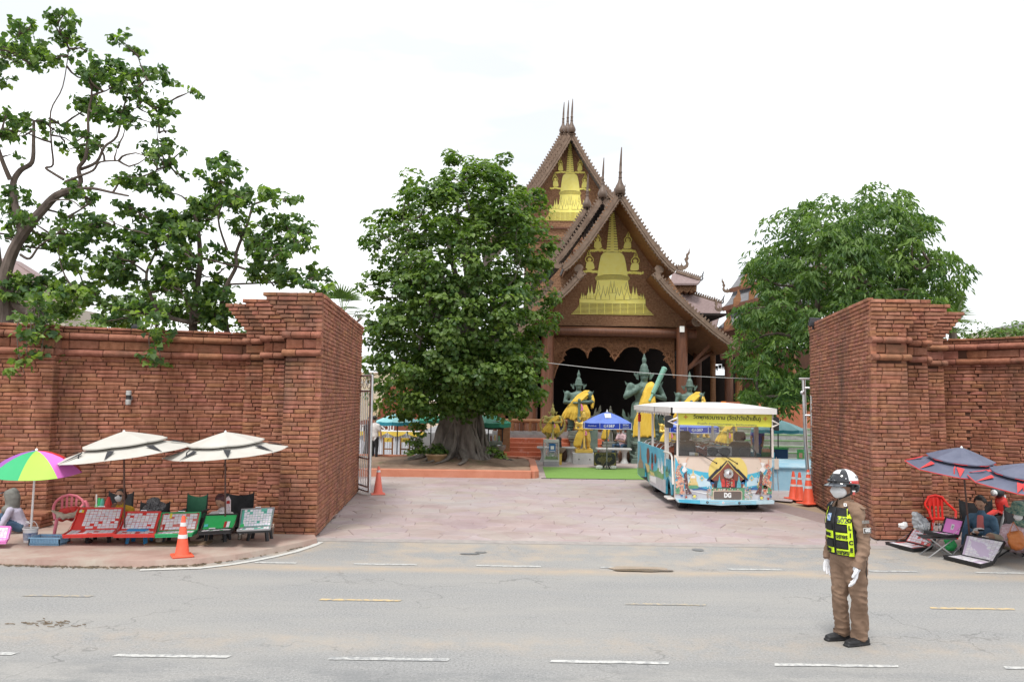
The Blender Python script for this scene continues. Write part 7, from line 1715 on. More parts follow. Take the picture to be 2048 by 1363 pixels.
def standing(label, foot, yaw, H, mats, skin, arms=None, hair=M_hair, sleeves='short', skirt=None, **hk):
    s = H/1.68; f = Vector((math.sin(yaw),-math.cos(yaw),0)); l = Vector((-f.y, f.x, 0)); u = Vector((0,0,1)); b = foot; root = thing('person', label, 'person', b)
    J = dict(pel=b+u*.92*s, nk=b+u*1.40*s, hd=b+u*1.56*s)
    for a, k in (('l', 1),('r', -1)):
        J[a+'s'] = b+u*1.34*s+l*k*.165*s; e, w = (arms or {}).get(a, ((.22,.02,1.06),(.2,.08,.84))); J[a+'e'] = b+l*k*e[0]*s+f*e[1]*s+u*e[2]*s; J[a+'w'] = b+l*k*w[0]*s+f*w[1]*s+u*w[2]*s
        J[a+'h'] = b+u*.86*s+l*k*.085*s; J[a+'k'] = b+u*.48*s+l*k*.09*s+f*.02; J[a+'a'] = b+u*.09*s+l*k*.09*s; J[a+'t'] = b+u*.04*s+l*k*.10*s+f*.14*s
    body(root, J, mats, s, voxel=.018, sleeves=sleeves, fwd=f)
    if skirt: blob_mesh('skirt', [dict(pts=[b+u*.95*s, b+u*.5*s, b+u*.12*s], r=[(.15*s, .12*s),(.20*s, .16*s),(.24*s, .2*s)], ref=l, m=0)], .02, [skirt], root)
    head_mesh(root, b+u*1.58*s, .105*s, (f.x, f.y), skin, hair, **hk); return root
# ================================================================== BACKGROUND PEOPLE
standing('person in a black dress standing behind the left gate bars', Vector((P(738,900,31.5).x, 31.5,.03)),.25,1.60, [M_skin, M_blks, M_blks, M_blk], M_skin, skirt=M_blks, hairlen=.9)
standing('person in a white shirt and black trousers right behind the left gate post', Vector((P(749,900,30.8).x, 30.8,.03)),2.6,1.66, [M_skin, M_whts, M_blks, M_blk], M_skin, arms={'r': ((.24,.05,1.06),(.26,.05,.84))})
standing('person in a blue shirt seen through the right part of the bus windscreen', Vector((P(1515,900,30.8).x, 30.8,.03)),-.4,1.68, [M_skind, M_blues, M_jeans, M_blk], M_skind)
seated('person in a checked shirt sitting at the stone table, right of the blue parasol', Vector((P(1247,895,32.6).x, 32.6,.62)),-.8,.95, [M_skind, M_check, M_jeans, M_blk], skin=M_skind, sleeves='short')
# ================================================================== TRAFFIC CONES
M_cone = mat('cone_orange', (.72,.085,.035),(.78,.13,.07),6,.5); M_coneb = mat('cone_faded', (.68,.13,.09),(.74,.20,.14),8,.55); M_band = mat('reflective_white', (.62,.62,.62),(.72,.72,.72),12,.5)
def make_cone(label, g, h, m, bands, rot=.1, group=None, base=.19):
    k = h/.75; root = thing('traffic_cone', label, 'cone', g, rot, group); mb=MB(); mb.box((0,0,.016),(base*2*k, base*2*k, .032), bev=.012); ob = mb.build('base', m, root, world=False, **S0)
    mb=MB(); R0, R1 = .125*k, .030*k; z0 = .03
    prof = [(R0*1.12, z0),(R0, z0+.02),(R1, h-.01),(R1*.8, h),(R1*.6, h),(R1*.55, h-.05)]; mb.lathe(prof, (0,0,0),24); mb.build('body', m, root, world=False)
    for (t0, t1) in bands:
        r0, r1 = lerp(R0, R1, t0)+.0025, lerp(R0, R1, t1)+.0025; mb=MB(); mb.lathe([(r0, lerp(z0+.02, h, t0)),(r1, lerp(z0+.02, h, t1))], (0,0,0),24); b_ = mb.build('reflective_band', M_band, root, world=False)
    return root
GC = 'traffic cones stacked by the right gate post'
make_cone('orange traffic cone with two white bands on the left pavement edge', G(364,1112, ZP),.58, M_cone, ((.40,.50),(.72,.82)),.5)
make_cone('faded orange cone with one white band beside the left steel gate', G(756,988,.02),.68, M_coneb, ((.78,.86),),.2)
make_cone('leftmost of three orange cones at the right pier', G(1587,997,.02),.68, M_cone, ((.42,.50),(.70,.78)),.3, GC)
make_cone('middle one of three orange cones at the right pier, half hidden', G(1603,1001,.02)+Vector((0,.12,0)),.68, M_cone, ((.45,.53),(.72,.80)),.1, GC)
make_cone('nearest and tallest of three orange cones, against the right pier', G(1617,1007,.02),.80, M_cone, ((.42,.50),(.68,.75),(.86,.93)),.4, GC)
# ================================================================== LEFT SELLERS
M_case = {}
def ticket_case(label, TL, TR, HR, HL, FR, FL, Yt, Yh, Yf, col, inner, fill, depth=.035, legs=None, frame=None, z=ZP, accents=(), cols=9, rows=7, flapfill=.75, margin=(.06,.94,.08,.92)):
    """open ticket case; the four lid corners, hinge and front edge as pixels with their distances"""
    tl, tr, hr, hl, fr, fl = P(*TL, Yt or 1), P(*TR, Yt or 1), P(*HR, Yh or 1), P(*HL, Yh or 1), P(*FR, Yf or 1), P(*FL, Yf or 1)
    if Yt is None:
        hr, hl, fr, fl = G(*HR, .05), G(*HL, .05), G(*FR, .05), G(*FL, .05); tl = P(*TL, hl.y+.14); tr = P(*TR, hr.y+.14)
    root = thing('ticket_case', label, 'display case', ((hl+hr)/2)); fr_ = frame or col
    def panel(a, b_, c_, d, nm, mo, mi_, tick, seed, parent, flip):
        nrm = (b_-a).cross(d-a).normalized()
        if nrm.z < 0: nrm = -nrm
        if nrm.y > 0 and abs(nrm.z) < .5: nrm = -nrm
        mb=MB(); mb.prism([a, b_, c_, d], nrm*-depth); pn_ = mb.build(nm, mo, root, **SF)
        q = lambda s_, t: a.lerp(b_, s_).lerp(d.lerp(c_, s_), t)
        mb=MB(); mb.prism([q(.02,.03)+nrm*.001, q(.98,.03)+nrm*.001, q(.98,.97)+nrm*.001, q(.02,.97)+nrm*.001], nrm*.003); mb.build('lining', mi_, pn_, **SF)
        mb = MB()
        for (s0, t0, s1, t1) in ((0,0,1,0),(1,0,1,1),(1,1,0,1),(0,1,0,0)): mb.bar(q(s0, t0)+nrm*.010, q(s1, t1)+nrm*.010,.018,.022)
        mb.build('rim', fr_, pn_, **S0)
        rg = random.Random(seed); mb=MB(); s0, s1, t0, t1 = margin if tick == 'lid' else (.04,.96,.1,.9)
        nc, nr = (cols, rows) if tick == 'lid' else (cols, 3)
        for i in range(nc):
            for j in range(nr):
                if rg.random() > (fill if tick == 'lid' else flapfill): continue
                sa = lerp(s0, s1, i/nc)+rg.uniform(-.003,.003); sb_ = lerp(s0, s1,(i+.90)/nc); ta = lerp(t0, t1, j/nr)+rg.uniform(-.01,.008); tb_ = ta+(t1-t0)/nr*.86
                lift = .006+rg.uniform(0,.004); g_ = rg.uniform(.86,1.0); tn = (g_, g_*rg.uniform(.93,1.0), g_*rg.uniform(.95,1.04))
                mb.prism([q(sa, ta)+nrm*lift, q(sb_, ta)+nrm*lift, q(sb_, tb_)+nrm*lift, q(sa, tb_)+nrm*lift], nrm*.002, tint=tn)
        if mb.v: mb.build('tickets', M_ticket, pn_, smooth=0, kind='stuff', fixn=True)
        return pn_, q, nrm
    lid, q, nrm = panel(tl, tr, hr, hl, 'lid', col, inner, 'lid', int(TL[0]*7), None, False)
    for (s0, t0, s1, t1, m_) in accents:
        mb=MB(); mb.prism([q(s0, t0)+nrm*.012, q(s1, t0)+nrm*.012, q(s1, t1)+nrm*.012, q(s0, t1)+nrm*.012], nrm*.002); mb.build('price_card', m_, lid, **SF)
    panel(hl, hr, fr, fl, 'tray', col, inner, 'tray', int(TL[0]*7)+1, None, True)
    mb=MB(); c = tl.lerp(tr, .42); d = tl.lerp(tr, .58); mb.tube([c, c+Vector((0,0,.03)), d+Vector((0,0,.03)), d], .006,5); mb.build('handle', M_chr, root)
    for a, b_ in ((tl.lerp(hl, .35), hl.lerp(fl, .6)),(tr.lerp(hr, .35), hr.lerp(fr, .6))): mb=MB(); mb.tube([a, b_], .004,4); mb.build('stay', M_chr, root)
    return root
M_ticket = mat('ticket_paper', (.66,.65,.68),(.80,.79,.80),28,.8, tint=1.0, c3=(.45,.47,.60), c3scale=34, c3lo=.55, c3hi=.72)
M_cred = mat('case_red', (.58,.035,.03),(.66,.06,.05),3,.45); M_cgrn = mat('case_green', (.02,.30,.10),(.03,.36,.14),3,.45); M_cgrnb = mat('case_bright_green', (.03,.40,.10),(.05,.46,.14),3,.5); M_cteal = mat('case_teal', (.08,.36,.28),(.12,.42,.33),3,.5); M_cblk = mat('case_black', (.02,.02,.022), rough=.4); M_cpink = mat('case_pink', (.80,.22,.62),(.82,.27,.66),2,.5)
M_cred2 = mat('card_red', (.45,.03,.03)); M_cyan = mat('card_cyan', (.10,.50,.50)); M_cyel = mat('card_yellow', (.72,.55,.06)); M_cwht = mat('card_white', (.75,.75,.75))
ticket_case('open red ticket case with a bare red strip on its left, largest of the row', (159,1015.5),(246,1016),(236,1058.6),(142,1060),(227,1067.5),(125,1071),13.3,13.05,12.7, M_cred, M_cred, .93, cols=9, rows=8, margin=(.20,.98,.06,.95), accents=((.03,.10,.14,.22, M_cyel),(.04,.08,.09,.2, M_blue2)))
ticket_case('open red ticket case right of the largest one, over the blue stool', (252.7,1023.7),(322.5,1023.7),(312,1060),(238,1060.7),(309,1069),(227,1070),13.3,13.05,12.7, M_cred, M_cred, .93, cols=8, rows=7)
ticket_case('green-framed ticket case with yellow and red cards behind the cone', (324.6,1026),(401.8,1024.5),(394,1060.5),(316,1063),(384,1067.5),(310,1070),13.3,13.05,12.7, M_cgrn, mat('case_salmon', (.55,.16,.14)),.82, cols=9, rows=6, accents=((.08,.02,.18,.10, M_cred2),(.22,.03,.28,.3, M_cyel),(.6,.28,.68,.36, M_cyel),(.10,.62,.15,.92, M_cred2),(.62,.84,.68,.95, M_cred2),(.9,.03,.97,.08, M_cred2),(.18,.9,.26,.99, M_cred2)))
ticket_case('bright green nearly empty ticket case beside the teal one', (411,1030),(476.6,1028),(468,1056.6),(403,1060.7),(460,1061.5),(396.5,1065),13.3,13.05,12.7, M_cblk, M_cgrnb, .0, cols=8, rows=6, accents=((.05,.62,.17,.80, M_cyan),(.66,.5,.73,.9, M_cred2),(.74,.5,.83,.9, M_cwht),(.22,.88,.42,.99, M_cwht)))
ticket_case('teal-edged ticket case at the right end of the left row', (484,1018.8),(548.5,1015.5),(542,1052.5),(478.6,1056.6),(540,1059),(474.5,1062),13.3,13.0,12.7, M_cblk, M_cteal, .97, cols=10, rows=7, frame=mat('case_grey', (.25,.25,.26), rough=.4), accents=((.62,.02,.80,.18, M_cteal),(.02,.80,.14,.96, M_cgrnb)), margin=(.10,.97,.04,.93))
ticket_case('white-ticketed pink case cut by the left edge of the photo', (-30,1052),(22,1053),(16,1078),(-40,1078),(12,1082),(-46,1084),12.7,12.6,12.4, M_cpink, M_cpink, .97, cols=7, rows=5)
def stool(label, px, py, w_, h_, m, Y=None, z=ZP):
    g = G(px, py, z); t = thing('stool', label, 'stool', g); mb=MB(); mb.box((g.x, g.y+w_*.35, z+h_-.02),(w_, w_*.75,.04), bev=.015); mb.build('seat', m, t, **S0)
    for sx in (-1,1):
        for sy in (0,1): mb=MB(); mb.bar((g.x+sx*(w_*.46), g.y+sy*w_*.7, z),(g.x+sx*w_*.36, g.y+w_*(.08+.54*sy), z+h_-.02),.05,.035); mb.build('leg', m, t, **S0)
    mb=MB(); mb.bar((g.x-w_*.4, g.y+.02, z+h_-.07),(g.x+w_*.4, g.y+.02, z+h_-.07),.02,.05); mb.build('apron', m, t, **S0)
    return t
M_pblue = mat('plastic_blue', (.02,.22,.48), rough=.4); M_pgrey = mat('plastic_charcoal', (.03,.03,.033), rough=.5)
stool('bright blue plastic stool under the second red ticket case', 272,1087,.32,.22, M_pblue)
stool('dark stool under the largest red ticket case', 195,1084,.4,.2, M_pgrey); stool('dark stool under the bright green ticket case', 430,1083,.34,.22, M_pgrey); stool('dark stool under the teal ticket case', 515,1081,.34,.24, M_pgrey); stool('dark stool hidden behind the cone under the green-framed case', 345,1085,.34,.2, M_pgrey)
g = G(60,1083, ZP); bk = thing('paint_bucket', 'white bucket with a blue label holding the rainbow umbrella pole', 'bucket', g)
mb=MB(); mb.lathe([(.085,0),(.09,.01),(.105,.19),(.115,.20),(.115,.22),(.10,.22),(.09,.03),(.01,.03)], g, 20); mb.build('bucket', M_wht, bk); mb=MB(); mb.lathe([(.0945,.04),(.1035,.15)], g, 20); mb.build('label', mat('label_blue', (.03,.07,.22),(.5,.55,.62),18,.5), bk)
mb=MB(); mb.lathe([(.098,.20),(.098,.205),(.01,.21)], g, 16); mb.build('filling', M_conc, bk); mb=MB(); mb.tube([g+Vector((.11*math.cos(t),0,.20+.13*math.sin(t))) for t in np.linspace(0, PI, 12)], .005,5); mb.build('handle', M_wht, bk)
g0 = g
g = G(88,1090, ZP); bs = thing('plastic_basket', 'pale blue plastic basket tray on the pavement before the pink chair', 'basket', g); M_bsk = mat('basket_blue', (.22,.42,.62),(.30,.50,.68),8,.5)
mb=MB(); w_, d_, h_ = .46,.30,.12
mb.box((g.x, g.y+.15, ZP+.01),(w_, d_, .015)); mb.build('floor', M_bsk, bs, **S0)
for (dx, dy, sx, sy) in ((0,0, w_, .012),(0,.3, w_, .012),(-w_/2,.15,.012, d_),(w_/2,.15,.012, d_)):
    mb=MB(); mb.box((g.x+dx, g.y+dy, ZP+h_-.01),(sx+.02, sy+.012,.02)); mb.box((g.x+dx, g.y+dy, ZP+.02),(sx, sy, .02)); L_ = max(sx, sy); n = int(L_/.022)
    for k in range(n+1):
        o = -L_/2+L_*k/n; mb.box((g.x+dx+(o if sx > sy else 0), g.y+dy+(0 if sx > sy else o), ZP+h_/2),(.012,.012, h_))
    mb.build('side', M_bsk, bs, **S0)
def plastic_chair(label, g, yaw, m, m2=None, s=1.0, back_h=.80):
    t = thing('plastic_chair', label, 'chair', g); Mr = Matrix.Rotation(yaw, 3, 'Z'); Q = lambda x, y, z: g+Mr@Vector((x*s, y*s, z*s))
    mb=MB(); mb.prism([Q(-.22,-.2,.40), Q(.22,-.2,.40), Q(.20,.2,.38), Q(-.20,.2,.38)], (0,0,.025)); mb.build('seat', m, t, **SF)
    for sx in (-1,1):
        mb=MB(); mb.tube([Q(sx*.20,-.18,.40), Q(sx*.25,-.22,0)], [.030*s, .022*s], 6); mb.build('leg', m, t); mb=MB(); mb.tube([Q(sx*.19,.18,.40), Q(sx*.23,.25,0)], [.030*s, .022*s], 6); mb.build('leg', m, t)
    ol = [Q(-.23,-.19,.40), Q(-.27,-.12,.58), Q(-.26,.10,.64), Q(-.22,.22,.70), Q(-.13,.26, back_h-.03), Q(0,.27, back_h), Q(.13,.26, back_h-.03), Q(.22,.22,.70), Q(.26,.10,.64), Q(.27,-.12,.58), Q(.23,-.19,.40)]
    mb=MB(); mb.tube(ol, .026*s, 8); mb.build('armrest', m, t)
    mb = MB()
    for k in (-.12,-.04,.04,.12): mb.bar(Q(k, .21,.40), Q(k*1.05,.265, back_h-.03),.04*s, .012*s)
    mb.build('backrest', m, t, **S0)
    return t, Q
M_pch = mat('plastic_pink', (.68,.16,.22),(.74,.22,.28),4,.5); M_prd = mat('plastic_red', (.58,.025,.018), rough=.4)
ch_, Q = plastic_chair('pink plastic armchair draped with a pale cloth, behind the blue basket', G(118,1080, ZP)+Vector((0,.25,0)), R(28), M_pch, s=.82)
o = thing('draped_cloth', 'dirty pale frilled cloth lying across the pink chair', 'cloth', Q(0,0,.5)); pr = [dict(pts=[Q(-.28,-.16,.56), Q(-.1,-.2,.44), Q(.12,-.2,.46), Q(.26,-.12,.60)], r=[.03,.045,.05,.03], m=0)]+[dict(pts=[Q(-.2+.1*k, -.2,.46), Q(-.2+.1*k, -.23,.40)], r=[.03,.02], m=0) for k in range(5)]; blob_mesh('cloth', pr, .012, [mat('dirty_cloth', (.36,.30,.22),(.5,.44,.36),20,.9)], o, disp=.02)
o = thing('red_bag', 'crumpled red bag lying on the pink chair seat', 'bag', Q(0,0,.45)); blob_mesh('bag', [dict(pts=[Q(-.12,0,.45), Q(.14,.02,.46)], r=[.10,.11], m=0)], .015, [M_cred], o, disp=.03)
o = thing('folded_parasol', 'folded pink, green and red parasol poking up behind the largest case', 'umbrella', P(205,1000,13.9)); c = P(196,1016,13.9)
for (a, b_, w_, m_) in ((178,1014,.10, M_pch),(193,1001,.08, M_cgrnb),(200,1002,.07, M_cteal),(212,999,.09, M_cred)):
    e = P(a if m_ is M_pch else a, b_-6 if m_ is not M_pch else b_-14,13.9); f_ = P(a-8 if m_ is M_pch else a+4,1022,13.9); mb=MB(); mb.lathe([(w_, 0),(w_*.8,.08),(.02, max(.06, e.z-f_.z))], f_, 9); mb.build('fold', m_, o)
mb=MB(); mb.tube([P(193,1020,13.85), P(193,988,13.85)], .012,6); mb.build('pole', M_wht, o)
def camp_chair(label, px, pyt, Y, m, w_=.5, h_=.36, z=ZP):
    c = P(px, pyt, Y); t = thing('folding_chair', label, 'chair', (c.x, Y, z)); zt_ = c.z
    mb=MB(); n = 8; A = [(c.x-w_/2+w_*i/n, Y+.05*math.sin(PI*i/n), zt_-.05*math.sin(PI*i/n)) for i in range(n+1)]; B = [(c.x-w_*.46+w_*.92*i/n, Y-.04+.05*math.sin(PI*i/n), zt_-h_) for i in range(n+1)]; mb.strip(A, B, (0,.012,0)); mb.build('backrest', m, t, smooth=60, fixn=True)
    mb=MB(); zs = zt_-h_; mb.prism([(c.x-w_*.46, Y-.02, zs),(c.x+w_*.46, Y-.02, zs),(c.x+w_*.46, Y-.42, zs-.02),(c.x-w_*.46, Y-.42, zs-.02)], (0,0,.012)); mb.build('seat', m, t, **SF)
    for s_ in (-1,1):
        mb=MB(); mb.tube([(c.x+s_*w_/2, Y+.02, zt_+.02),(c.x+s_*w_*.5, Y-.02, zs)], .012,6); mb.tube([(c.x+s_*w_*.5, Y-.05, zs),(c.x-s_*w_*.45, Y-.38, z)], .011,6); mb.tube([(c.x+s_*w_*.5, Y-.42, zs),(c.x-s_*w_*.45, Y+.05, z)], .011,6); mb.build('frame', M_blk, t)
        mb=MB(); mb.bar((c.x+s_*(w_/2+.02), Y, zs+.17),(c.x+s_*(w_/2+.02), Y-.40, zs+.15),.06,.02); mb.tube([(c.x+s_*(w_/2+.02), Y-.40, zs+.15),(c.x+s_*w_*.46, Y-.42, zs)], .011,6); mb.build('armrest', M_blk, t)
    return t
M_cgreen = mat('canvas_green', (.02,.09,.05),(.03,.12,.07),8,.9)
camp_chair('dark green folding fabric chair between the two left sellers', 395,988,14.4, M_cgreen, .34,.42)
camp_chair('black folding chair holding the seller in yellow', 242,984,14.5, M_blks, .42,.5); camp_chair('black folding chair of the seller in the white shirt', 478,985,14.4, M_blks, .50,.5)
camp_chair('black folding chair under the grey patterned bucket hat', 310,1004,14.5, M_blks, .5,.4)
seated('person in a yellow shirt, sunglasses and white mask behind the red cases', P(240,1052,14.0)+Vector((0,0,0)),.1,.95, [M_skin, M_yell, M_jeans, M_blk], lean=.05, arms={'r': ((.20,.12,-.26),(.04,.24,.0)), 'l': ((.22,.10,-.28),(.10,.26,-.30))}, head_c=P(240,991,13.95), mask=True, glasses=True, hairlen=.3)
seated('person with plum-dark hair and a white shirt, head bent over a magazine', P(447,1052,13.95),-.1,.95, [M_skin, M_whts, M_blks, M_blk], lean=.12, head_c=P(441,1002,13.8), hair=M_hairp, look_down=1.0, hairlen=.5, arms={'l': ((.2,.12,-.22),(.06,.30,-.10)), 'r': ((.22,.12,-.28),(.10,.28,-.26))})
c = P(457,1016,13.55); mg = thing('magazine', 'rolled glossy magazine held by the person with plum-dark hair', 'magazine', c); mb=MB(); mb.prism([P(452,995,13.55), P(457,991,13.5), P(461,1000,13.5), P(461,1026,13.5), P(451,1026,13.55)], (0,.02,0)); mb.build('cover', mat('magazine_print', (.62,.45,.48),(.82,.8,.82),30,.4), mg, **SF); mb=MB(); mb.prism([P(453,1001,13.54), P(459,1000,13.49), P(460,1006,13.49), P(453,1007,13.54)], (0,-.004,0)); mb.build('picture', M_cred2, mg, **SF)
rt5, J5, f5, l5 = seated('person in a grey hooded cap, lilac cardigan and jeans sitting at the far left', Vector((P(52,1040,13.9).x, 14.0, ZP+.36)),-1.25,.9, [mat('blue_glove', (.06,.16,.24)), M_lilac, M_jeans, M_blk], lean=.16, skin=M_skin, head_c=P(17,992,13.8), face=(-.85,-.35), hair=M_greyhood, arms={'l': ((.24,.10,-.30),(.10,.34,-.36)), 'r': ((.2,.14,-.28),(.02,.36,-.34))}, shin=(.02,0), mask=False, look_down=.3)
hc = P(17,992,13.8); f_ = Vector((-.92,-.38,0)); blob_mesh('hood', [dict(pts=[hc+Vector((.03,.02,.06)), hc+Vector((.06,.02,-.04)), hc+Vector((.07,.01,-.17)), hc+Vector((.02,-.03,-.24))], r=[.115,.12,.11,.12], m=0)], .015, [M_greyhood], rt5, disp=.01)
mb=MB(); mb.prism([hc+Vector((-.07,-.10,.055)), hc+Vector((-.17,-.12,.035)), hc+Vector((-.19,.0,.035)), hc+Vector((-.09,.06,.055))], (0,0,.012)); mb.build('cap_brim', mat('cap_grey_blue', (.10,.15,.19)), rt5, **SF)
c5 = J5['pel'].lerp(J5['nk'], .6)+f5*.135; blob_mesh('dark_print', [dict(pts=[c5, c5+Vector((0,0,.06))], r=[.03,.03], m=0)], .01, [M_blks], rt5)
lx = P(50,1050,14.35).x-.3; le = thing('brick_ledge', 'low brick ledge the hooded person sits on at the far left', 'ledge', (lx, 14.45,0)); wq_ = Wall(le)
for k in range(4): wq_.run([(lx-.75,14.3),(lx+.6,14.3),(lx+.6,14.7)], ZP+.03+k*.065,.066,.33)
wq_.flush(); mb=MB(); mb.box((lx-.08,14.5, ZP+.13),(1.3,.36,.25)); mb.build('top', M_block, le, **S0)
rt6, J6, f6, l6 = seated('person hidden behind the cases under a grey patterned bucket hat', P(308,1062,14.1),0.0,.85, [M_skind, M_blks, M_blks, M_blk], lean=.10, head_c=P(308,1014,13.95), skin=M_skind, look_down=.8)
def bucket_hat(c, r_, m, root, tilt=0.0):
    mb=MB(); mb.lathe([(r_*1.75,-.25*r_),(r_*1.1,.15*r_),(r_*1.0,.95*r_),(r_*.8,1.12*r_),(.01,1.18*r_)], (0,0,0),20, M=Matrix.Rotation(tilt, 3, 'X')); mb.v = [(v[0]+c.x, v[1]+c.y, v[2]+c.z) for v in mb.v]; return mb.build('bucket_hat', m, root, label=None)
bucket_hat(P(308,1011,13.93),.105, mat('patterned_grey', (.05,.05,.055),(.25,.25,.26),40,.9, detail=1), rt6, R(25))
for (px, py, w_, d_, h_, m_, lab, nm, ct_) in ((296,1085,.30,.25,.012, mat('cardboard', (.25,.17,.11),(.33,.23,.15),6,.9), 'flat cardboard piece under the second red case', 'cardboard', 'cardboard'),(350,1090,.95,.3,.012, MATS['cardboard'], 'long flat cardboard mat under the cone and green case', 'cardboard', 'cardboard')):
    g = G(px, py, ZP); mb=MB(); mb.box((g.x, g.y+d_/2, ZP+h_/2+.004),(w_, d_, h_), rot=(0,0, R(6))); tag(mb.build(nm, m_, **S0), lab, ct_)
def sandal(label, px, py, m, z=ZP, yaw=.3, name='sandal'):
    g = G(px, py, z); t = thing(name, label, 'shoe', g, yaw); mb=MB(); mb.prism([(-.045,.13,.0),(-.05,0,0),(-.04,-.1,0),(0,-.14,0),(.04,-.1,0),(.05,0,0),(.045,.13,0)], (0,0,.02)); mb.build('sole', m, t, world=False, **SF); mb=MB(); mb.tube([(-.045,.0,.015),(-.02,-.04,.05),(.0,-.06,.055),(.02,-.04,.05),(.045,0,.015)], .010,5); mb.build('strap', m, t, world=False); return t
sandal('dark sandal lying between the blue basket and the largest case', 132,1084, M_brn, yaw=1.2); sandal('grey slipper under the largest red case', 178,1083, M_blk, yaw=.4)
g = G(315,1086, ZP); o = thing('beige_bag', 'small beige cloth bag under the green-framed case', 'bag', g); blob_mesh('bag', [dict(pts=[g+Vector((0,.1,.03)), g+Vector((0,.1,.12))], r=[.08,.05], m=0)], .012, [MATS['dirty_cloth']], o, disp=.02)
g = G(247,1080, ZP); mb=MB(); mb.lathe([(.07,0),(.09,.2),(.10,.22),(.09,.22),(.08,.02)], g+Vector((0,.2,0)),14); tag(mb.build('plastic_pail', mat('pail_grey', (.30,.29,.27))), 'grey plastic pail between the two red ticket cases', 'bucket')
g = G(486,1081, ZP); o = thing('water_bottle', 'clear water bottle standing between the green and teal cases', 'bottle', g); mb=MB(); mb.lathe([(.032,0),(.034,.02),(.034,.15),(.014,.19),(.014,.21)], g+Vector((-.1,.15,0)),12); mb.build('bottle', M_acr, o); mb=MB(); mb.lathe([(.016,.21),(.016,.23),(.001,.231)], g+Vector((-.1,.15,0)),10); mb.build('cap', M_pblue, o)
def fishing_umbrella(label, pt, Y, pbase, Rr, h, tiltx, tilty, m_top, m_patch, m_pole, top_r=.62, n=8, m0=.15, zg=ZP, edge=None, group=None):
    c = P(*pt, Y); b_ = P(*pbase, Y+.1); root = thing('sun_umbrella', label, 'umbrella', (b_.x, b_.y, zg),0, group); Mt = Matrix.Rotation(tiltx, 3, 'X')@Matrix.Rotation(tilty, 3, 'Y')
    canopy_panels(root, c+Mt@Vector((0,0,-.10)), Rr, h-.10, n, [m_top], m0,0,1.12, Mt, .025, 'lower_panel'); canopy_panels(root, c, Rr*top_r, (h)*.50, n, [m_top], m0,.02,1.12, Mt, .02, 'upper_panel')
    for k in range(n):
        a = m0+2*PI*k/n; L_ = lambda t, w_, dz: c+Mt@Vector((math.cos(a)*Rr*t-math.sin(a)*w_, math.sin(a)*Rr*t+math.cos(a)*w_, -.10-(h-.10)*t**1.12+dz))
        mb=MB(); mb.prism([L_(1.0,0,.012), L_(.70,.055,.022), L_(.66,-.055,.022)], Mt@Vector((0,0,.004))); mb.build('rib_pocket', m_patch, root, **SF)
        mb=MB(); mb.tube([L_(.05,0,-.02), L_(.5,0,-.02), L_(1.0,0,-.01)], .005,4); mb.build('rib', M_steel, root)
        if edge:
            a2 = m0+2*PI*(k+1)/n; p0 = c+Mt@Vector((math.cos(a)*Rr, math.sin(a)*Rr, -h)); p1 = c+Mt@Vector((math.cos(a2)*Rr, math.sin(a2)*Rr, -h)); mb=MB(); mb.tube([p0, p0.lerp(p1,.5)+Vector((0,0,-.004)), p1], .008,4); mb.build('edge_binding', edge, root)
            p0 = c+Mt@Vector((math.cos(a)*Rr*top_r, math.sin(a)*Rr*top_r, -h*.5-.02)); p1 = c+Mt@Vector((math.cos(a2)*Rr*top_r, math.sin(a2)*Rr*top_r, -h*.5-.02)); mb=MB(); mb.tube([p0, p1], .006,4); mb.build('edge_binding', edge, root)
    mb=MB(); mb.tube([(b_.x, b_.y, zg), c+Vector((0,0,-.05))], .014,8); mb.build('pole', m_pole, root)
    mb=MB(); mb.lathe([(.02,-.01),(.02,.008),(.008,.014),(.008,.022),(.001,.025)], c, 10); mb.build('tip', M_wht, root)
    q0 = c+Mt@Vector((-.35,-Rr*.62,-h*.62)); mb=MB(); mb.tube([q0, q0+Vector((-.03,-.03,-.03)), q0+Vector((-.04,-.05,-.16))], .010,5); mb.build('tie_strap', m_patch, root); return root
M_uw = mat('canopy_offwhite', (.47,.45,.41),(.54,.52,.475),2,.7); M_upk = mat('pocket_black', (.03,.03,.035)); M_pole = mat('pole_brown', (.10,.05,.04), rough=.4)
fishing_umbrella('tilted off-white two-tier umbrella over the red ticket cases', (248,862),13.0,(250,1070),1.02,.34, R(4), R(-7), M_uw, M_upk, M_pole)
fishing_umbrella('off-white two-tier umbrella over the green and teal ticket cases', (451,863),13.2,(451,1068),.95,.32, R(4), R(-4), M_uw, M_upk, M_pole, m0=.35)
c = P(73,901,12.7); b_ = g0; ru = thing('rainbow_umbrella', 'umbrella of green, lime, pink and red panels on a white pole in a bucket', 'umbrella', b_); Mt = Matrix.Rotation(R(6),3, 'X')@Matrix.Rotation(R(2),3, 'Y')
um = [mat('panel_'+n_, c_, tuple(x*1.1 for x in c_),2,.5) for n_, c_ in (('green', (.03,.36,.14)),('lime', (.36,.68,.08)),('pink', (.70,.18,.60)),('red', (.58,.03,.03)),('orange', (.75,.25,.03)),('yellow', (.75,.6,.05)),('blue', (.05,.2,.55)),('violet', (.3,.1,.4)))]
order = {4: 0,5: 1,6: 2,7: 3}
canopy_panels(ru, c, .66,.32,8, [um[(k-6) % 8] for k in range(8)], m0=-PI/8-.22, curve=1.9, tilt=Mt, sag=.02, part='canopy_panel')
mb=MB(); mb.tube([b_+Vector((0,0,.02)), c], .016,8); mb.build('pole', M_wht, ru); mb=MB(); mb.lathe([(.02,0),(.022,.02),(.01,.035),(.001,.04)], c, 10); mb.build('tip', M_wht, ru)
mb=MB(); mb.tube([b_+Vector((.012,-.01,.9)), b_+Vector((.03,-.02,.6)), b_+Vector((.02,0,.35)), b_+Vector((0,0,.23))], .006,4); mb.build('cord', M_wht, ru)
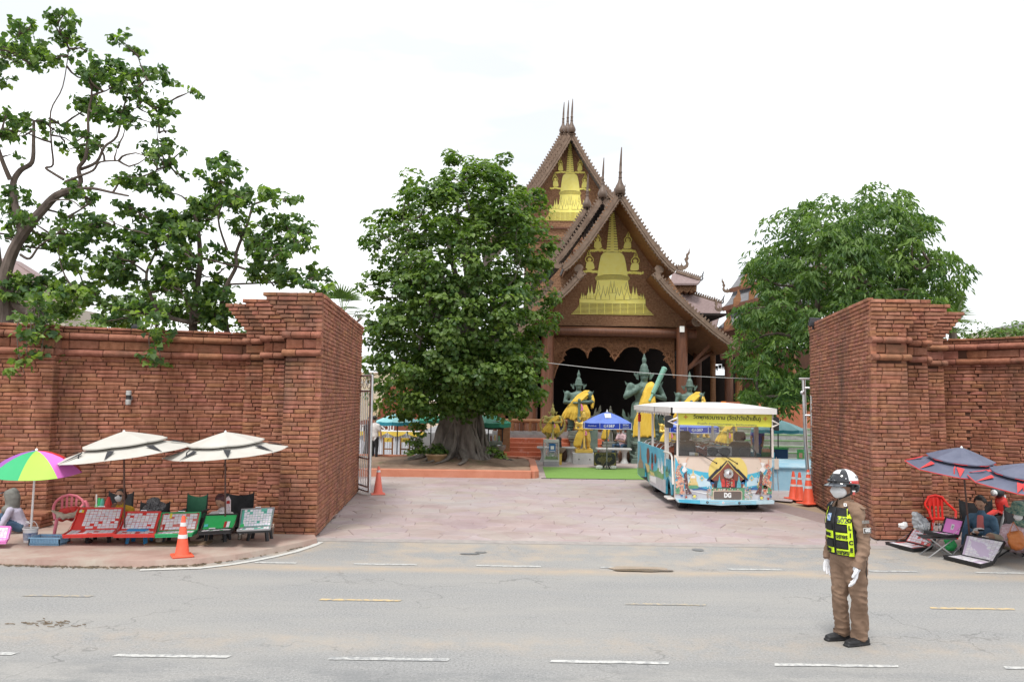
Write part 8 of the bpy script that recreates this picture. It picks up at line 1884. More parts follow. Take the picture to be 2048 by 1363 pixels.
mb=MB(); mb.tube([b_+Vector((-.08,0,.31)), b_+Vector((0,-.02,.29)), b_+Vector((.03,0,.31))], .012,5); mb.build('tie', M_wht, ru)
c = P(257,795,15.55); wl = thing('wall_lamp', 'small grey cylinder wall lamp on the left brick wall', 'lamp', c); mb=MB(); mb.lathe([(.045,-.13),(.05,-.12),(.05,-.03)], c, 14); mb.lathe([(.05,.05),(.05,.13),(.045,.135),(.001,.136)], c, 14); mb.build('housing', M_marble, wl); mb=MB(); mb.lathe([(.046,-.03),(.046,.05)], c, 14); mb.build('band', M_blk, wl); mb=MB(); mb.box(c+Vector((0,.06,0)),(.05,.1,.08)); mb.build('bracket', M_conc, wl, **S0)
def flood(label, px, py, Y, w_=.34, h_=.22):
    c = P(px, py, Y); t = thing('floodlight', label, 'lamp', c); mb=MB(); mb.box(c, (w_, .09, h_), rot=(R(20),0, R(20)), bev=.01); mb.build('housing', M_blk, t, **S0); mb=MB(); mb.box(c+Vector((-.02,-.05,-.015)),(w_*.86,.012, h_*.8), rot=(R(20),0, R(20))); mb.build('lens', mat('lamp_glass_dark', (.10,.12,.14), rough=.15), t, **S0); mb=MB(); mb.box(c+Vector((0,.03,-h_*.6)),(.08,.06, h_*.5)); mb.build('bracket', M_blk, t, **S0)
flood('black floodlight on top of the right brick pier', 1629,644,19.4,.30,.2); flood('small black floodlight on the coping of the left brick wall', 278,654,15.8,.22,.1)
c = P(717,641,20.3); bd = thing('small_bird', 'small dark bird perched on the left pier top', 'bird', c); blob_mesh('body', [dict(pts=[c+Vector((-.03,0,-.02)), c+Vector((.03,0,.03)), c+Vector((.045,0,.075))], r=[.03,.035,.022], m=0), dict(pts=[c+Vector((-.03,0,-.02)), c+Vector((-.09,0,-.05))], r=[.018,.012], m=0), dict(pts=[c+Vector((.045,0,.075)), c+Vector((.08,0,.075))], r=[.014,.004], m=0)], .008, [M_bark], bd)
# ================================================================== RIGHT SELLERS
Mnavy = mat('canopy_navy', (.085,.095,.145),(.13,.14,.20),3,.55); M_redp = mat('pocket_red', (.62,.05,.05))
fishing_umbrella('navy two-tier umbrella with red pockets above the person in denim', (1923,894),13.3,(1941,1040),.80,.34, R(9), R(2), Mnavy, M_redp, M_pole, zg=.0, m0=.30, edge=M_redp)
fishing_umbrella('navy umbrella with red edging cut by the right edge of the photo', (2058,925),12.3,(2050,1045),.80,.34, R(9), R(4), Mnavy, M_redp, M_pole, zg=.0, m0=.1, edge=M_redp)
ticket_case('low ticket case of white and red tickets lying left of the folding table', (1830,1053),(1874,1066),(1861,1095),(1810,1083),(1826,1098),(1771,1085), None, None, None, M_cblk, mat('case_coral', (.60,.12,.12)),.8, cols=8, rows=5, z=0, accents=((.02,.02,.12,.14, M_cyel),(.15,.02,.25,.14, M_cpink),(.6,.3,.98,.6, MATS['case_coral'])))
ticket_case('large white-ticket case lying open on the asphalt before the person in denim', (1933,1069),(2010,1083),(1987,1124),(1923,1110),(1962,1130),(1887,1112), None, None, None, M_cblk, mat('case_lilac', (.55,.45,.58)),.98, cols=8, rows=12, z=0, margin=(.10,.98,.03,.97))
pk = ticket_case('pink case with a small white card standing on a folding table', (1891,1034),(1927,1041),(1918,1071),(1882,1064),(1894,1071),(1848,1062),13.5,13.35,13.15, M_cblk, M_cpink, .0, cols=5, rows=4, z=0, flapfill=.7, accents=((.42,.36,.58,.72, M_cwht),(.46,.44,.54,.62, M_cblk)))
g = G(1875,1103,0); zt4 = P(1870,1067,13.3).z-.035; ft = thing('folding_table', 'small folding table with crossed steel legs under the pink case', 'table', g); cx4, cy4 = P(1880,1085,13.3).x, 13.3
mb=MB(); mb.box((cx4-.05, cy4, zt4-.012),(.50,.34,.018), rot=(0,0, R(-12))); mb.build('tabletop', M_blk, ft, **S0)
for dy in (-.14,.14):
    mb=MB(); mb.tube([(cx4-.26, cy4+dy, 0),(cx4+.14, cy4+dy, zt4-.02)], .010,6); mb.build('leg', M_conc, ft); mb=MB(); mb.tube([(cx4+.18, cy4+dy, 0),(cx4-.22, cy4+dy, zt4-.02)], .010,6); mb.build('leg', M_conc, ft)
rc, Q = plastic_chair('red plastic chair behind the pink case', G(1885,1082,0)+Vector((.15,.35,0)), R(-8), M_prd, s=.86, back_h=.86)
mb=MB(); mb.box(Q(0,.275,.74),(.30,.02,.18)); mb.build('back_panel', M_prd, rc, **S0)
g = P(1895,1078,13.7); o = thing('green_bag', 'bright green bag hanging below the folding table', 'bag', g); blob_mesh('bag', [dict(pts=[g, g+Vector((.05,0,-.12))], r=[.07,.10], m=0)], .014, [M_cgrnb], o, disp=.02)
dn, Jd, fd, ld = seated('person in a denim jacket and coral shirt looking down at a phone', Vector((P(1962,1052,14.0).x, 14.0,.50)),-.75,1.0, [M_skin, M_denimj, M_jeans, M_pgrey], lean=.10, skin=M_skin, head_c=P(1960,1006,13.85), hairlen=.25, look_down=.55, arms={'l': ((.24,.06,-.30),(.02,.30,-.28)), 'r': ((.24,.08,-.30),(.04,.30,-.26))}, shin=(.06,.02), knees=.06)
pc_ = Jd['pel'].lerp(Jd['nk'], .62)+fd*.115; blob_mesh('shirt_front', [dict(pts=[pc_+Vector((0,0,.14)), pc_+Vector((0,0,-.10))], r=[(.05,.03),(.06,.03)], ref=ld, m=0)], .012, [M_coral], dn)
ph = (Jd['lw']+Jd['rw'])/2+fd*.07+Vector((0,0,.03)); o = thing('mobile_phone', 'phone held by the person in denim', 'phone', ph); mb=MB(); mb.box(ph, (.075,.15,.010), rot=(R(25),0,-.75)); mb.build('phone', M_blk, o, **S0); mb=MB(); mb.box(ph+Vector((0,-.002,.007)),(.065,.13,.003), rot=(R(25),0,-.75)); mb.build('screen', M_marble, o, **S0)
o = thing('black_handbag', 'black bag with pale lining on the lap of the person in denim', 'bag', Jd['pel']+fd*.22); c = Jd['pel']+fd*.25+Vector((0,0,.14)); blob_mesh('bag', [dict(pts=[c-ld*.12, c+ld*.12], r=[.06,.065], m=0)], .014, [M_blks], o, disp=.015); blob_mesh('lining', [dict(pts=[c-ld*.06+Vector((0,0,.05)), c+ld*.06+Vector((0,0,.05))], r=[.025,.03], m=0)], .012, [M_cwht], o, disp=.01)
for k, px in enumerate((1908,1922)): pass
mn, Jm, fm, lm = seated('person in a floral bucket hat, checked shirt and khaki shorts at the right edge', Vector((P(2045,1075,13.3).x, 13.3,.38)),-.55,1.0, [M_skind, M_check, M_khaki, M_pgrey], lean=.14, skin=M_skind, head_c=P(2036,1026,13.1), look_down=.35, mask=True, knees=.28, arms={'l': ((.24,.08,-.28),(.08,.30,-.24)), 'r': ((.24,.10,-.28),(.06,.34,-.28))}, shin=(.02,.0))
M_flor = mat('floral_green', (.04,.14,.13),(.30,.36,.26),26,.85, detail=1)
bucket_hat(P(2038,1019,13.1),.108, M_flor, mn, R(14)); hc = P(2040,1042,13.15); blob_mesh('neck_scarf', [dict(pts=[hc+Vector((-.08,-.06,0)), hc+Vector((0,-.10,-.03)), hc+Vector((.1,-.05,0))], r=[.05,.06,.05], m=0)], .014, [M_flor], mn, disp=.015)
kn = Jm['rk']; blob_mesh('bare_shin', [dict(pts=[kn, kn.lerp(Jm['ra'], .5), Jm['ra']], r=[.070,.064,.052], m=0), dict(pts=[Jm['lk'], Jm['lk'].lerp(Jm['la'], .5), Jm['la']], r=[.070,.064,.052], m=0)], .016, [M_skind], mn)
wl_ = (Jm['lw']+Jm['rw'])/2+fm*.06; o = thing('brown_wallet', 'open brown wallet in the hands of the person with the floral hat', 'wallet', wl_)
for s_ in (-1,1): mb=MB(); mb.box(wl_+lm*s_*.05+Vector((0,0,.05)),(.10,.015,.16), rot=(R(-20),0,-.55+s_*.35), bev=.004); mb.build('cover', mat('wallet_leather', (.22,.08,.04), rough=.5), o, **S0)
c = P(2030,1080,12.7); o = thing('orange_shoulder_bag', 'soft orange leather bag hanging beside the person with the floral hat', 'bag', c); M_obag = mat('orange_leather', (.42,.12,.03),(.52,.18,.05),9,.5)
blob_mesh('bag', [dict(pts=[c+Vector((0,0,.10)), c+Vector((.02,0,-.02)), c+Vector((.02,0,-.10))], r=[(.12,.07),(.13,.09),(.10,.08)], ref=(1,0,0), m=0)], .014, [M_obag], o, disp=.02); mb=MB(); mb.tube([c+Vector((-.09,0,.1)), c+Vector((-.03,-.02,.28)), c+Vector((.08,0,.12))], .008,5); mb.build('strap', M_obag, o)
g = G(2030,1118,0); cs = thing('folding_stool', 'black folding stool with crossed legs under the orange bag', 'stool', g); zt5 = .30
mb=MB(); mb.box((g.x+.05, g.y+.3, zt5),(.42,.36,.02)); mb.build('seat', M_blks, cs, **S0)
for dy in (.12,.48):
    for s_ in (-1,1): mb=MB(); mb.tube([(g.x+.05+s_*.26, g.y+dy, 0),(g.x+.05-s_*.2, g.y+dy, zt5)], .011,6); mb.build('leg', M_blk, cs)
sandal('grey clog on the foot side of the folding table, nearest the white-ticket case', 1912,1101, M_conc, z=0, yaw=-.9); sandal('grey clog right of the first one beneath the person in denim', 1925,1095, M_conc, z=0, yaw=-.6)
g = P(1840,1040,13.6); o = thing('plastic_bag', 'clear grey plastic bag standing by the brick pier base', 'bag', g); blob_mesh('bag', [dict(pts=[g+Vector((-.08,0,.12)), g+Vector((0,0,0)), g+Vector((.02,0,-.10))], r=[.04,.11,.13], m=0)], .014, [mat('bag_grey', (.22,.23,.25),(.42,.43,.45),14,.3)], o, disp=.05)
g = P(1804,1051,14.0); o = thing('crumpled_litter', 'crumpled white plastic litter on the base of the right pier', 'litter', g); blob_mesh('litter', [dict(pts=[g+Vector((-.06,0,0)), g+Vector((.06,0,.01))], r=[.045,.04], m=0)], .012, [M_cwht], o, disp=.05)
g = P(1862,1052,13.4); wr_ = thing('wire_rack', 'thin wire rack behind the coral ticket case', 'rack', g)
for k in range(4): mb=MB(); mb.tube([g+Vector((-.12+k*.08,0,-.14)), g+Vector((-.10+k*.08,0,.06)), g+Vector((-.05+k*.08,0,.06)), g+Vector((-.03+k*.08,0,-.14))], .005,4); mb.build('wire', M_chr, wr_)
mc = P(2000,1020,14.2); bx = mc.x; mo = thing('motorbike', 'red and black scooter parked behind the seated sellers at the right', 'motorbike', (bx, 14.2,0))
D = Vector((.93,.37,0)); Nn = Vector((-.37,.93,0)); Bq = lambda a, h, n_=0.0: Vector((bx, 14.2,0))+D*a+Nn*n_+Vector((0,0, h))
for (a, nm) in ((-.1, 'wheel'),(1.12, 'wheel')):
    Mr = Matrix.Rotation(math.atan2(D.y, D.x),3, 'Z')@Matrix.Rotation(R(90),3, 'X'); c = Bq(a, .28); mb=MB(); mb.lathe([(.20,-.045),(.265,-.04),(.28,0),(.265,.04),(.20,.045)], (0,0,0),24, M=Mr); mb.v = [(v[0]+c.x, v[1]+c.y, v[2]+c.z) for v in mb.v]; h_ = mb.build('wheel', M_blk, mo)
    mb=MB(); mb.lathe([(.03,-.03),(.20,-.01),(.20,.01),(.03,.03)], (0,0,0),16, M=Mr); mb.v = [(v[0]+c.x, v[1]+c.y, v[2]+c.z) for v in mb.v]; mb.build('rim', M_steel, h_)
blob_mesh('body_panel', [dict(pts=[Bq(.18,.62), Bq(.25,.38), Bq(.55,.34), Bq(.9,.55), Bq(1.3,.66)], r=[.10,.11,.12,.13,.07], m=0), dict(pts=[Bq(.02,.80), Bq(.12,.5)], r=[.10,.09], m=0)], .025, [M_cred], mo)
blob_mesh('seat', [dict(pts=[Bq(.5,.72), Bq(.9,.76), Bq(1.25,.80)], r=[(.12,.05),(.13,.05),(.10,.05)], ref=Nn, m=0)], .022, [M_blk], mo)
mb=MB(); mb.tube([Bq(-.1,.28,.06), Bq(.02,.6,.06), Bq(.08,.88,.03)], .022,8); mb.tube([Bq(-.1,.28,-.06), Bq(.02,.6,-.06), Bq(.08,.88,-.03)], .022,8); mb.build('front_fork', M_steel, mo)
mb=MB(); mb.tube([Bq(.20,1.04,-.34), Bq(.08,.98,-.18), Bq(.05,.95,0), Bq(.08,.98,.18), Bq(.20,1.04,.34)], .016,8); mb.build('handlebar', M_blk, mo)
for s_ in (-1,1): mb=MB(); mb.tube([Bq(.20,1.04, s_*.22), Bq(.26,1.055, s_*.38)], .022,8); mb.build('grip', M_blk, mo); mb=MB(); mb.tube([Bq(.1,1.0, s_*.2), Bq(.05,1.16, s_*.26)], .007,5); mb.ball(Bq(.04,1.19, s_*.28),(.06,.03,.045),8,6); mb.build('mirror', M_blk, mo)
mb=MB(); mb.ball(Bq(-.05,.93),(.10,.12,.09),12,8); mb.build('headlamp_cowl', M_pgrey, mo); mb=MB(); mb.ball(Bq(-.13,.92),(.05,.08,.06),10,7); mb.build('headlight', MATS['lamp_glass'], mo)
mb=MB(); mb.prism([Bq(-.36,.50,-.05), Bq(-.1,.60,-.05), Bq(.14,.52,-.05), Bq(.1,.55,-.05), Bq(-.1,.64,-.05), Bq(-.32,.55,-.05)], Nn*.1); mb.build('mudguard', M_cred, mo, **SF)
c = P(1872+20,1005,13.9); mb=MB(); camp_chair('black folding chair backrest behind the person in denim', 1952,1000,14.45, M_blks, .56,.5, z=0)
camp_chair('black folding chair of the person with the floral hat', 2046,1012,13.75, M_blks, .60,.5, z=0)
# ================================================================== TRAFFIC OFFICER
YO = 8.36
FW = Vector((-.88,-.47,0)).normalized(); LF = Vector((-FW.y, FW.x, 0))   # facing, and the officer's left
M_tan = mat('uniform_trousers', (.20,.125,.083),(.275,.18,.125),3.5,.85, bump=.35, bscale=9, bdist=.02); M_shirt = mat('uniform_shirt', (.19,.12,.08),(.26,.17,.118),5,.85, bump=.4, bscale=12, bdist=.02)
M_shoe = mat('shoe_black', (.012,.012,.014),(.025,.025,.028),30,.55); M_neon = mat('neon_yellow', (.62,.86,.02),(.70,.92,.05),9,.7); M_vest = mat('vest_black', (.012,.012,.013),(.026,.026,.028),30,.8); M_glove = mat('glove_white', (.70,.70,.74),(.80,.80,.82),20,.8, bump=.3, bscale=60)
off_ = thing('person', 'traffic police officer in brown uniform, neon vest, helmet and white gloves standing in the road', 'person', (P(1697,1280, YO).x, YO, 0))
O = lambda x, y, dy=0.0: P(x, y, YO+dy)
J = dict(pel=O(1694,1098), nk=O(1688,1006), hd=O(1686,975))
gL = G(1716,1288,0); gR = G(1680,1278,0)
aL = gL+Vector((.022,0,.10)); aR = gR+Vector((.03,0,.10))
kL = O(1719,1198,-.07); kR = O(1680,1194,.10); hL = O(1709,1112,-.06); hR = O(1684,1112,.08)
sL = O(1716,1024,-.17); sR = O(1670,1022,.18); eL = O(1727,1084,-.20); eR = O(1660,1078,.24); wL = O(1714,1133,-.24); wR = O(1657,1113,.18)
pr = []
pr.append(dict(pts=[O(1693,1112), O(1694,1085), O(1692,1045), O(1690,1018), O(1689,1010)], r=[(.155,.125),(.145,.118),(.172,.125),(.16,.10),(.09,.075)], ref=LF, m=1))
pr.append(dict(pts=[O(1689,1014), O(1687,992)], r=[.060,.056], m=0))
pr.append(dict(pts=[O(1683,1017,.08), sR], r=[.075,.072], m=1)); pr.append(dict(pts=[O(1700,1014,-.05), sL], r=[.075,.075], m=1))
pr.append(dict(pts=[sL, sL.lerp(eL, .5), eL, eL.lerp(wL, .35)+Vector((.015,0,0)), eL.lerp(wL, .8), wL], r=[.070,.064,.058,.058,.052,.046], m=1))
pr.append(dict(pts=[sR, sR.lerp(eR, .5), eR, eR.lerp(wR, .5), wR], r=[.070,.064,.055,.052,.046], m=1))
pr.append(dict(pts=[O(1694,1098), O(1693,1118)], r=[(.168,.130),(.165,.130)], ref=LF, m=2))
pr.append(dict(pts=[hL, hL.lerp(kL, .35), hL.lerp(kL, .75), kL, kL.lerp(aL, .4), kL.lerp(aL, .85), aL+Vector((-.01,0,-.015))], r=[(.115,.12),(.108,.115),(.088,.092),(.082,.086),(.078,.082),(.080,.086),(.076,.086)], ref=LF, m=2))
pr.append(dict(pts=[hR, hR.lerp(kR, .35), hR.lerp(kR, .75), kR, kR.lerp(aR, .4), kR.lerp(aR, .85), aR+Vector((-.01,0,-.015))], r=[(.110,.115),(.104,.112),(.086,.090),(.080,.084),(.074,.080),(.078,.084),(.074,.084)], ref=LF, m=2))
bodyo = blob_mesh('body', pr, .0095, [M_skind, M_shirt, M_tan], off_, smooth_it=2, disp=.019)
for a_ in (aL, aR):
    mb=MB(); mb.tube([a_+Vector((-.012,0,-.035)), a_+Vector((-.01,0,.0))], [.079,.080], 20, ell=1.05, caps=False); mb.build('trouser_cuff', M_tan, off_)
for w_, e_ in ((wL, eL),(wR, eR)): d = (w_-e_).normalized(); mb=MB(); mb.tube([w_-d*.035, w_+d*.012], [.053,.051], 18); mb.build('sleeve_cuff', M_shirt, off_)
mb=MB(); h0 = hL+FW*-.02+LF*.118+Vector((0,0,-.02)); mb.tube([h0, h0+Vector((.0,-.0,-.10)), h0+Vector((.004,-.002,-.18))], .006,5); mb.build('pocket_seam', M_vest, off_)
blob_mesh('glove', hand_prims(wL+Vector((0,0,.01)), Vector((-.12,-.02,-1)),(LF*-.6+FW*.5),1.35,0,.55,.8)+[dict(pts=[wL+Vector((0,0,.02)), wL+Vector((-.004,0,-.03))], r=[.040,.036], m=0)], .0045, [M_glove], off_, smooth_it=1)
blob_mesh('glove', hand_prims(wR+Vector((0,0,.01)), Vector((-.05,0,-1)),(LF*.6+FW*.5),1.2,0,.55,.8)+[dict(pts=[wR+Vector((0,0,.02)), wR+Vector((-.002,0,-.025))], r=[.036,.033], m=0)], .0045, [M_glove], off_, smooth_it=1)
for g_, d_ in ((gL, Vector((-.93,-.36,0))),(gR, Vector((-.97,-.22,0)))):
    s_ = d_.cross(Vector((0,0,1))); hl = g_+Vector((.05,0,0))
    blob_mesh('shoe', [dict(pts=[hl-d_*.04+Vector((0,0,.045)), hl+d_*.05+Vector((0,0,.045)), hl+d_*.14+Vector((0,0,.038)), hl+d_*.20+Vector((0,0,.034))], r=[(.046,.044),(.046,.044),(.052,.036),(.042,.026)], ref=s_, m=0), dict(pts=[hl+Vector((0,0,.05)), hl+Vector((0,0,.10))], r=[.046,.044], m=0), dict(pts=[hl-d_*.06+Vector((0,0,.012)), hl+d_*.10+Vector((0,0,.012)), hl+d_*.22+Vector((0,0,.012))], r=[(.046,.013),(.054,.013),(.044,.013)], ref=s_, m=0)], .007, [M_shoe], off_, smooth_it=1)
HD = Vector((-.93,-.36,0)).normalized(); hc = O(1686,975)
hh, B = head_mesh(off_, hc, .107,(HD.x, HD.y), M_skind, M_hair)
hs = HD.cross(Vector((0,0,1)))
blob_mesh('face_mask', [dict(pts=[B(0,.66,.02), B(0,.82,-.30), B(0,.66,-.70)], r=[(.062,.045),(.070,.052),(.045,.036)], ref=hs, m=0), dict(pts=[B(0,.40,-.30), B(0,.60,-.42)], r=[(.088,.07),(.08,.06)], ref=hs, m=0)], .008, [M_mask], off_, smooth_it=3)
up = Vector((0,0,1)); hm = hc+up*.052-HD*.012; rx, ry, rz = .128,.152,.138
def HS(th, ph, k=1.0): return hm+(HD*math.cos(th)*ry*k+hs*math.sin(th)*rx*k)*math.cos(ph)+up*math.sin(ph)*rz*k
M_hw = mat('helmet_white', (.76,.76,.77), rough=.12, coat=.6); M_hb = mat('helmet_black', (.015,.016,.02), rough=.15, coat=.6); M_hr = mat('helmet_red', (.52,.025,.02), rough=.2, coat=.5)
helmet = thing('tmp_helmet', 'x', 'y', (0,0,0)); bpy.data.objects.remove(helmet)
def hpatch(th0, th1, p0, p1, m, nm, k=1.0, par=None, n=18, q=8):
    mb=MB(); vs = []
    for i in range(q+1):
        for j in range(n+1):
            th = lerp(th0, th1, j/n); lo = -.10*math.cos(th)*0-.13*max(0,-math.cos(th)); ph = lerp(p0+(lo if p0 <= 0 else 0), p1, i/q); vs.append(HS(th, ph, k))
    mb.add(vs, [(i*(n+1)+j, i*(n+1)+j+1,(i+1)*(n+1)+j+1,(i+1)*(n+1)+j) for i in range(q) for j in range(n)]); return mb.build(nm, m, par or off_, smooth=80)
TH = R(72)   # seam between dark front and white back, measured from straight ahead
hel = hpatch(-TH, TH, -.02, PI/2-.001, M_hb, 'helmet')
hpatch(TH, 2*PI-TH, .22, PI/2-.001, M_hw, 'white_shell', par=hel); hpatch(TH, 2*PI-TH, -.06,.22, M_hr, 'red_band', par=hel)
hpatch(-R(30), R(30),.74,1.18, M_hw, 'white_top_patch', 1.012, par=hel, n=12)
mb=MB(); mb.tube([HS(t, -.02-.13*max(0,-math.cos(t)),1.0) for t in np.linspace(0,2*PI, 36)], .007,6, caps=False); mb.build('rim', M_hb, hel)
mb=MB(); vs = []
for i in range(4):
    for j in range(13):
        t = lerp(-R(62), R(62), j/12); e = i/3; p = HS(t, 0.0); vs.append(p+(HD*math.cos(t)*1.0+hs*math.sin(t)*.25)*.075*e*math.cos(t*.9)-up*.022*e)
mb.add(vs, [(i*13+j, i*13+j+1,(i+1)*13+j+1,(i+1)*13+j) for i in range(3) for j in range(12)]); mb.add([(v[0], v[1], v[2]-.005) for v in vs], [(i*13+j, (i+1)*13+j, (i+1)*13+j+1, i*13+j+1) for i in range(3) for j in range(12)]); mb.build('peak', mat('peak_grey', (.09,.10,.115), rough=.2, coat=.5), hel, smooth=60)
mb=MB(); mb.tube([HS(t, .16,1.035) for t in np.linspace(-R(75), R(75),16)], .008,6); mb.build('goggle_strap', M_hb, hel)
for s_ in (-1,1): mb=MB(); mb.ball(HS(s_*R(16),.17,1.06),(.022,.022,.016),8,6); mb.build('goggle_lens', M_hb, hel)
for (t, p) in ((R(78),.10),(R(60),.36)):
    for s_ in (-1,1): mb=MB(); mb.ball(HS(s_*t, p, 1.01),.009,8,6); mb.build('stud', M_chr, hel)
blob_mesh('neck_guard', [dict(pts=[hm+(-HD*.10+hs*s_*.05)-up*.03, hm-HD*.11+hs*s_*.04-up*.075], r=[.045,.035], m=0) for s_ in (-1,1)], .01, [M_hb], hel, smooth_it=1)
vis = -1 if (HS(R(90),0)-hm).y > 0 else 1
nrm90 = (hs*vis).normalized(); zrot = math.atan2(nrm90.x, -nrm90.y)
for k, chn in enumerate('602'):
    t = vis*(R(112)+k*R(15)); p = HS(t, .46,1.02); nn = (p-hm).normalized(); zr = math.atan2(nn.x, -nn.y); text(chn, .032, p, (R(72),0, zr), mat('mark_grey', (.10,.10,.11)), hel, bold=.001)
st0 = HS(vis*R(88),-.05,.98); mb=MB(); ch0 = B(0,.45,-1.0); mb.tube([st0, st0-up*.05+HD*.004, st0-up*.088+HD*.02, ch0], [.012,.011,.010,.009], 6); mb.tube([HS(vis*R(125),-.10,.96), st0-up*.06], [.009,.008], 6); mb.build('chin_strap', M_vest, hel)
bk = st0-up*.085+hs*vis*.012; mb=MB(); mb.box(bk, (.022,.014,.034), rot=(0,0, zrot), bev=.004); mb.build('buckle', mat('buckle_red', (.55,.10,.09), rough=.3), hel, **S0); mb=MB(); mb.box(bk+up*.022,(.032,.012,.012), rot=(0,0, zrot)); mb.build('buckle_clip', M_cwht, hel, **S0)
for s_ in (-1,1):
    c0 = O(1689,1003); a0 = c0+FW*.075+LF*s_*.010-up*.02; mb=MB(); mb.prism([c0+LF*s_*.078-FW*.03+up*.028, c0+FW*.06+LF*s_*.045+up*.012, c0+FW*.105+LF*s_*.055-up*.060, c0+FW*.06+LF*s_*.105-up*.045, c0-FW*.02+LF*s_*.105-up*.005], (FW*.3+LF*s_*.5+up*.6).normalized()*.008); col_ = mb.build('collar', M_shirt, off_, **SF)
    pp = c0+FW*.085+LF*s_*.078-up*.018; nn = (FW*.5+LF*s_*.6+up*.45).normalized(); q_ = nn.to_track_quat('Z', 'Y').to_matrix(); mb=MB(); mb.box(pp+nn*.006,(.028,.032,.003), rot=q_); pin_ = mb.build('collar_badge', M_cwht, col_, **S0); mb=MB(); mb.box(pp+nn*.009,(.012,.014,.003), rot=q_); mb.build('badge_mark', MATS['mark_grey'], pin_, **S0)
z0v, z1v = O(1690,1104).z, O(1690,1016).z
def ctr(t): a = O(1694,1104); b_ = O(1690,1012); return a.lerp(b_, t)
def VP(th, t, k=0.0):
    """th measured from straight ahead, positive to the officer's left"""
    c = ctr(t); hw = lerp(.166,.182, min(1, t*1.5)) if t < .75 else lerp(.182,.155,(t-.75)/.25); hd = lerp(.155,.165, min(1, t*1.6)) if t < .7 else lerp(.165,.118,(t-.7)/.3)
    e = abs(math.cos(th))**.85; return c+FW*(hd+k)*math.copysign(e, math.cos(th))+LF*(hw+k)*math.copysign(abs(math.sin(th))**.85, math.sin(th))
def vgrid(th0, th1, t0, t1, m, nm, k=0.0, par=None, n=16, q=8, fth=None, thick=.004):
    mb=MB(); vs = []
    for i in range(q+1):
        t = lerp(t0, t1, i/q)
        a, b_ = fth(t) if fth else (th0, th1)
        for j in range(n+1): vs.append(VP(lerp(a, b_, j/n), t, k))
    mb.add(vs, [(i*(n+1)+j, i*(n+1)+j+1,(i+1)*(n+1)+j+1,(i+1)*(n+1)+j) for i in range(q) for j in range(n)]); return mb.build(nm, m, par or off_, smooth=80)
vest = vgrid(-PI, PI, -.02,.62, M_vest, 'vest', n=48)
vgrid(0,0,.62,1.0, M_vest, 'vest_front', par=vest, fth=lambda t: (-R(58)+(t-.62)*R(30), R(58)-(t-.62)*R(30)), n=20); vgrid(0,0,.62,1.0, M_vest, 'vest_back', par=vest, fth=lambda t: (PI-R(58)+(t-.62)*R(30), PI+R(58)-(t-.62)*R(30)), n=20)
for s_ in (-1,1):   # shoulder straps
    pa = VP(s_*R(42),.985,.004); pb = VP(s_*(PI-R(42)),.985,.004); top = (pa+pb)/2+up*.045+LF*s_*.01; mb=MB(); A = []; B_ = []
    for t in np.linspace(0,1,9):
        p = pa.lerp(pb, t)+(top-(pa+pb)/2)*math.sin(PI*t); A.append(p-LF*s_*.03); B_.append(p+LF*s_*.035-up*.006)
    mb.strip(A, B_, (0,0,.006)); mb.build('shoulder_strap', M_vest, vest, smooth=60, fixn=True)
def neon(th0, th1, t0, t1, nm='neon_band', par=None, fth=None, k=.006): return vgrid(th0, th1, t0, t1, M_neon, nm, k, vest, n=10, q=6, fth=fth)
gap = R(3.2)
neon(gap, R(44),.0,.12); neon(gap, R(44),.31,.47); neon(R(9), R(44),.66,.82)
neon(-R(44),-gap, .02,.13); neon(-R(44),-gap, .33,.49)
neon(0,0,-.02,.99, 'neon_strip', fth=lambda t: (R(44)-t*R(6), R(64)-t*R(12))); neon(0,0,.0,.99, 'neon_strip', fth=lambda t: (-R(64)+t*R(12),-R(44)+t*R(6)))
for (t0, t1) in ((.15,.29),(.51,.64)): vgrid(gap*1.5, R(38), t0, t1, M_vest, 'pouch', .014, vest, n=8, q=4); vgrid(-R(40),-gap*1.5, t0, t1, M_vest, 'pouch', .014, vest, n=8, q=4)
def vtext(s_, size, th, t, m=M_vest, width=None, k=.010, bold=.001, flip=0):
    p = VP(th, t, k); n_ = (VP(th, t, .05)-VP(th, t, 0)); zr = math.atan2(n_.x, -n_.y); return text(s_, size, p, (R(90),0, zr), m, vest, width=width, bold=bold)
for k, chn in enumerate('POLICE'): vtext(chn, .054, R(54)-(.9-k*.15)*R(9),.90-k*.157, bold=.003)
for k, chn in enumerate('TRAFFIC'): vtext(chn, .050,-R(54)+(.92-k*.13)*R(9),.94-k*.135, bold=.003)
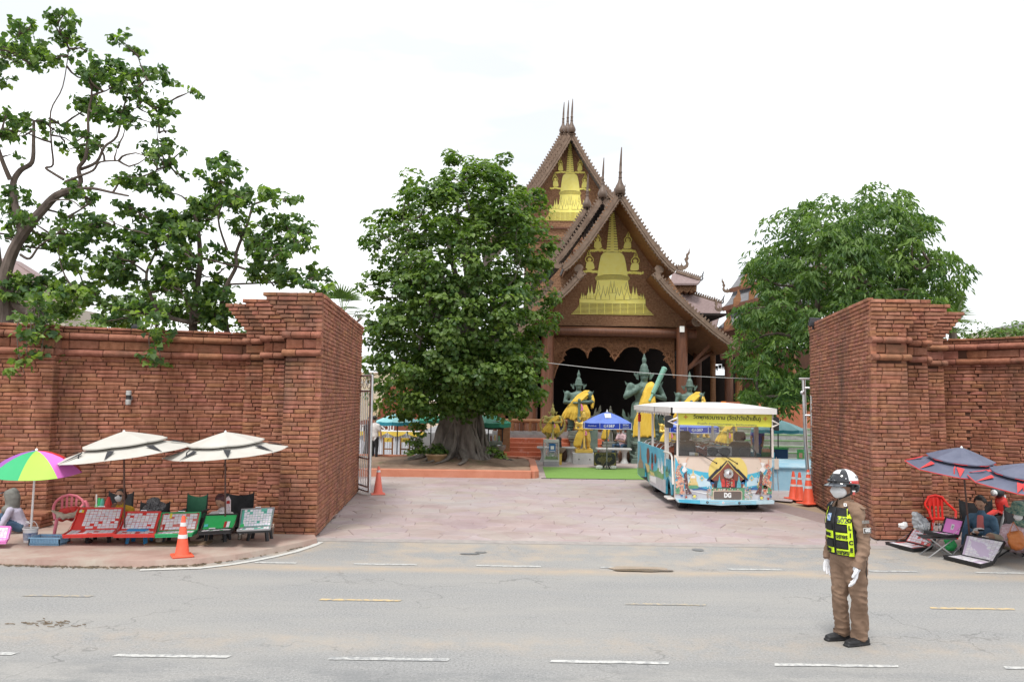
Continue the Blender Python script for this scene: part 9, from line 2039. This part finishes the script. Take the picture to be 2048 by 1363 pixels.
vtext('602', .085, R(24),.74, m=MATS['mark_grey'], width=.10); vtext('จราจร', .058, R(22),.39, width=.11, bold=.002); vtext('จราจร', .058,-R(22),.41, width=.10, bold=.002); vtext('มหาสารคาม', .058, R(23),.055, width=.125, bold=.002); vtext('ตำรวจ', .055,-R(24),.07, width=.09, bold=.002)
vgrid(-R(24),-R(10),.70,.86, mat('patch_blue', (.10,.22,.42),(.3,.42,.6),40,.7), 'round_patch', .008, vest, n=6, q=4); p = VP(-R(17),.78,.012); mb=MB(); mb.tube([p+LF*.02*math.cos(t)+up*.026*math.sin(t) for t in np.linspace(0,2*PI, 14)], .003,4); mb.build('patch_ring', M_cwht, vest)
mb=MB(); mb.tube([VP(0, t, .008) for t in np.linspace(0,.98,8)], .004,5); mb.build('zip', M_hb, vest)
blob_mesh('side_pouch', [dict(pts=[VP(R(88),.02,.0), VP(R(88),.22,.0)], r=[.055,.055], m=0)], .012, [M_vest], off_)
a_n = (sL.lerp(eL, .5)-ctr(.7)); a_n.z = 0; a_n = (LF*.75-FW*.0+Vector((.1,-.65,0))).normalized(); zr = math.atan2(a_n.x, -a_n.y)
for (t, h_, w_, m_, nm) in ((.28,.030,.085, mat('patch_brown', (.12,.10,.09),(.3,.28,.26),60,.8), 'sleeve_tab'),(.56,.050,.092, mat('patch_frame', (.50,.49,.48)), 'sleeve_patch')):
    p = sL.lerp(eL, t)+a_n*.082; mb=MB(); mb.box(p, (w_, .006, h_), rot=(R(-4),0, zr), bev=.002); pt = mb.build(nm, m_, off_, **S0)
    if nm == 'sleeve_patch': mb=MB(); mb.box(p+a_n*.003,(w_*.88,.006, h_*.76), rot=(R(-4),0, zr)); mb.build('patch_field', mat('patch_dark', (.06,.05,.045)), pt, **S0); text('602', .04, p+a_n*.008,(R(86),0, zr), M_cwht, pt, bold=.001)
p = sL+LF*.02+up*.062; mb=MB(); mb.prism([p-LF*.05+FW*.02, p-LF*.05-FW*.04, p+LF*.05-FW*.035-up*.022, p+LF*.05+FW*.02-up*.022], (0,0,.008)); mb.build('epaulette', M_tan, off_, **SF)
